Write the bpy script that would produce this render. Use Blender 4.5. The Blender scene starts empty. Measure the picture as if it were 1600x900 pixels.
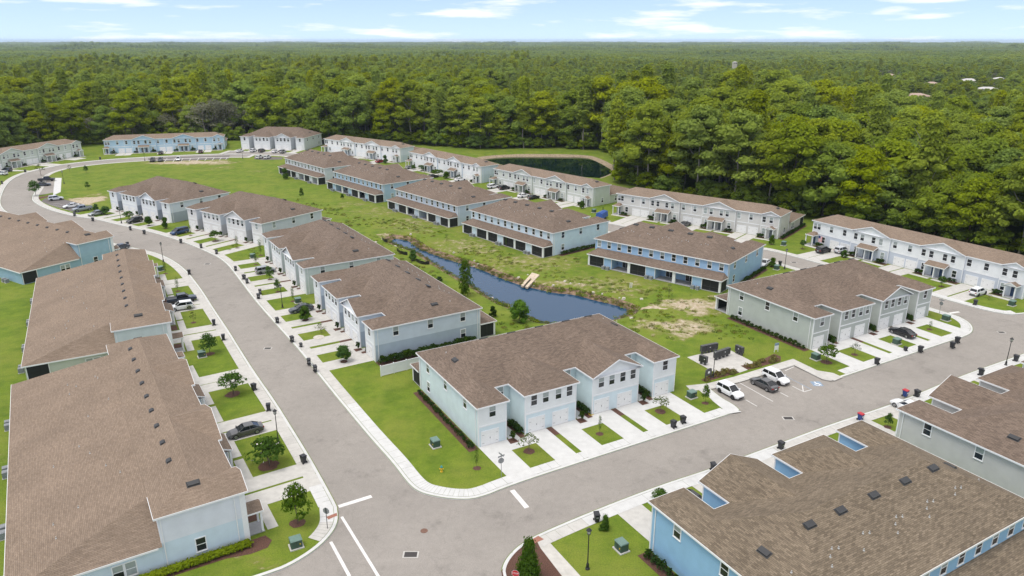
import bpy, bmesh, math, random
from mathutils import Vector, Matrix, noise as mnoise
from mathutils.geometry import delaunay_2d_cdt
import numpy as np
random.seed(7)
PI = math.pi
scene = bpy.context.scene
C = scene.collection

# ------------------------------------------------------------------ camera
CAM_H = 52.0
cam_data = bpy.data.cameras.new('drone_camera')
cam = bpy.data.objects.new('drone_camera', cam_data)
C.objects.link(cam)
cam.location = (0, 0, CAM_H)
cam.rotation_euler = (math.radians(90 - 18.75), 0, 0)
cam_data.sensor_width = 36.0
cam_data.lens = 25.65
cam_data.clip_start = 0.5
cam_data.clip_end = 60000
scene.camera = cam

# ------------------------------------------------------------------ sky and sun
SUN_EL, SUN_AZ = 70.0, 236.0          # azimuth: compass bearing of the sun, +Y is north
world = bpy.data.worlds.new('World')
scene.world = world
world.use_nodes = True
wn, wl = world.node_tree.nodes, world.node_tree.links
wn.clear()
w_out = wn.new('ShaderNodeOutputWorld')
w_bg = wn.new('ShaderNodeBackground')
w_sky = wn.new('ShaderNodeTexSky')
w_sky.sky_type = 'NISHITA'
w_sky.sun_disc = False
w_sky.sun_elevation = math.radians(SUN_EL)
w_sky.sun_rotation = math.radians(SUN_AZ)
w_sky.altitude = 50
w_sky.air_density = 1.0
w_sky.dust_density = 0.2
w_sky.ozone_density = 2.0
w_bg.inputs[1].default_value = 0.145
# the low sky is a clear, fairly deep blue: look the sky up a little above each direction
w_geo = wn.new('ShaderNodeTexCoord')
w_add = wn.new('ShaderNodeVectorMath'); w_add.operation = 'ADD'; w_add.inputs[1].default_value = (0, 0, 0.10)
w_nrm = wn.new('ShaderNodeVectorMath'); w_nrm.operation = 'NORMALIZE'
wl.new(w_geo.outputs['Generated'], w_add.inputs[0]); wl.new(w_add.outputs[0], w_nrm.inputs[0]); wl.new(w_nrm.outputs[0], w_sky.inputs[0])
# thin streaky fair-weather clouds, the same all round the horizon
w_tc = wn.new('ShaderNodeTexCoord')
w_map = wn.new('ShaderNodeMapping')
w_map.inputs['Scale'].default_value = (4.2, 4.2, 33.0)
w_n = wn.new('ShaderNodeTexNoise')
w_n.inputs['Scale'].default_value = 1.7
w_n.inputs['Detail'].default_value = 7
w_n.inputs['Roughness'].default_value = 0.55
w_r = wn.new('ShaderNodeValToRGB')
w_r.color_ramp.elements[0].position = 0.53
w_r.color_ramp.elements[1].position = 0.70
w_mix = wn.new('ShaderNodeMixRGB')
w_mix.inputs[2].default_value = (6.1, 5.95, 5.75, 1)
wl.new(w_tc.outputs['Generated'], w_map.inputs[0])
wl.new(w_map.outputs[0], w_n.inputs['Vector'])
wl.new(w_n.outputs['Fac'], w_r.inputs[0])
# higher up a thin white veil covers the blue, which softens the whole scene's light
w_sep = wn.new('ShaderNodeSeparateXYZ'); wl.new(w_tc.outputs['Generated'], w_sep.inputs[0])
w_v = wn.new('ShaderNodeMapRange'); w_v.interpolation_type = 'SMOOTHSTEP'
w_v.inputs[1].default_value = 0.07; w_v.inputs[2].default_value = 0.42; w_v.inputs[4].default_value = 0.8
wl.new(w_sep.outputs['Z'], w_v.inputs[0])
w_max = wn.new('ShaderNodeMath'); w_max.operation = 'MAXIMUM'
wl.new(w_v.outputs[0], w_max.inputs[0]); wl.new(w_r.outputs[0], w_max.inputs[1])
wl.new(w_max.outputs[0], w_mix.inputs[0])
w_tint = wn.new('ShaderNodeMixRGB'); w_tint.blend_type = 'MULTIPLY'; w_tint.inputs[0].default_value = 1.0
w_tint.inputs[2].default_value = (0.92, 0.845, 0.92, 1)
wl.new(w_sky.outputs[0], w_tint.inputs[1])
wl.new(w_tint.outputs[0], w_mix.inputs[1])
wl.new(w_mix.outputs[0], w_bg.inputs[0])
wl.new(w_bg.outputs[0], w_out.inputs[0])

sun_data = bpy.data.lights.new('sun', 'SUN')
sun_data.energy = 1.55
sun_data.angle = math.radians(24)
sun_data.color = (1.0, 0.95, 0.88)
sun = bpy.data.objects.new('sun', sun_data)
C.objects.link(sun)
sun.location = (0, 0, 200)
a = math.radians(SUN_AZ)
sd = Vector((math.sin(a) * math.cos(math.radians(SUN_EL)), math.cos(a) * math.cos(math.radians(SUN_EL)), math.sin(math.radians(SUN_EL))))
sun.rotation_euler = (-sd).to_track_quat('-Z', 'Y').to_euler()

scene.view_settings.view_transform = 'Standard'
scene.view_settings.look = 'None'
scene.view_settings.gamma = 1.0
scene.view_settings.exposure = 0.55
scene.render.engine = 'CYCLES'
scene.cycles.max_bounces = 6
scene.cycles.diffuse_bounces = 3
scene.cycles.glossy_bounces = 3
scene.cycles.transmission_bounces = 3
scene.cycles.transparent_max_bounces = 8
scene.cycles.volume_bounces = 0

# ------------------------------------------------------------------ surveyed places, metres, camera at the origin
D={'buildings':{'P':['R',-4.64,85.78,29.3,1.0],
'G':['R',52.83,118.67,29.33,1.0],
'L4':['R',-41.49,143.16,-58.76,1.0],
'L3':['R',-62.96,177.77,-57.95,1.0],
'L2':['R',-94.87,208.03,-35.12,1.0],
'L1':['R',-130.75,233.22,-34.69,1.0],
'R5':['R',60.45,167.82,141.06,1.0],
'R4':['R',26.41,191.7,130.05,1.0],
'R3':['R',0.05,223.32,130.36,1.0],
'R2':['R',-27.7,257.49,131.1,1.0],
'R1':['R',-55.39,290.27,131.29,1.0],
'F3':['R',-137.6,373.24,-10.61,1.0],
'BR1':['R',44.66,82.84,-150.36,1.0],
'BR2':['R',81.05,103.18,-150.54,1.0],
'F8':['W',80.28,190.98,-58.58,1.019],
'F7':['W',32.72,227.19,-38.24,0.99],
'F6':['W',-7.32,274.39,-48.66,0.976],
'F5':['W',-44.89,317.71,-50.07,0.981],
'F4':['W',-92.55,362.21,-38.42,1.037],
'F2':['W',-196.99,354.97,16.99,1.046],
'F1':['W',-220.46,299.68,71.97,1.0],
'LW1':['W',-28.45,66.72,122.35,1.0],
'LW2':['W',-58.48,116.37,119.44,1.0],
'LW3':['W',-97.99,173.79,148.46,1.0]},'roads':{'left':[[-19.97,68.21],[-19.77,70.5],[-20.46,72.91],[-21.29,74.55],[-24.33,80.0],[-27.37,85.32],[-31.47,92.17],[-36.15,99.98],[-42.24,109.48],[-48.06,119.03],[-53.46,128.06],[-61.46,140.89],[-68.0,151.73],[-77.23,165.84],[-84.01,174.36],[-91.52,181.48],[-97.61,184.96],[-107,190.5],[-122,200.8],[-138,210.9],[-150,219],[-163,230],[-172.96,242.63],[-181.37,256.21],[-191.35,273.59],[-197.85,287.57],[-201.23,299.28],[-200.99,308.02],[-199.88,314.9],[-198.26,323.13],[-188.31,334.38],[-178.58,340.68],[-153.14,351.07],[-138.83,353.76],[-125,353],[-125,345],[-137.5,345.2],[-150.8,342.4],[-172,333],[-184,325],[-191.51,314.9],[-192.39,306.42],[-191.18,298.07],[-187,288],[-178,272],[-168.03,251.2],[-161.5,242.73],[-150.53,232.2],[-136.57,222.58],[-128.73,219.56],[-116.66,211.34],[-104.19,203.68],[-90.45,193.1],[-80.19,183.48],[-71.9,174.7],[-62.7,159.26],[-54.24,144.78],[-45.05,130.25],[-37.84,119.03],[-29.83,105.46],[-23.83,95.61],[-19.37,88.35],[-15.53,82.47],[-12.96,77.88],[-11.42,76.08]],

'back':[[-140,353.6],[-139.37,363.8],[-105.95,357.54],[-98.65,349.69],[-62.61,321.11],[-53.39,306.68],[-23.87,271.41],[-15.55,263.15],[14.83,228.62],[26.66,214.65],[62.79,186.18],[69.11,182.98],[89.44,149.7],[96.84,137.79],[102.1,135.99],[130,149.5],[138,143],[128,141.5],[96,128],[89.22,133.63],[88.81,136.56],[81.74,147.34],[62.98,178.07],[57.17,180.67],[21.83,208.53],[8.32,224.22],[-21.41,258.0],[-30.49,267.17],[-59.37,301.67],[-68.24,315.62],[-103.5,343.58],[-107.35,350.07],[-138.84,355.77],[-140,346]],

'lower':[[-11.42,76.08],[-9.51,75.2],[-6.89,74.55],[-4.09,74.64],[-0.02,77.54],[8.68,82.48],[17.4,87.37],[26.12,92.26],[32.23,95.69],[34.2,96.6],[50.7,106.12],[61.07,112.17],[71.48,118.14],[79.89,122.98],[84.39,125.45],[86.96,127.55],[88.79,130.81],[89.22,133.63],[104,132],[128,141.5],[138,143],[140,136],[125,131.6],[107,123.9],[96,120.9],[89.9,117.6],[72.8,108.2],[57.8,98.9],[46.3,93.1],[34.6,86.4],[25.1,81],[18.5,77.7],[10.3,72.9],[3.3,68.4],[1.4,66.9],[0,65.3],[-1,63.3],[-1.2,61.3],[1,56],[6,47],[-4,41],[-12,52],[-19,55],[-30,49],[-52,36],[-58,44],[-27,60.6],[-25.3,61.5],[-23.2,62.8],[-21,65.6],[-20,68.2],[-19.8,70.5],[-20.5,72.9]],

'lot':[[34.6,96.4],[33.9,96.9],[33.5,98.6],[32.2,100.8],[31.3,103.9],[36.5,106.4],[44.4,110.7],[48,112.7],[49.5,108.9],[50.5,107.2],[51.6,106.6],[52,105.5],[40,98]]},'lots':{'a':[[-160.6,245.22],[-162.3,250.01],[-154.69,248.39],[-144.43,241.1],[-138.07,234.2],[-138.25,227.66],[-147.48,234.2],[-155.22,240.09]],

'b':[[-190.4,291.28],[-182.37,289.41],[-165.32,260.13],[-167.47,255.54]],

'c':[[-169.63,341.26],[-134.84,350.45],[-131.07,338.55],[-164.14,330.85]],

'd':[[-122.3,348.62],[-107.43,343.61],[-106.29,337.79],[-113.94,335.89],[-119.3,338.74]]},'pond':[[-33.82,197.35],[-32.92,199.7],[-29.62,198.03],[-27.21,193.31],[-26.01,190.7],[-23.32,186.9],[-20.01,182.64],[-16.35,178.79],[-12.84,175.19],[-8.66,171.4],[-6.19,168.27],[-3.8,164.74],[-1.5,162.02],[1.55,158.54],[5.11,155.81],[9.51,152.74],[12.72,152.05],[14.99,150.61],[17.25,148.33],[21.09,145.71],[24.33,142.33],[23.88,140.79],[22.27,138.15],[17.28,136.01],[11.39,134.28],[6.61,134.97],[5.37,135.84],[3.88,137.79],[-0.05,144.33],[-1.63,145.71],[-4.68,150.61],[-8.3,157.35],[-12.96,165.49],[-15.96,170.34],[-19.45,176.3],[-22.61,182.05],[-25.58,187.21],[-28.13,189.73],[-31.25,193.31]],

'farpond':[[-13.06,347.53],[-6.17,353.52],[6.21,355.57],[21.67,354.54],[35.2,353.52],[38.47,343.64],[41.14,330.65],[43.38,314.45],[40.36,305.74],[33.85,295.29],[22,300],[4,318]],

'pad':[[30.33,115.85],[32.75,117.13],[38.53,119.17],[41.35,113.52],[38.55,112.36],[39.29,110.72],[37.53,109.61],[36.98,111.22],[33.5,109.78]],

'lotwalk':[[27.86,103.88],[31.5,104.66],[36.69,107.2],[48.04,113.78],[49.93,109.98],[50.95,107.8],[51.9,107.32]],

'stopbars':[[[-20.47,73.28],[-16.95,75.33],0.6],[[-19.68,71.33],[-13.55,61.15],0.32],[[-19.91,66.89],[-16.68,61.43],0.35],[[0.0,76.59],[1.77,73.04],0.62],[[87.17,137.36],[90.68,138.53],0.6]],

'lines':[[[30.98,102.57],[32.1,100.46],0.12],[[35.79,100.28],[36.87,98.18],0.12],[[36.52,106.29],[39.78,99.72],0.12],[[41.94,102.68],[42.69,101.3],0.12],[[44.63,104.94],[45.69,102.96],0.12],[[44.79,108.69],[47.24,103.74],0.12],[[45.69,102.96],[47.24,103.74],0.12],[[46.33,105.23],[45.65,103.07],0.12],[[45.48,110.66],[47.57,112.23],0.12],[[-155.45,240.13],[-152.35,241.99],0.14],[[-152.95,237.7],[-149.84,240.38],0.14],[[-150.49,235.31],[-147.8,238.66],0.14],[[-147.43,232.73],[-146.38,235.31],0.14],[[-145.03,231.23],[-144.38,232.73],0.14],[[-141.71,228.96],[-141.17,230.66],0.14],[[-156.82,329.83],[-160.33,340.54],0.2],[[-152.97,329.83],[-156.63,340.54],0.2],[[-149.94,331.14],[-153.22,341.24],0.2],[[-146.88,332.45],[-149.64,341.93],0.2],[[-143.53,333.11],[-146.2,342.63],0.2],[[-140.17,333.77],[-142.92,343.33],0.2],[[-137.19,334.77],[-139.61,344.03],0.2],[[-134.18,335.78],[-136.51,344.73],0.2],[[-131.82,337.13],[-133.83,345.44],0.2]],

'ada':[48.85,105.76],
'drains':[[-10.84,64.78,0.85],[-43.64,119.99,0.7],[-74.96,171.94,0.75],[40.23,94.53,0.8],[69.87,173.31,0.75],[92.27,127.55,0.7]],

'manholes':[[-9.86,68.77]],

'bins':[[-27.08,82.52,'w'],[-36.08,96.67,'w'],[-40.5,103.32,'w'],[-52.83,123.52,'w'],[-57.42,130.91,'w'],[-75.71,163.13,'w'],[-102.54,187.98,'w'],[-32.57,109.98,'e'],[-34.31,112.67,'e'],[-37.75,120.28,'e'],[-39.98,122.56,'e'],[-45.51,131.92,'e'],[-53.8,145.99,'e'],[-54.4,148.88,'e'],[-59.78,156.33,'e'],[-61.47,159.26,'e'],[-65.77,165.84,'e'],[-75.84,180.29,'e'],[-82.08,185.89,'e'],[-89.56,190.9,'e'],[-104.13,200.68,'e'],[-110.31,205.17,'e'],[-127.14,216.21,'e'],[-136.64,223.19,'e'],[22.85,91.62,'n'],[24.49,92.9,'n'],[61.78,113.0,'n'],[71.86,118.1,'n'],[69.55,118.66,'n'],[78.55,119.94,'n'],[80.77,122.27,'n'],[9.66,70.26,'s'],[25.65,80.58,'s'],[36.11,85.86,'s'],[50.32,93.7,'s'],[60.59,101.15,'s'],[62.35,101.04,'s'],[76.82,108.61,'s'],[86.19,114.2,'s'],[96.07,142.19,'f'],[65.32,170.16,'f'],[-189.59,337.21,'f'],[-202.36,302.81,'f'],[-194.83,276.83,'f']],

'lamps':[[7.84,62.39],[-31.92,87.62],[-47.15,140.7],[-86.37,173.31],[32.75,107.92],[83.45,112.59],[65.46,167.43],[-171.53,277.49],[-117.13,213.51],[-167.25,333.44],[-124.98,340.09]],

'boxes':[[-23.4,65.93],[-53.75,116.04],[-83.74,165.99],[-10.39,86.62],[11.77,65.4],[27.6,100.83],[52.23,114.99],[69.52,121.68],[85.06,133.46],[103.47,141.88],[72.76,188.75],[63.4,167.02],[-44.76,143.6],[-65.36,176.79],[26.13,228.12]],

'cars':[[-37.15,89.8,-154.5,'sedan','grey',3.2],[-67.4,139.62,-156.0,'suv','white',3.19],[-69.18,143.96,16.2,'pickup','navy',4.64],[-42.68,138.54,-132.4,'sedan','slate',3.82],[-58.16,164.34,44.1,'suv','silver',3.58],[-94.31,201.07,-116.2,'minivan','blue',4.02],[-113.59,214.53,-125.5,'suv','black',3.29],[-130.47,224.42,-97.8,'sedan','silver',2.77],[-138.3,230.61,-104.8,'pickup','silver',4.14],[-144.63,235.33,-100.8,'sedan','white',2.95],[-156.6,247.02,55.8,'suv','silverwhite',3.45],[-176.51,272.81,54.3,'sedan','slate',3.13],[-181.25,282.58,28.5,'pickup','black',4.26],[33.82,101.97,-63.2,'suv','white',3.35],[39.92,104.65,117.1,'sedan','grey',3.36],[42.58,106.85,-68.1,'suv','white',4.27],[72.59,125.88,107.3,'sedan','black',3.84],[80.58,181.86,34.1,'suv','black',3.52],[100.55,148.77,32.2,'suv','white',3.9],[-7.13,268.64,41.3,'suv','white',0],[-2.83,266.16,41.3,'suv','black',0],[4.03,252.1,41.3,'sedan','white',0],[7.53,249.34,41.3,'sedan','black',0],[-43.5,311.99,39.9,'sedan','silver',0],[-31.56,290.23,39.9,'sedan','black',0],[-20.26,283.7,39.9,'sedan','white',0],[-59.2,328.59,51.6,'sedan','red',0],[-133.99,361.78,79.4,'sedan','white',0],[-127.4,362.22,79.4,'suv','white',0],[-123.01,361.34,79.4,'suv','black',0],[-115.87,359.59,79.4,'sedan','white',0],[-111.78,358.29,79.4,'suv','silver',0],[-117.3,340.36,79.4,'suv','white',0],[-113.52,340.16,79.4,'suv','white',0],[-169.16,353.8,107.0,'suv','black',0],[-151.53,357.64,107.0,'suv','maroon',0],[-162.7,331.36,287.0,'suv','black',0],[-159.36,331.92,287.0,'suv','slate',0],[-152.28,334.18,287.0,'suv','white',0],[-207.73,296.6,162.0,'suv','white',0],[-211.37,304.99,162.0,'suv','navy',0],[-102.82,184.51,238.5,'sedan','slate',0],[61.49,170.27,231.1,'sedan','white',0],[51.19,210.23,51.8,'sedan','black',0]],

'trees':[[-24.38,69.97,4.7,3.06,'maple'],[-31.4,81.84,3.7,4.3,'blossom'],[-43.3,101.9,3.4,3.97,'spread'],[-52.9,117.27,3.6,2.8,'maple'],[-61.95,132.26,2.1,1.49,'thin'],[-65.49,139.01,1.2,1.69,'pale'],[-73.13,151.0,3.1,1.26,'column'],[-81.54,163.72,2.8,1.21,'column'],[-28.72,114.04,3.2,2.3,'dense'],[-40.53,133.63,2.8,2.26,'dense'],[-35.84,127.01,1.8,2.28,'pale'],[-46.05,144.46,3.1,1.21,'column'],[-51.14,150.57,2.7,1.4,'maple'],[-55.59,159.26,3.0,1.91,'maple'],[-62.71,171.08,3.1,1.25,'column'],[-64.15,179.11,4.1,1.47,'column'],[-72.63,186.08,3.2,1.35,'column'],[-81.1,193.1,2.8,3.15,'spread'],[-90.38,199.11,3.0,1.26,'column'],[-101.15,207.45,3.2,1.87,'dense'],[-107.65,210.71,3.1,2.09,'dense'],[-117.34,218.46,2.4,3.33,'spread'],[-134.61,231.82,1.9,1.66,'dense'],[-127.87,225.05,3.0,2.42,'dense'],[-168.07,254.41,5.1,3.84,'maple'],[-191.32,295.38,4.3,4.16,'thin'],[-183.8,302.81,2.9,1.86,'thin'],[-176.42,301.73,2.8,1.86,'maple'],[-155.98,265.84,2.7,1.65,'maple'],[-204.18,334.0,3.0,1.75,'column'],[-72.45,248.28,3.8,1.55,'maple'],[-89.7,287.57,4.1,2.79,'dense'],[-58.68,248.93,2.0,1.11,'dense'],[-10.01,147.46,7.8,3.7,'tall'],[-24.61,174.7,2.6,2.08,'dense'],[-16.58,158.18,1.2,1.46,'shrub'],[-3.75,135.38,2.2,1.53,'shrub'],[1.5,132.6,4.5,3.62,'bright'],[-17.92,193.84,1.7,1.41,'pale'],[-3.09,173.98,1.8,1.43,'pale'],[33.47,146.8,2.9,1.78,'pale'],[-1.53,187.66,2.3,0.85,'column'],[2.28,85.32,2.4,2.74,'spread2'],[12.21,89.85,2.8,0.8,'column'],[21.97,96.33,2.2,2.84,'spread2'],[29.25,98.95,2.9,1.16,'maple'],[-4.52,81.21,3.0,0.82,'column'],[53.6,113.78,3.0,3.17,'spread'],[59.84,116.99,2.1,2.01,'thin'],[79.33,128.71,1.7,0.97,'column'],[95.65,154.11,2.5,1.71,'maple'],[100.79,145.22,1.4,1.35,'red'],[83.97,177.19,1.9,1.62,'dense'],[76.48,185.21,2.5,1.52,'maple'],[69.89,189.79,2.5,1.55,'dense'],[63.14,169.26,2.2,1.71,'dense'],[28.46,223.63,2.9,1.0,'column'],[22.88,233.72,2.5,1.67,'dense'],[-38.01,306.42,2.3,3.77,'spread'],[-29.87,294.19,2.5,5.18,'spread'],[-26.09,289.13,2.6,2.8,'dense'],[-56.63,326.68,3.5,2.29,'dense'],[-41.87,309.63,2.2,1.9,'dense'],[1.69,60.59,4.9,2.21,'conifer'],[10.41,68.77,1.9,1.0,'cone'],[17.62,74.17,1.5,1.83,'blossom'],[53.32,91.71,2.1,1.09,'maple'],[-216.95,344.6,2.5,1.81,'column']],

'hydrant':[-8.96,80.44],
'sign_corner':[-1.34,79.29],
'stop_w':[-20.75,69.02],
'stop_g':[85.62,136.81],
'stop_s':[0.35,59.04],
'yardsign':[46.51,118.1],
'board':[[31.12,106.62],[32.26,107.44]],

'cbu':[[[32.99,117.21],[36.23,118.66],5],[[34.64,114.52],[37.82,116.67],4],[[31.87,113.52],[32.9,112.44],2],[[39.27,117.82],[40.14,116.39],3]],

'fence':[[-21.38,108.27],[-15.56,111.98]],

'silt':[[[-35.68,194.4],[-34.84,192.3],[-33.78,191.58]],
[[-30.03,183.37],[-28.84,180.83],[-27.63,179.54],[-26.69,179.18]],
[[-23.72,173.69],[-22.62,171.72],[-21.3,170.88],[-20.23,171.14]]],

'inlet':[[2.04,157.1],[4.7,163.35],[6.4,161.66],[3.51,155.52]],

'pvc':[[26.19,153.4],[26.57,153.4]],

'hose':[11.58,95.47],
'flag':[82.46,185.77],
'tarp':[[19.25,226.3],[23.94,224.51]],

'haxis':0,'parkstrip':[[-182.47,289.84],[-179.74,289.84],[-163.4,261.3],[-162.48,255.08]],

'island':[[-167.53,251.09],[-164.56,253.74],[-164.4,257.24],[-161.81,254.41],[-163.19,250.01],[-163.0,245.22]],

'soil':[[5,173,13,8,0.45],[-12,189,11,8,0.45],[-28,209,11,9,0.42],[22,157,13,7,0.45],[-42,230,11,9,0.38],[37.71,141.65,6.0,5.4,1.0],[27.72,141.27,3.4,1.5,1.6],[31.8,129.59,6.7,4.6,0.9],[-6.68,183.29,5.0,3.1,0.6],[-13.95,192.23,4.5,3.3,0.5],[10.06,155.41,7.9,2.7,0.65],[0.0,170.16,4.7,2.7,0.45],[-18.36,183.29,3.0,3.1,0.6],[-34.21,199.11,2.9,3.6,1.0],[-146.15,245.74,5.7,9.5,1.4],[-144.33,328.48,19.0,5.8,1.1],[22.41,151.0,5.6,2.6,0.5],[-31.16,216.79,6.8,6.7,0.5],[-51.68,241.61,6.5,4.1,0.45],[-107.15,304.84,5.9,3.1,0.4],[-125.56,314.57,8.3,3.3,0.4],[18.94,157.71,8.7,3.7,0.5],[-67.24,86.13,0.7,9.9,0.25],[-22.46,64.27,1.7,0.9,0.35],[-27.56,65.3,3.4,0.8,0.3]],

'farhouses':[[368.04,685.66],[574.99,954.58],[490.26,778.87],[168.97,708.85],[187.08,1102.88],[396.99,1359.67],[-1055.43,1594.82],[665.63,1985.73],[549.15,1102.88],[492.73,887.99],[642.08,999.45]],

'gardbed_front':[[-1.12,62.0],[0.0,64.99],[1.47,66.57],[3.01,66.57],[3.45,65.3],[5.99,59.94],[4.41,58.16],[-0.63,58.16]],

'frontwalk':[[2.61,67.21],[3.54,67.65],[4.26,66.35],[8.28,59.04],[6.61,58.16],[3.11,65.61]],

'corner_ramp':[[1.82,66.78],[2.91,67.71],[3.52,67.11],[2.37,66.35]],

'ramp_w':[[-21.38,71.09],[-20.37,71.87],[-20.18,71.33],[-21.04,70.61]]}
# ------------------------------------------------------------------ helpers
def tag(o, label=None, cat=None, group=None, kind=None):
    if label: o['label'] = label
    if cat: o['category'] = cat
    if group: o['group'] = group
    if kind: o['kind'] = kind
    return o

def empty(name, loc, rz=0.0, label=None, cat=None, group=None):
    o = bpy.data.objects.new(name, None)
    o.empty_display_size = 0.5
    C.objects.link(o)
    o.location = loc if len(loc) == 3 else (loc[0], loc[1], 0)
    o.rotation_euler = (0, 0, rz)
    return tag(o, label, cat, group)

class MB:
    """collects faces and links them as one mesh object"""
    def __init__(s): s.v, s.f, s.m = [], [], []
    def poly(s, pts, m=0):
        i = len(s.v); s.v += [tuple(p) for p in pts]; s.f.append(tuple(range(i, i + len(pts)))); s.m.append(m)
    def box(s, x0, y0, z0, x1, y1, z1, m=0):
        if x0 > x1: x0, x1 = x1, x0
        if y0 > y1: y0, y1 = y1, y0
        i = len(s.v)
        s.v += [(x0,y0,z0),(x1,y0,z0),(x1,y1,z0),(x0,y1,z0),(x0,y0,z1),(x1,y0,z1),(x1,y1,z1),(x0,y1,z1)]
        for f in ((0,3,2,1),(4,5,6,7),(0,1,5,4),(1,2,6,5),(2,3,7,6),(3,0,4,7)):
            s.f.append(tuple(i + k for k in f)); s.m.append(m)
    def hexa(s, bot, top, m=0):
        i = len(s.v); s.v += [tuple(p) for p in bot] + [tuple(p) for p in top]
        n = len(bot)
        s.f.append(tuple(i + k for k in range(n - 1, -1, -1))); s.m.append(m)
        s.f.append(tuple(i + n + k for k in range(n))); s.m.append(m)
        for k in range(n):
            j = (k + 1) % n
            s.f.append((i + k, i + j, i + n + j, i + n + k)); s.m.append(m)
    def tube(s, p0, p1, r0, r1=None, n=8, m=0, caps=True):
        r1 = r0 if r1 is None else r1
        p0, p1 = Vector(p0), Vector(p1)
        d = (p1 - p0).normalized()
        a = d.orthogonal().normalized(); b = d.cross(a)
        i = len(s.v)
        for p, r in ((p0, r0), (p1, r1)):
            for k in range(n):
                t = 2 * PI * k / n
                s.v.append(tuple(p + a * (r * math.cos(t)) + b * (r * math.sin(t))))
        for k in range(n):
            j = (k + 1) % n
            s.f.append((i + k, i + j, i + n + j, i + n + k)); s.m.append(m)
        if caps:
            s.f.append(tuple(i + k for k in range(n - 1, -1, -1))); s.m.append(m)
            s.f.append(tuple(i + n + k for k in range(n))); s.m.append(m)
    def lathe(s, prof, n=12, m=0, c=(0, 0, 0)):
        i = len(s.v)
        for r, z in prof:
            for k in range(n):
                t = 2 * PI * k / n
                s.v.append((c[0] + r * math.cos(t), c[1] + r * math.sin(t), c[2] + z))
        for q in range(len(prof) - 1):
            for k in range(n):
                j = (k + 1) % n
                s.f.append((i + q*n + k, i + q*n + j, i + (q+1)*n + j, i + (q+1)*n + k)); s.m.append(m)
        s.f.append(tuple(i + (len(prof)-1)*n + k for k in range(n))); s.m.append(m)
    def mesh(s, name, mats, smooth=False, uv=True):
        me = bpy.data.meshes.new(name)
        me.from_pydata(s.v, [], s.f)
        if not isinstance(mats, (list, tuple)): mats = [mats]
        for q in mats: me.materials.append(q)
        me.polygons.foreach_set('material_index', s.m)
        if smooth: me.polygons.foreach_set('use_smooth', [True] * len(s.f))
        if uv:
            lay = me.uv_layers.new(name='metres')
            for p in me.polygons:
                n = p.normal
                t = Vector((0, 0, 1)).cross(n)
                t = t.normalized() if t.length > 1e-3 else Vector((1, 0, 0))
                b = n.cross(t)
                for li in p.loop_indices:
                    co = me.vertices[me.loops[li].vertex_index].co
                    lay.data[li].uv = (co.dot(t), co.dot(b))
        me.update()
        return me
    def build(s, name, mats, parent=None, loc=None, rz=0, smooth=False):
        return link(name, s.mesh(name, mats, smooth), parent, loc, rz)

def link(name, me, parent=None, loc=None, rz=0):
    o = bpy.data.objects.new(name, me)
    C.objects.link(o)
    if parent: o.parent = parent
    if loc: o.location = loc
    if rz: o.rotation_euler = (0, 0, rz)
    return o

def copy_tree(o, parent=None):
    c = o.copy(); C.objects.link(c)
    if parent: c.parent = parent
    for ch in o.children: copy_tree(ch, c)
    return c

# ------------------------------------------------------------------ materials
def newmat(name):
    m = bpy.data.materials.new(name); m.use_nodes = True
    nt = m.node_tree
    return m, nt.nodes, nt.links, nt.nodes['Principled BSDF']

def mat(name, col, rough=0.6, var=0.12, scale=3.0, metallic=0.0, bump=0.0, bscale=40.0, spec=0.5, dirt=0.0, coat=0.0):
    m, N, L, B = newmat(name)
    B.inputs['Roughness'].default_value = rough
    B.inputs['Metallic'].default_value = metallic
    B.inputs['Specular IOR Level'].default_value = spec
    if coat: B.inputs['Coat Weight'].default_value = coat
    tc = N.new('ShaderNodeTexCoord')
    nz = N.new('ShaderNodeTexNoise'); nz.inputs['Scale'].default_value = scale; nz.inputs['Detail'].default_value = 5
    L.new(tc.outputs['Object'], nz.inputs['Vector'])
    mx = N.new('ShaderNodeMixRGB')
    mx.inputs[1].default_value = (*[c * (1 - var) for c in col], 1)
    mx.inputs[2].default_value = (*[min(1, c * (1 + var)) for c in col], 1)
    rm = N.new('ShaderNodeMapRange'); rm.inputs[1].default_value = 0.3; rm.inputs[2].default_value = 0.7
    L.new(nz.outputs['Fac'], rm.inputs[0]); L.new(rm.outputs[0], mx.inputs[0])
    last = mx.outputs[0]
    if dirt:
        n2 = N.new('ShaderNodeTexNoise'); n2.inputs['Scale'].default_value = 0.35; n2.inputs['Detail'].default_value = 8; n2.inputs['Roughness'].default_value = 0.7
        L.new(tc.outputs['Object'], n2.inputs['Vector'])
        r2 = N.new('ShaderNodeMapRange'); r2.inputs[1].default_value = 0.5; r2.inputs[2].default_value = 0.75; r2.inputs[4].default_value = dirt
        L.new(n2.outputs['Fac'], r2.inputs[0])
        m2 = N.new('ShaderNodeMixRGB'); m2.inputs[2].default_value = (*[c * 0.62 for c in col], 1)
        L.new(r2.outputs[0], m2.inputs[0]); L.new(last, m2.inputs[1]); last = m2.outputs[0]
    L.new(last, B.inputs['Base Color'])
    if bump:
        nb = N.new('ShaderNodeTexNoise'); nb.inputs['Scale'].default_value = bscale; nb.inputs['Detail'].default_value = 4
        L.new(tc.outputs['Object'], nb.inputs['Vector'])
        bp = N.new('ShaderNodeBump'); bp.inputs['Strength'].default_value = bump; bp.inputs['Distance'].default_value = 0.05
        L.new(nb.outputs['Fac'], bp.inputs['Height']); L.new(bp.outputs[0], B.inputs['Normal'])
    return m

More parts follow.
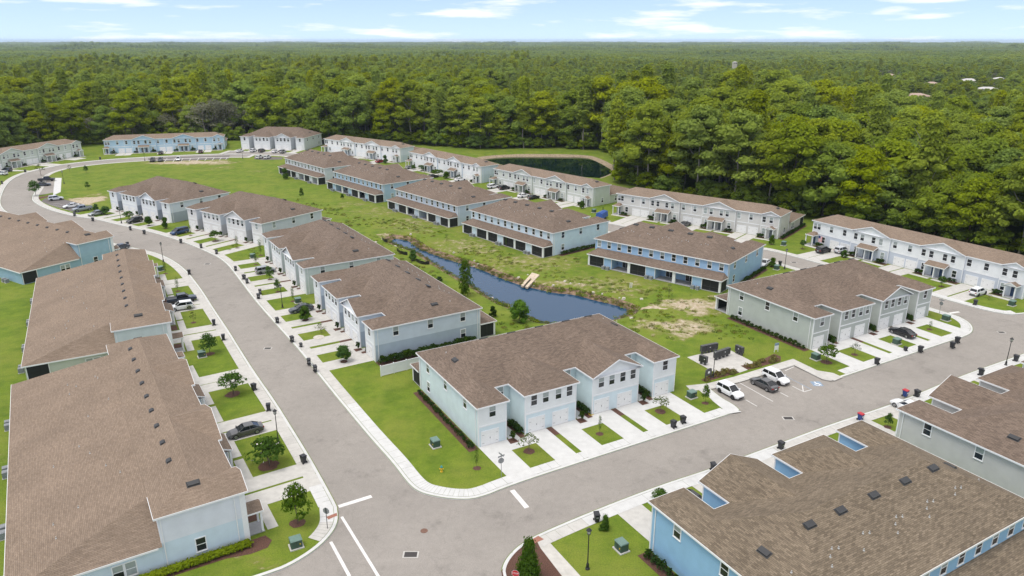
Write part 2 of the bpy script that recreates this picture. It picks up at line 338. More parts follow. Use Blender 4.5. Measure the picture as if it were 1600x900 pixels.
def shingle_mat(name, c1, c2):
    m, N, L, B = newmat(name)
    B.inputs['Roughness'].default_value = 0.9
    B.inputs['Specular IOR Level'].default_value = 0.2
    uv = N.new('ShaderNodeUVMap'); uv.uv_map = 'metres'
    # courses: rows of tabs of uneven tone
    br = N.new('ShaderNodeTexBrick')
    br.inputs['Color1'].default_value = (*c1, 1); br.inputs['Color2'].default_value = (*c2, 1)
    br.inputs['Mortar'].default_value = (*[c * 0.62 for c in c2], 1)
    br.inputs['Scale'].default_value = 1.0
    br.inputs['Mortar Size'].default_value = 0.012
    br.inputs['Bias'].default_value = 0.0
    br.inputs['Brick Width'].default_value = 0.5; br.inputs['Row Height'].default_value = 0.17
    L.new(uv.outputs[0], br.inputs['Vector'])
    mp = N.new('ShaderNodeMapping'); mp.inputs['Scale'].default_value = (0.9, 2.6, 1)
    L.new(uv.outputs[0], mp.inputs[0])
    nz = N.new('ShaderNodeTexNoise'); nz.inputs['Scale'].default_value = 1.5; nz.inputs['Detail'].default_value = 4; nz.inputs['Roughness'].default_value = 0.7
    L.new(mp.outputs[0], nz.inputs['Vector'])
    r = N.new('ShaderNodeMapRange'); r.inputs[1].default_value = 0.36; r.inputs[2].default_value = 0.66; r.inputs[3].default_value = 0.88; r.inputs[4].default_value = 1.13
    L.new(nz.outputs['Fac'], r.inputs[0])
    n2 = N.new('ShaderNodeTexNoise'); n2.inputs['Scale'].default_value = 0.16; n2.inputs['Detail'].default_value = 3
    L.new(uv.outputs[0], n2.inputs['Vector'])
    r2 = N.new('ShaderNodeMapRange'); r2.inputs[1].default_value = 0.3; r2.inputs[2].default_value = 0.7; r2.inputs[3].default_value = 0.9; r2.inputs[4].default_value = 1.1
    L.new(n2.outputs['Fac'], r2.inputs[0])
    mu = N.new('ShaderNodeMath'); mu.operation = 'MULTIPLY'; L.new(r.outputs[0], mu.inputs[0]); L.new(r2.outputs[0], mu.inputs[1])
    vm = N.new('ShaderNodeVectorMath'); vm.operation = 'SCALE'
    L.new(br.outputs['Color'], vm.inputs[0]); L.new(mu.outputs[0], vm.inputs['Scale'])
    L.new(vm.outputs[0], B.inputs['Base Color'])
    bp = N.new('ShaderNodeBump'); bp.inputs['Strength'].default_value = 0.5; bp.inputs['Distance'].default_value = 0.02
    L.new(br.outputs['Fac'], bp.inputs['Height']); bp.invert = True
    L.new(bp.outputs[0], B.inputs['Normal'])
    return m

def siding_mat(name, col, lap=0.18, strength=0.35):
    """horizontal lap siding / stucco: courses as fine relief"""
    col = tuple(min(.8, c * 1.12 + .02) for c in col)
    m = mat(name, col, rough=0.55, var=0.05, scale=0.8, dirt=0.10)
    N, L = m.node_tree.nodes, m.node_tree.links
    B = N['Principled BSDF']
    tc = N.new('ShaderNodeTexCoord'); sp = N.new('ShaderNodeSeparateXYZ')
    L.new(tc.outputs['Object'], sp.inputs[0])
    md = N.new('ShaderNodeMath'); md.operation = 'FRACT'
    dv = N.new('ShaderNodeMath'); dv.operation = 'DIVIDE'; dv.inputs[1].default_value = lap
    L.new(sp.outputs['Z'], dv.inputs[0]); L.new(dv.outputs[0], md.inputs[0])
    bp = N.new('ShaderNodeBump'); bp.inputs['Strength'].default_value = strength; bp.inputs['Distance'].default_value = 0.02; bp.invert = True
    L.new(md.outputs[0], bp.inputs['Height']); L.new(bp.outputs[0], B.inputs['Normal'])
    return m

def foliage_mat(name, dark, light, objrand=0.35, scale=0.6):
    m, N, L, B = newmat(name)
    N.remove(B)
    out = N['Material Output']
    tc = N.new('ShaderNodeTexCoord')
    nz = N.new('ShaderNodeTexNoise'); nz.inputs['Scale'].default_value = scale; nz.inputs['Detail'].default_value = 5; nz.inputs['Roughness'].default_value = 0.7
    L.new(tc.outputs['Object'], nz.inputs['Vector'])
    oi = N.new('ShaderNodeObjectInfo')
    r = N.new('ShaderNodeMapRange'); r.inputs[1].default_value = 0.3; r.inputs[2].default_value = 0.7
    L.new(nz.outputs['Fac'], r.inputs[0])
    m1 = N.new('ShaderNodeMath'); m1.operation = 'MULTIPLY'; m1.inputs[1].default_value = 1 - objrand; L.new(r.outputs[0], m1.inputs[0])
    m2 = N.new('ShaderNodeMath'); m2.operation = 'MULTIPLY_ADD'; m2.inputs[1].default_value = objrand
    L.new(oi.outputs['Random'], m2.inputs[0]); L.new(m1.outputs[0], m2.inputs[2])
    ge = N.new('ShaderNodeNewGeometry')
    nw = N.new('ShaderNodeTexNoise'); nw.inputs['Scale'].default_value = 0.0026 if name == 'far_canopy' else 0.008; nw.inputs['Detail'].default_value = 4
    L.new(ge.outputs['Position'], nw.inputs['Vector'])
    rw = N.new('ShaderNodeMapRange'); rw.inputs[1].default_value = 0.35; rw.inputs[2].default_value = 0.65; rw.inputs[3].default_value = -0.22; rw.inputs[4].default_value = 0.30
    L.new(nw.outputs['Fac'], rw.inputs[0])
    m3 = N.new('ShaderNodeMath'); m3.operation = 'ADD'; m3.use_clamp = True
    L.new(m2.outputs[0], m3.inputs[0]); L.new(rw.outputs[0], m3.inputs[1])
    mx = N.new('ShaderNodeMixRGB'); mx.inputs[1].default_value = (*dark, 1); mx.inputs[2].default_value = (*light, 1)
    L.new(m3.outputs[0], mx.inputs[0])
    ri = N.new('ShaderNodeMapRange'); q_ = 0.12 if name == 'far_canopy' else 0.26; ri.inputs[3].default_value = 1 - q_; ri.inputs[4].default_value = 1 + q_
    L.new(ge.outputs['Random Per Island'], ri.inputs[0])
    vs_ = N.new('ShaderNodeVectorMath'); vs_.operation = 'SCALE'; L.new(mx.outputs[0], vs_.inputs[0]); L.new(ri.outputs[0], vs_.inputs['Scale'])
    hs = N.new('ShaderNodeHueSaturation')
    hr = N.new('ShaderNodeMath'); hr.operation = 'MULTIPLY'; hr.inputs[1].default_value = 7.31; L.new(oi.outputs['Random'], hr.inputs[0])
    hf = N.new('ShaderNodeMath'); hf.operation = 'FRACT'; L.new(hr.outputs[0], hf.inputs[0])
    hm_ = N.new('ShaderNodeMapRange'); hm_.inputs[3].default_value = 0.488; hm_.inputs[4].default_value = 0.516; L.new(hf.outputs[0], hm_.inputs[0])
    sm_ = N.new('ShaderNodeMapRange'); sm_.inputs[3].default_value = 1.12; sm_.inputs[4].default_value = 0.9; L.new(hf.outputs[0], sm_.inputs[0])
    L.new(hm_.outputs[0], hs.inputs['Hue']); L.new(sm_.outputs[0], hs.inputs['Saturation']); L.new(vs_.outputs[0], hs.inputs['Color'])
    mx = hs
    df = N.new('ShaderNodeBsdfDiffuse'); tr = N.new('ShaderNodeBsdfTranslucent'); ms = N.new('ShaderNodeMixShader'); ms.inputs[0].default_value = 0.48
    L.new(mx.outputs[0], df.inputs[0]); L.new(mx.outputs[0], tr.inputs[0])
    L.new(df.outputs[0], ms.inputs[1]); L.new(tr.outputs[0], ms.inputs[2]); L.new(ms.outputs[0], out.inputs[0])
    return m

M = {}
M['roof'] = shingle_mat('brown_shingles', (0.222, 0.168, 0.131), (0.146, 0.110, 0.086))
M['roof_w'] = shingle_mat('tan_shingles', (0.268, 0.204, 0.154), (0.218, 0.164, 0.123))
M['roof_g'] = shingle_mat('weathered_shingles', (0.238, 0.189, 0.136), (0.138, 0.109, 0.078))
M['trim'] = mat('white_trim', (0.80, 0.81, 0.82), 0.45, 0.03)
M['door'] = mat('garage_white', (0.80, 0.80, 0.79), 0.4, 0.03)
M['groove'] = mat('panel_groove', (0.55, 0.55, 0.55), 0.5, 0.03)
M['black'] = mat('black_metal', (0.015, 0.015, 0.017), 0.4, 0.1)
M['vent'] = mat('charcoal_vent', (0.035, 0.036, 0.038), 0.5, 0.1)
M['pipe'] = mat('pale_pipe', (0.40, 0.40, 0.39), 0.4, 0.05)
M['glass'] = mat('dark_glass', (0.018, 0.022, 0.026), 0.06, 0.2, spec=0.6)
M['blind'] = mat('blind_behind_glass', (0.33, 0.37, 0.36), 0.12, 0.12, scale=2.0)
M['screen'] = mat('insect_screen', (0.012, 0.013, 0.014), 0.7, 0.15)
M['screenframe'] = mat('screen_frame', (0.05, 0.05, 0.055), 0.5, 0.05)
M['slab'] = mat('porch_slab', (0.33, 0.33, 0.34), 0.8, 0.08)
M['navydoor'] = mat('navy_front_door', (0.02, 0.05, 0.12), 0.4, 0.05)
M['greydoor'] = mat('grey_front_door', (0.10, 0.12, 0.14), 0.4, 0.05)
M['ac'] = mat('ac_grey', (0.23, 0.24, 0.25), 0.5, 0.1)
M['concrete'] = mat('pale_concrete', (0.50, 0.485, 0.455), 0.85, 0.08, 1.2, bump=0.15, dirt=0.5)
M['concrete_new'] = mat('fresh_concrete', (0.565, 0.565, 0.555), 0.85, 0.06, 1.0, bump=0.1, dirt=0.3)
M['concrete_old'] = mat('stained_concrete', (0.52, 0.50, 0.46), 0.85, 0.14, 0.9, bump=0.15, dirt=0.6)
M['paint'] = mat('road_paint', (0.68, 0.67, 0.65), 0.7, 0.10, 2.0)
M['bluepaint'] = mat('blue_road_paint', (0.22, 0.295, 0.39), 0.85, 0.3, 3.0)
M['brick'] = mat('red_ramp_paver', (0.30, 0.13, 0.09), 0.8, 0.15, 6.0)
M['mulch'] = mat('bark_mulch', (0.105, 0.050, 0.034), 0.95, 0.45, 9.0, bump=0.8, bscale=30)
M['sand'] = mat('sandy_bank', (0.30, 0.235, 0.16), 0.95, 0.35, 1.2, bump=0.5, bscale=8)
M['rubber'] = mat('tyre_rubber', (0.02, 0.02, 0.02), 0.8, 0.1)
M['rim'] = mat('alloy', (0.45, 0.46, 0.48), 0.3, 0.05, metallic=0.8)
M['carglass'] = mat('car_glass', (0.01, 0.012, 0.015), 0.03, 0.1, spec=0.7)
M['headlamp'] = mat('headlamp_glass', (0.75, 0.77, 0.8), 0.1, 0.05)
M['taillamp'] = mat('tail_lamp_red', (0.30, 0.012, 0.012), 0.2, 0.05)
M['bin'] = mat('black_plastic', (0.022, 0.023, 0.027), 0.45, 0.1)
M['binblue'] = mat('blue_plastic', (0.02, 0.05, 0.20), 0.4, 0.1)
M['binred'] = mat('red_plastic', (0.45, 0.02, 0.03), 0.4, 0.05)
M['boxgreen'] = mat('utility_green', (0.045, 0.085, 0.062), 0.55, 0.12)
M['boxtop'] = mat('faded_green_lid', (0.13, 0.21, 0.18), 0.5, 0.1)
M['cbu'] = mat('bronze_grey_metal', (0.075, 0.075, 0.078), 0.5, 0.12)
M['vinyl'] = mat('white_vinyl', (0.80, 0.82, 0.84), 0.35, 0.02)
M['bark'] = mat('tree_bark', (0.13, 0.10, 0.078), 0.9, 0.3, 2.0, bump=0.5, bscale=6)
M['paletrunk'] = mat('pale_bark', (0.26, 0.235, 0.20), 0.9, 0.25, 2.0, bump=0.5, bscale=6)
M['signgreen'] = mat('sign_green', (0.01, 0.15, 0.09), 0.4, 0.03)
M['signred'] = mat('sign_red', (0.55, 0.02, 0.025), 0.4, 0.03)
M['signgrey'] = mat('sign_back_metal', (0.30, 0.31, 0.32), 0.4, 0.05, metallic=0.3)
M['white'] = mat('white_paint', (0.82, 0.82, 0.82), 0.4, 0.02)
M['yellow'] = mat('hydrant_yellow', (0.62, 0.40, 0.02), 0.4, 0.08)
M['teal'] = mat('hydrant_teal', (0.03, 0.25, 0.26), 0.4, 0.08)
M['iron'] = mat('cast_iron', (0.045, 0.04, 0.038), 0.7, 0.2, 12.0)
M['rustiron'] = mat('rusty_iron', (0.16, 0.085, 0.06), 0.8, 0.25, 6.0)
M['stone'] = mat('pale_rock', (0.52, 0.48, 0.42), 0.9, 0.2, 2.0)
M['tarp'] = mat('blue_tarp', (0.02, 0.08, 0.30), 0.5, 0.15, 2.0, bump=0.4, bscale=3)
M['flagblue'] = mat('flag_blue', (0.02, 0.03, 0.15), 0.7, 0.03)
M['flagred'] = mat('flag_red', (0.50, 0.03, 0.05), 0.7, 0.03)
M['lens'] = mat('lamp_glass', (0.55, 0.55, 0.5), 0.2, 0.03)
M['metalroof'] = mat('pale_far_roof', (0.52, 0.50, 0.48), 0.6, 0.08)
M['tanroof'] = mat('tan_far_roof', (0.42, 0.31, 0.25), 0.8, 0.1)
M['farwall'] = mat('far_wall', (0.55, 0.50, 0.44), 0.8, 0.1)
# leaves
LEAF = {
    'oak': foliage_mat('oak_leaves', (0.150, 0.208, 0.024), (0.300, 0.375, 0.044), 0.5),
    'cypress': foliage_mat('cypress_leaves', (0.190, 0.240, 0.027), (0.360, 0.425, 0.050), 0.5),
    'under': foliage_mat('understory_leaves', (0.14, 0.20, 0.024), (0.28, 0.36, 0.045)),
    'moss': foliage_mat('grey_mossy_leaves', (0.14, 0.15, 0.09), (0.26, 0.26, 0.18)),
    'far': foliage_mat('far_canopy', (0.145, 0.200, 0.032), (0.290, 0.360, 0.054), objrand=0.45, scale=0.12),
    'maple': foliage_mat('maple_leaves', (0.048, 0.105, 0.020), (0.125, 0.21, 0.034), 0.3, 2.0),
    'bright': foliage_mat('bright_leaves', (0.085, 0.18, 0.02), (0.18, 0.30, 0.04), 0.3, 2.0),
    'shrub': foliage_mat('shrub_leaves', (0.022, 0.050, 0.012), (0.06, 0.105, 0.022), 0.3, 3.0),
    'conifer': foliage_mat('juniper_leaves', (0.045, 0.10, 0.016), (0.11, 0.19, 0.03), 0.2, 3.0),
    'pale': foliage_mat('pale_leaves', (0.06, 0.10, 0.025), (0.15, 0.20, 0.05), 0.3, 2.0),
    'red': foliage_mat('reddish_leaves', (0.06, 0.03, 0.02), (0.13, 0.10, 0.04), 0.3, 2.0),
    'grass': foliage_mat('tuft_grass', (0.13, 0.12, 0.03), (0.26, 0.24, 0.08), 0.3, 2.0),
}
M['blossom'] = mat('white_blossom', (0.72, 0.66, 0.64), 0.7, 0.05)

# asphalt: grey, patchy, slightly mauve, with faint tracks and stains
def asphalt(name, col):
    m, N, L, B = newmat(name)
    B.inputs['Roughness'].default_value = 0.88; B.inputs['Specular IOR Level'].default_value = 0.3
    tc = N.new('ShaderNodeTexCoord')
    last = None
    for sc, lo, hi, det in ((0.06, 0.90, 1.10, 4), (0.9, 0.94, 1.06, 6), (14.0, 0.86, 1.14, 2)):
        n = N.new('ShaderNodeTexNoise'); n.inputs['Scale'].default_value = sc; n.inputs['Detail'].default_value = det; n.inputs['Roughness'].default_value = 0.65
        L.new(tc.outputs['Object'], n.inputs['Vector'])
        r = N.new('ShaderNodeMapRange'); r.inputs[1].default_value = 0.3; r.inputs[2].default_value = 0.7; r.inputs[3].default_value = lo; r.inputs[4].default_value = hi
        L.new(n.outputs['Fac'], r.inputs[0])
        if last is None: last = r.outputs[0]
        else:
            q = N.new('ShaderNodeMath'); q.operation = 'MULTIPLY'; L.new(last, q.inputs[0]); L.new(r.outputs[0], q.inputs[1]); last = q.outputs[0]
    n = N.new('ShaderNodeTexNoise'); n.inputs['Scale'].default_value = 0.22; n.inputs['Detail'].default_value = 9; n.inputs['Roughness'].default_value = 0.75
    L.new(tc.outputs['Object'], n.inputs['Vector'])
    r = N.new('ShaderNodeMapRange'); r.inputs[1].default_value = 0.55; r.inputs[2].default_value = 0.72; r.inputs[3].default_value = 1.0; r.inputs[4].default_value = 0.70
    L.new(n.outputs['Fac'], r.inputs[0])
    q = N.new('ShaderNodeMath'); q.operation = 'MULTIPLY'; L.new(last, q.inputs[0]); L.new(r.outputs[0], q.inputs[1])
    v = N.new('ShaderNodeVectorMath'); v.operation = 'SCALE'; v.inputs[0].default_value = col
    L.new(q.outputs[0], v.inputs['Scale']); L.new(v.outputs[0], B.inputs['Base Color'])
    vo = N.new('ShaderNodeTexVoronoi'); vo.feature = 'DISTANCE_TO_EDGE'; vo.inputs['Scale'].default_value = 0.16
    wv = N.new('ShaderNodeTexNoise'); wv.inputs['Scale'].default_value = 0.8; wv.inputs['Detail'].default_value = 5; L.new(tc.outputs['Object'], wv.inputs['Vector'])
    wa = N.new('ShaderNodeVectorMath'); wa.operation = 'MULTIPLY_ADD'; wa.inputs[1].default_value = (2.4, 2.4, 0); L.new(wv.outputs['Color'], wa.inputs[0]); L.new(tc.outputs['Object'], wa.inputs[2])
    L.new(wa.outputs[0], vo.inputs['Vector'])
    cr_ = N.new('ShaderNodeMapRange'); cr_.inputs[1].default_value = 0.0; cr_.inputs[2].default_value = 0.012; cr_.inputs[3].default_value = 0.91; cr_.inputs[4].default_value = 1.0
    L.new(vo.outputs['Distance'], cr_.inputs[0])
    v2 = N.new('ShaderNodeVectorMath'); v2.operation = 'SCALE'; L.new(v.outputs[0], v2.inputs[0]); L.new(cr_.outputs[0], v2.inputs['Scale']); L.new(v2.outputs[0], B.inputs['Base Color'])
    bp = N.new('ShaderNodeBump'); bp.inputs['Strength'].default_value = 0.25; bp.inputs['Distance'].default_value = 0.01
    n3 = N.new('ShaderNodeTexNoise'); n3.inputs['Scale'].default_value = 30
    L.new(tc.outputs['Object'], n3.inputs['Vector']); L.new(n3.outputs['Fac'], bp.inputs['Height']); L.new(bp.outputs[0], B.inputs['Normal'])
    return m
M['asphalt'] = asphalt('grey_asphalt', (0.285, 0.262, 0.238))
M['asphalt_dark'] = asphalt('dark_asphalt', (0.15, 0.135, 0.13))

# lawn with bare sandy patches at given places
def grass_mat():
    m, N, L, B = newmat('lawn_grass')
    B.inputs['Roughness'].default_value = 0.95; B.inputs['Specular IOR Level'].default_value = 0.15
    tc = N.new('ShaderNodeTexCoord')
    def nz(sc, det=5, rough=0.6):
        n = N.new('ShaderNodeTexNoise'); n.inputs['Scale'].default_value = sc; n.inputs['Detail'].default_value = det; n.inputs['Roughness'].default_value = rough
        L.new(tc.outputs['Object'], n.inputs['Vector']); return n.outputs['Fac']
    def rng(x, a, b, lo=0, hi=1):
        r = N.new('ShaderNodeMapRange'); r.inputs[1].default_value = a; r.inputs[2].default_value = b; r.inputs[3].default_value = lo; r.inputs[4].default_value = hi
        L.new(x, r.inputs[0]); return r.outputs[0]
    def mix(f, c1, c2):
        x = N.new('ShaderNodeMixRGB')
        L.new(f, x.inputs[0])
        for k, c in ((1, c1), (2, c2)):
            if isinstance(c, tuple): x.inputs[k].default_value = (*c, 1)
            else: L.new(c, x.inputs[k])
        return x.outputs[0]
    col = mix(rng(nz(0.35, 7, 0.7), 0.32, 0.68), (0.086, 0.145, 0.014), (0.185, 0.250, 0.026))
    col = mix(rng(nz(0.09, 6, 0.7), 0.44, 0.66, 0, 0.7), col, (0.235, 0.255, 0.045))
    col = mix(rng(nz(6.0, 3, 0.6), 0.35, 0.7, 0, 0.45), col, (0.05, 0.085, 0.012))
    # worn, sandy ground
    wn_ = N.new('ShaderNodeTexNoise'); wn_.inputs['Scale'].default_value = 0.22; wn_.inputs['Detail'].default_value = 4
    L.new(tc.outputs['Object'], wn_.inputs['Vector'])
    w1 = N.new('ShaderNodeVectorMath'); w1.operation = 'MULTIPLY_ADD'; w1.inputs[1].default_value = (16, 16, 0); w1.inputs[2].default_value = (-8, -8, 0)
    L.new(wn_.outputs['Color'], w1.inputs[0])
    w2 = N.new('ShaderNodeVectorMath'); w2.operation = 'ADD'; L.new(tc.outputs['Object'], w2.inputs[0]); L.new(w1.outputs[0], w2.inputs[1])
    sp = N.new('ShaderNodeSeparateXYZ'); L.new(w2.outputs[0], sp.inputs[0])
    tot = None
    for x, y, rx, ry, amp in D['soil']:
        def ax(o, c, r):
            s1 = N.new('ShaderNodeMath'); s1.operation = 'SUBTRACT'; L.new(o, s1.inputs[0]); s1.inputs[1].default_value = c
            s2 = N.new('ShaderNodeMath'); s2.operation = 'DIVIDE'; L.new(s1.outputs[0], s2.inputs[0]); s2.inputs[1].default_value = max(r, 0.8)
            s3 = N.new('ShaderNodeMath'); s3.operation = 'MULTIPLY'; L.new(s2.outputs[0], s3.inputs[0]); L.new(s2.outputs[0], s3.inputs[1]); return s3.outputs[0]
        ad = N.new('ShaderNodeMath'); ad.operation = 'ADD'; L.new(ax(sp.outputs['X'], x, rx), ad.inputs[0]); L.new(ax(sp.outputs['Y'], y, ry), ad.inputs[1])
        v = rng(ad.outputs[0], 0.0, 1.9, amp, 0.0)
        if tot is None: tot = v
        else:
            mm = N.new('ShaderNodeMath'); mm.operation = 'MAXIMUM'; L.new(tot, mm.inputs[0]); L.new(v, mm.inputs[1]); tot = mm.outputs[0]
    nn = rng(nz(0.55, 9, 0.75), 0.28, 0.72, -0.55, 0.55)
    ad = N.new('ShaderNodeMath'); ad.operation = 'ADD'; L.new(tot, ad.inputs[0]); L.new(nn, ad.inputs[1])
    worn = rng(ad.outputs[0], 0.42, 0.95, 0, 0.92)
    dry = rng(ad.outputs[0], 0.12, 0.6, 0, 0.6)
    gate = rng(tot, 0.0, 0.15)
    def mul(p, q):
        mm = N.new('ShaderNodeMath'); mm.operation = 'MULTIPLY'; L.new(p, mm.inputs[0]); L.new(q, mm.inputs[1]); return mm.outputs[0]
    col = mix(mul(dry, gate), col, (0.21, 0.185, 0.06))
    sandc = mix(rng(nz(1.6, 4), 0.35, 0.65), (0.36, 0.27, 0.185), (0.55, 0.48, 0.38))
    col = mix(mul(worn, gate), col, sandc)
    L.new(col, B.inputs['Base Color'])
    bp = N.new('ShaderNodeBump'); bp.inputs['Strength'].default_value = 0.6; bp.inputs['Distance'].default_value = 0.06
    L.new(nz(9.0, 3), bp.inputs['Height']); L.new(bp.outputs[0], B.inputs['Normal'])
    return m
M['grass'] = grass_mat()
M['forestfloor'] = mat('forest_floor', (0.035, 0.045, 0.016), 0.95, 0.3, 0.05)

def water_mat(name, col, rough, bumpscale, strength):
    m, N, L, B = newmat(name)
    B.inputs['Base Color'].default_value = (*col, 1)
    B.inputs['Roughness'].default_value = rough
    B.inputs['IOR'].default_value = 1.33
    tc = N.new('ShaderNodeTexCoord')
    n = N.new('ShaderNodeTexNoise'); n.inputs['Scale'].default_value = bumpscale; n.inputs['Detail'].default_value = 4
    L.new(tc.outputs['Object'], n.inputs['Vector'])
    bp = N.new('ShaderNodeBump'); bp.inputs['Strength'].default_value = strength; bp.inputs['Distance'].default_value = 0.05
    L.new(n.outputs['Fac'], bp.inputs['Height']); L.new(bp.outputs[0], B.inputs['Normal'])
    return m
M['water'] = water_mat('pond_water', (0.012, 0.052, 0.115), 0.10, 1.3, 0.25)
M['farwater'] = water_mat('dark_pond_water', (0.006, 0.018, 0.014), 0.04, 0.8, 0.06)
# ------------------------------------------------------------------ ground, roads, water
def pip(x, y, poly):
    c = False; n = len(poly); j = n - 1
    for i in range(n):
        xi, yi = poly[i][0], poly[i][1]; xj, yj = poly[j][0], poly[j][1]
        if (yi > y) != (yj > y) and x < (xj - xi) * (y - yi) / (yj - yi) + xi: c = not c
        j = i
    return c

def chaikin(poly, closed=True, corner=48, it=2):
    for _ in range(it):
        n = len(poly); out = []
        for i in range(n):
            p = Vector(poly[i]); a = Vector(poly[i - 1]); b = Vector(poly[(i + 1) % n])
            d1, d2 = p - a, b - p
            if d1.length < 0.3 or d2.length < 0.3: out.append(tuple(p)); continue
            if (not closed and i in (0, n - 1)) or math.degrees(d1.angle(d2)) > corner: out.append(tuple(p))
            else: out += [tuple(p - d1 * 0.25), tuple(p + d2 * 0.25)]
        poly = out
    return poly

def area(p): return 0.5 * sum(p[i-1][0]*p[i][1] - p[i][0]*p[i-1][1] for i in range(len(p)))

def offset(poly, d, closed=True):
    """move a polyline to its right by d"""
    n = len(poly); out = []
    for i in range(n):
        p = Vector(poly[i][:2])
        a = Vector(poly[i-1][:2]) if closed or i > 0 else None
        b = Vector(poly[(i+1) % n][:2]) if closed or i < n - 1 else None
        ns = []
        for q0, q1 in ((a, p), (p, b)):
            if q0 is None or q1 is None: continue
            t = q1 - q0
            if t.length > 1e-6: t.normalize(); ns.append(Vector((t.y, -t.x)))
        if len(ns) == 2:
            m = ns[0] + ns[1]
            m = m.normalized() if m.length > 1e-3 else ns[0]
            k = min(1.7, 1 / max(0.2, m.dot(ns[0])))
            out.append(tuple(p + m * d * k))
        else: out.append(tuple(p + ns[0] * d))
    return out

road_polys = []
for k, p in D['roads'].items():
    p = [tuple(q) for q in p]
    if area(p) < 0: p = p[::-1]
    road_polys.append(p)
def rim_chains(polys, inside):
    vs, es = [], []
    for p in polys:
        i = len(vs)
        vs += [Vector(q) for q in p]; es += [(i + k, i + (k + 1) % len(p)) for k in range(len(p))]
    cv, ce, cf, _, _, _ = delaunay_2d_cdt(vs, es, [], 0, 1e-4)
    own = set()
    for f in cf:
        if inside(sum(cv[k].x for k in f) / 3, sum(cv[k].y for k in f) / 3):
            for a, b in zip(f, f[1:] + f[:1]): own.add((a, b))
    nxt = {}
    for (a, b) in own:
        if (b, a) not in own: nxt.setdefault(a, []).append(b)
    out = []
    while nxt:
        s = next(iter(nxt)); ch = [s]; cur = s
        while cur in nxt:
            lst = nxt[cur]; n_ = lst.pop()
            if not lst: del nxt[cur]
            cur = n_
            if cur == s: break
            ch.append(cur)
        if len(ch) > 5: out.append([(cv[k].x, cv[k].y) for k in ch])
    return out
def thin(p, d=0.9):
    out = [p[0]]
    for q in p[1:]:
        if math.hypot(q[0]-out[-1][0], q[1]-out[-1][1]) > d: out.append(q)
    return out
# one smooth outline round all the streets
rims = [chaikin(thin(c), corner=62) for c in rim_chains(road_polys, lambda x, y: any(pip(x, y, p) for p in road_polys))]
rims = [r for r in rims if abs(area(r)) > 30]
def on_road(x, y): return sum(pip(x, y, r) for r in rims) % 2 == 1

pond = [tuple(q) for q in D['pond']]
if area(pond) < 0: pond = pond[::-1]
pond = chaikin(pond, corner=80, it=1)
pond_top = offset(pond, 3.6)
farpond = [tuple(q) for q in D['farpond']]
if area(farpond) < 0: farpond = farpond[::-1]
farpond = chaikin(farpond, corner=70, it=1)
farpond_top = offset(farpond, 5.0)

BIG = 16000
polys = [[(-BIG, -3000), (BIG, -3000), (BIG, BIG), (-BIG, BIG)]] + rims + [pond_top, farpond_top]
vs, es = [], []
for p in polys:
    i = len(vs)
    vs += [Vector(q) for q in p]
    es += [(i + k, i + (k + 1) % len(p)) for k in range(len(p))]
cv, ce, cf, _, _, _ = delaunay_2d_cdt(vs, es, [], 0, 1e-4)
ground, road = MB(), MB()
edge_owner = {}
for f in cf:
    cx = sum(cv[k].x for k in f) / 3; cy = sum(cv[k].y for k in f) / 3
    isroad = on_road(cx, cy)
    if isroad:
        road.poly([(cv[k].x, cv[k].y, -0.12) for k in f])
        for a, b in zip(f, f[1:] + f[:1]): edge_owner[(a, b)] = True
    elif not (pip(cx, cy, pond_top) or pip(cx, cy, farpond_top)):
        ground.poly([(cv[k].x, cv[k].y, 0.0) for k in f])
tag(ground.build('ground', M['grass']), kind='structure')
tag(road.build('road', M['asphalt']), kind='structure')

# kerb chains: the rim of the road, road on the left
nxt = {}
for (a, b) in edge_owner:
    if (b, a) not in edge_owner: nxt.setdefault(a, []).append(b)
chains = []
while nxt:
    s = next(iter(nxt)); ch = [s]; cur = s
    while cur in nxt:
        lst = nxt[cur]; n_ = lst.pop()
        if not lst: del nxt[cur]
        cur = n_
        if cur == s: break
        ch.append(cur)
    if len(ch) > 8: chains.append([(cv[k].x, cv[k].y) for k in ch])

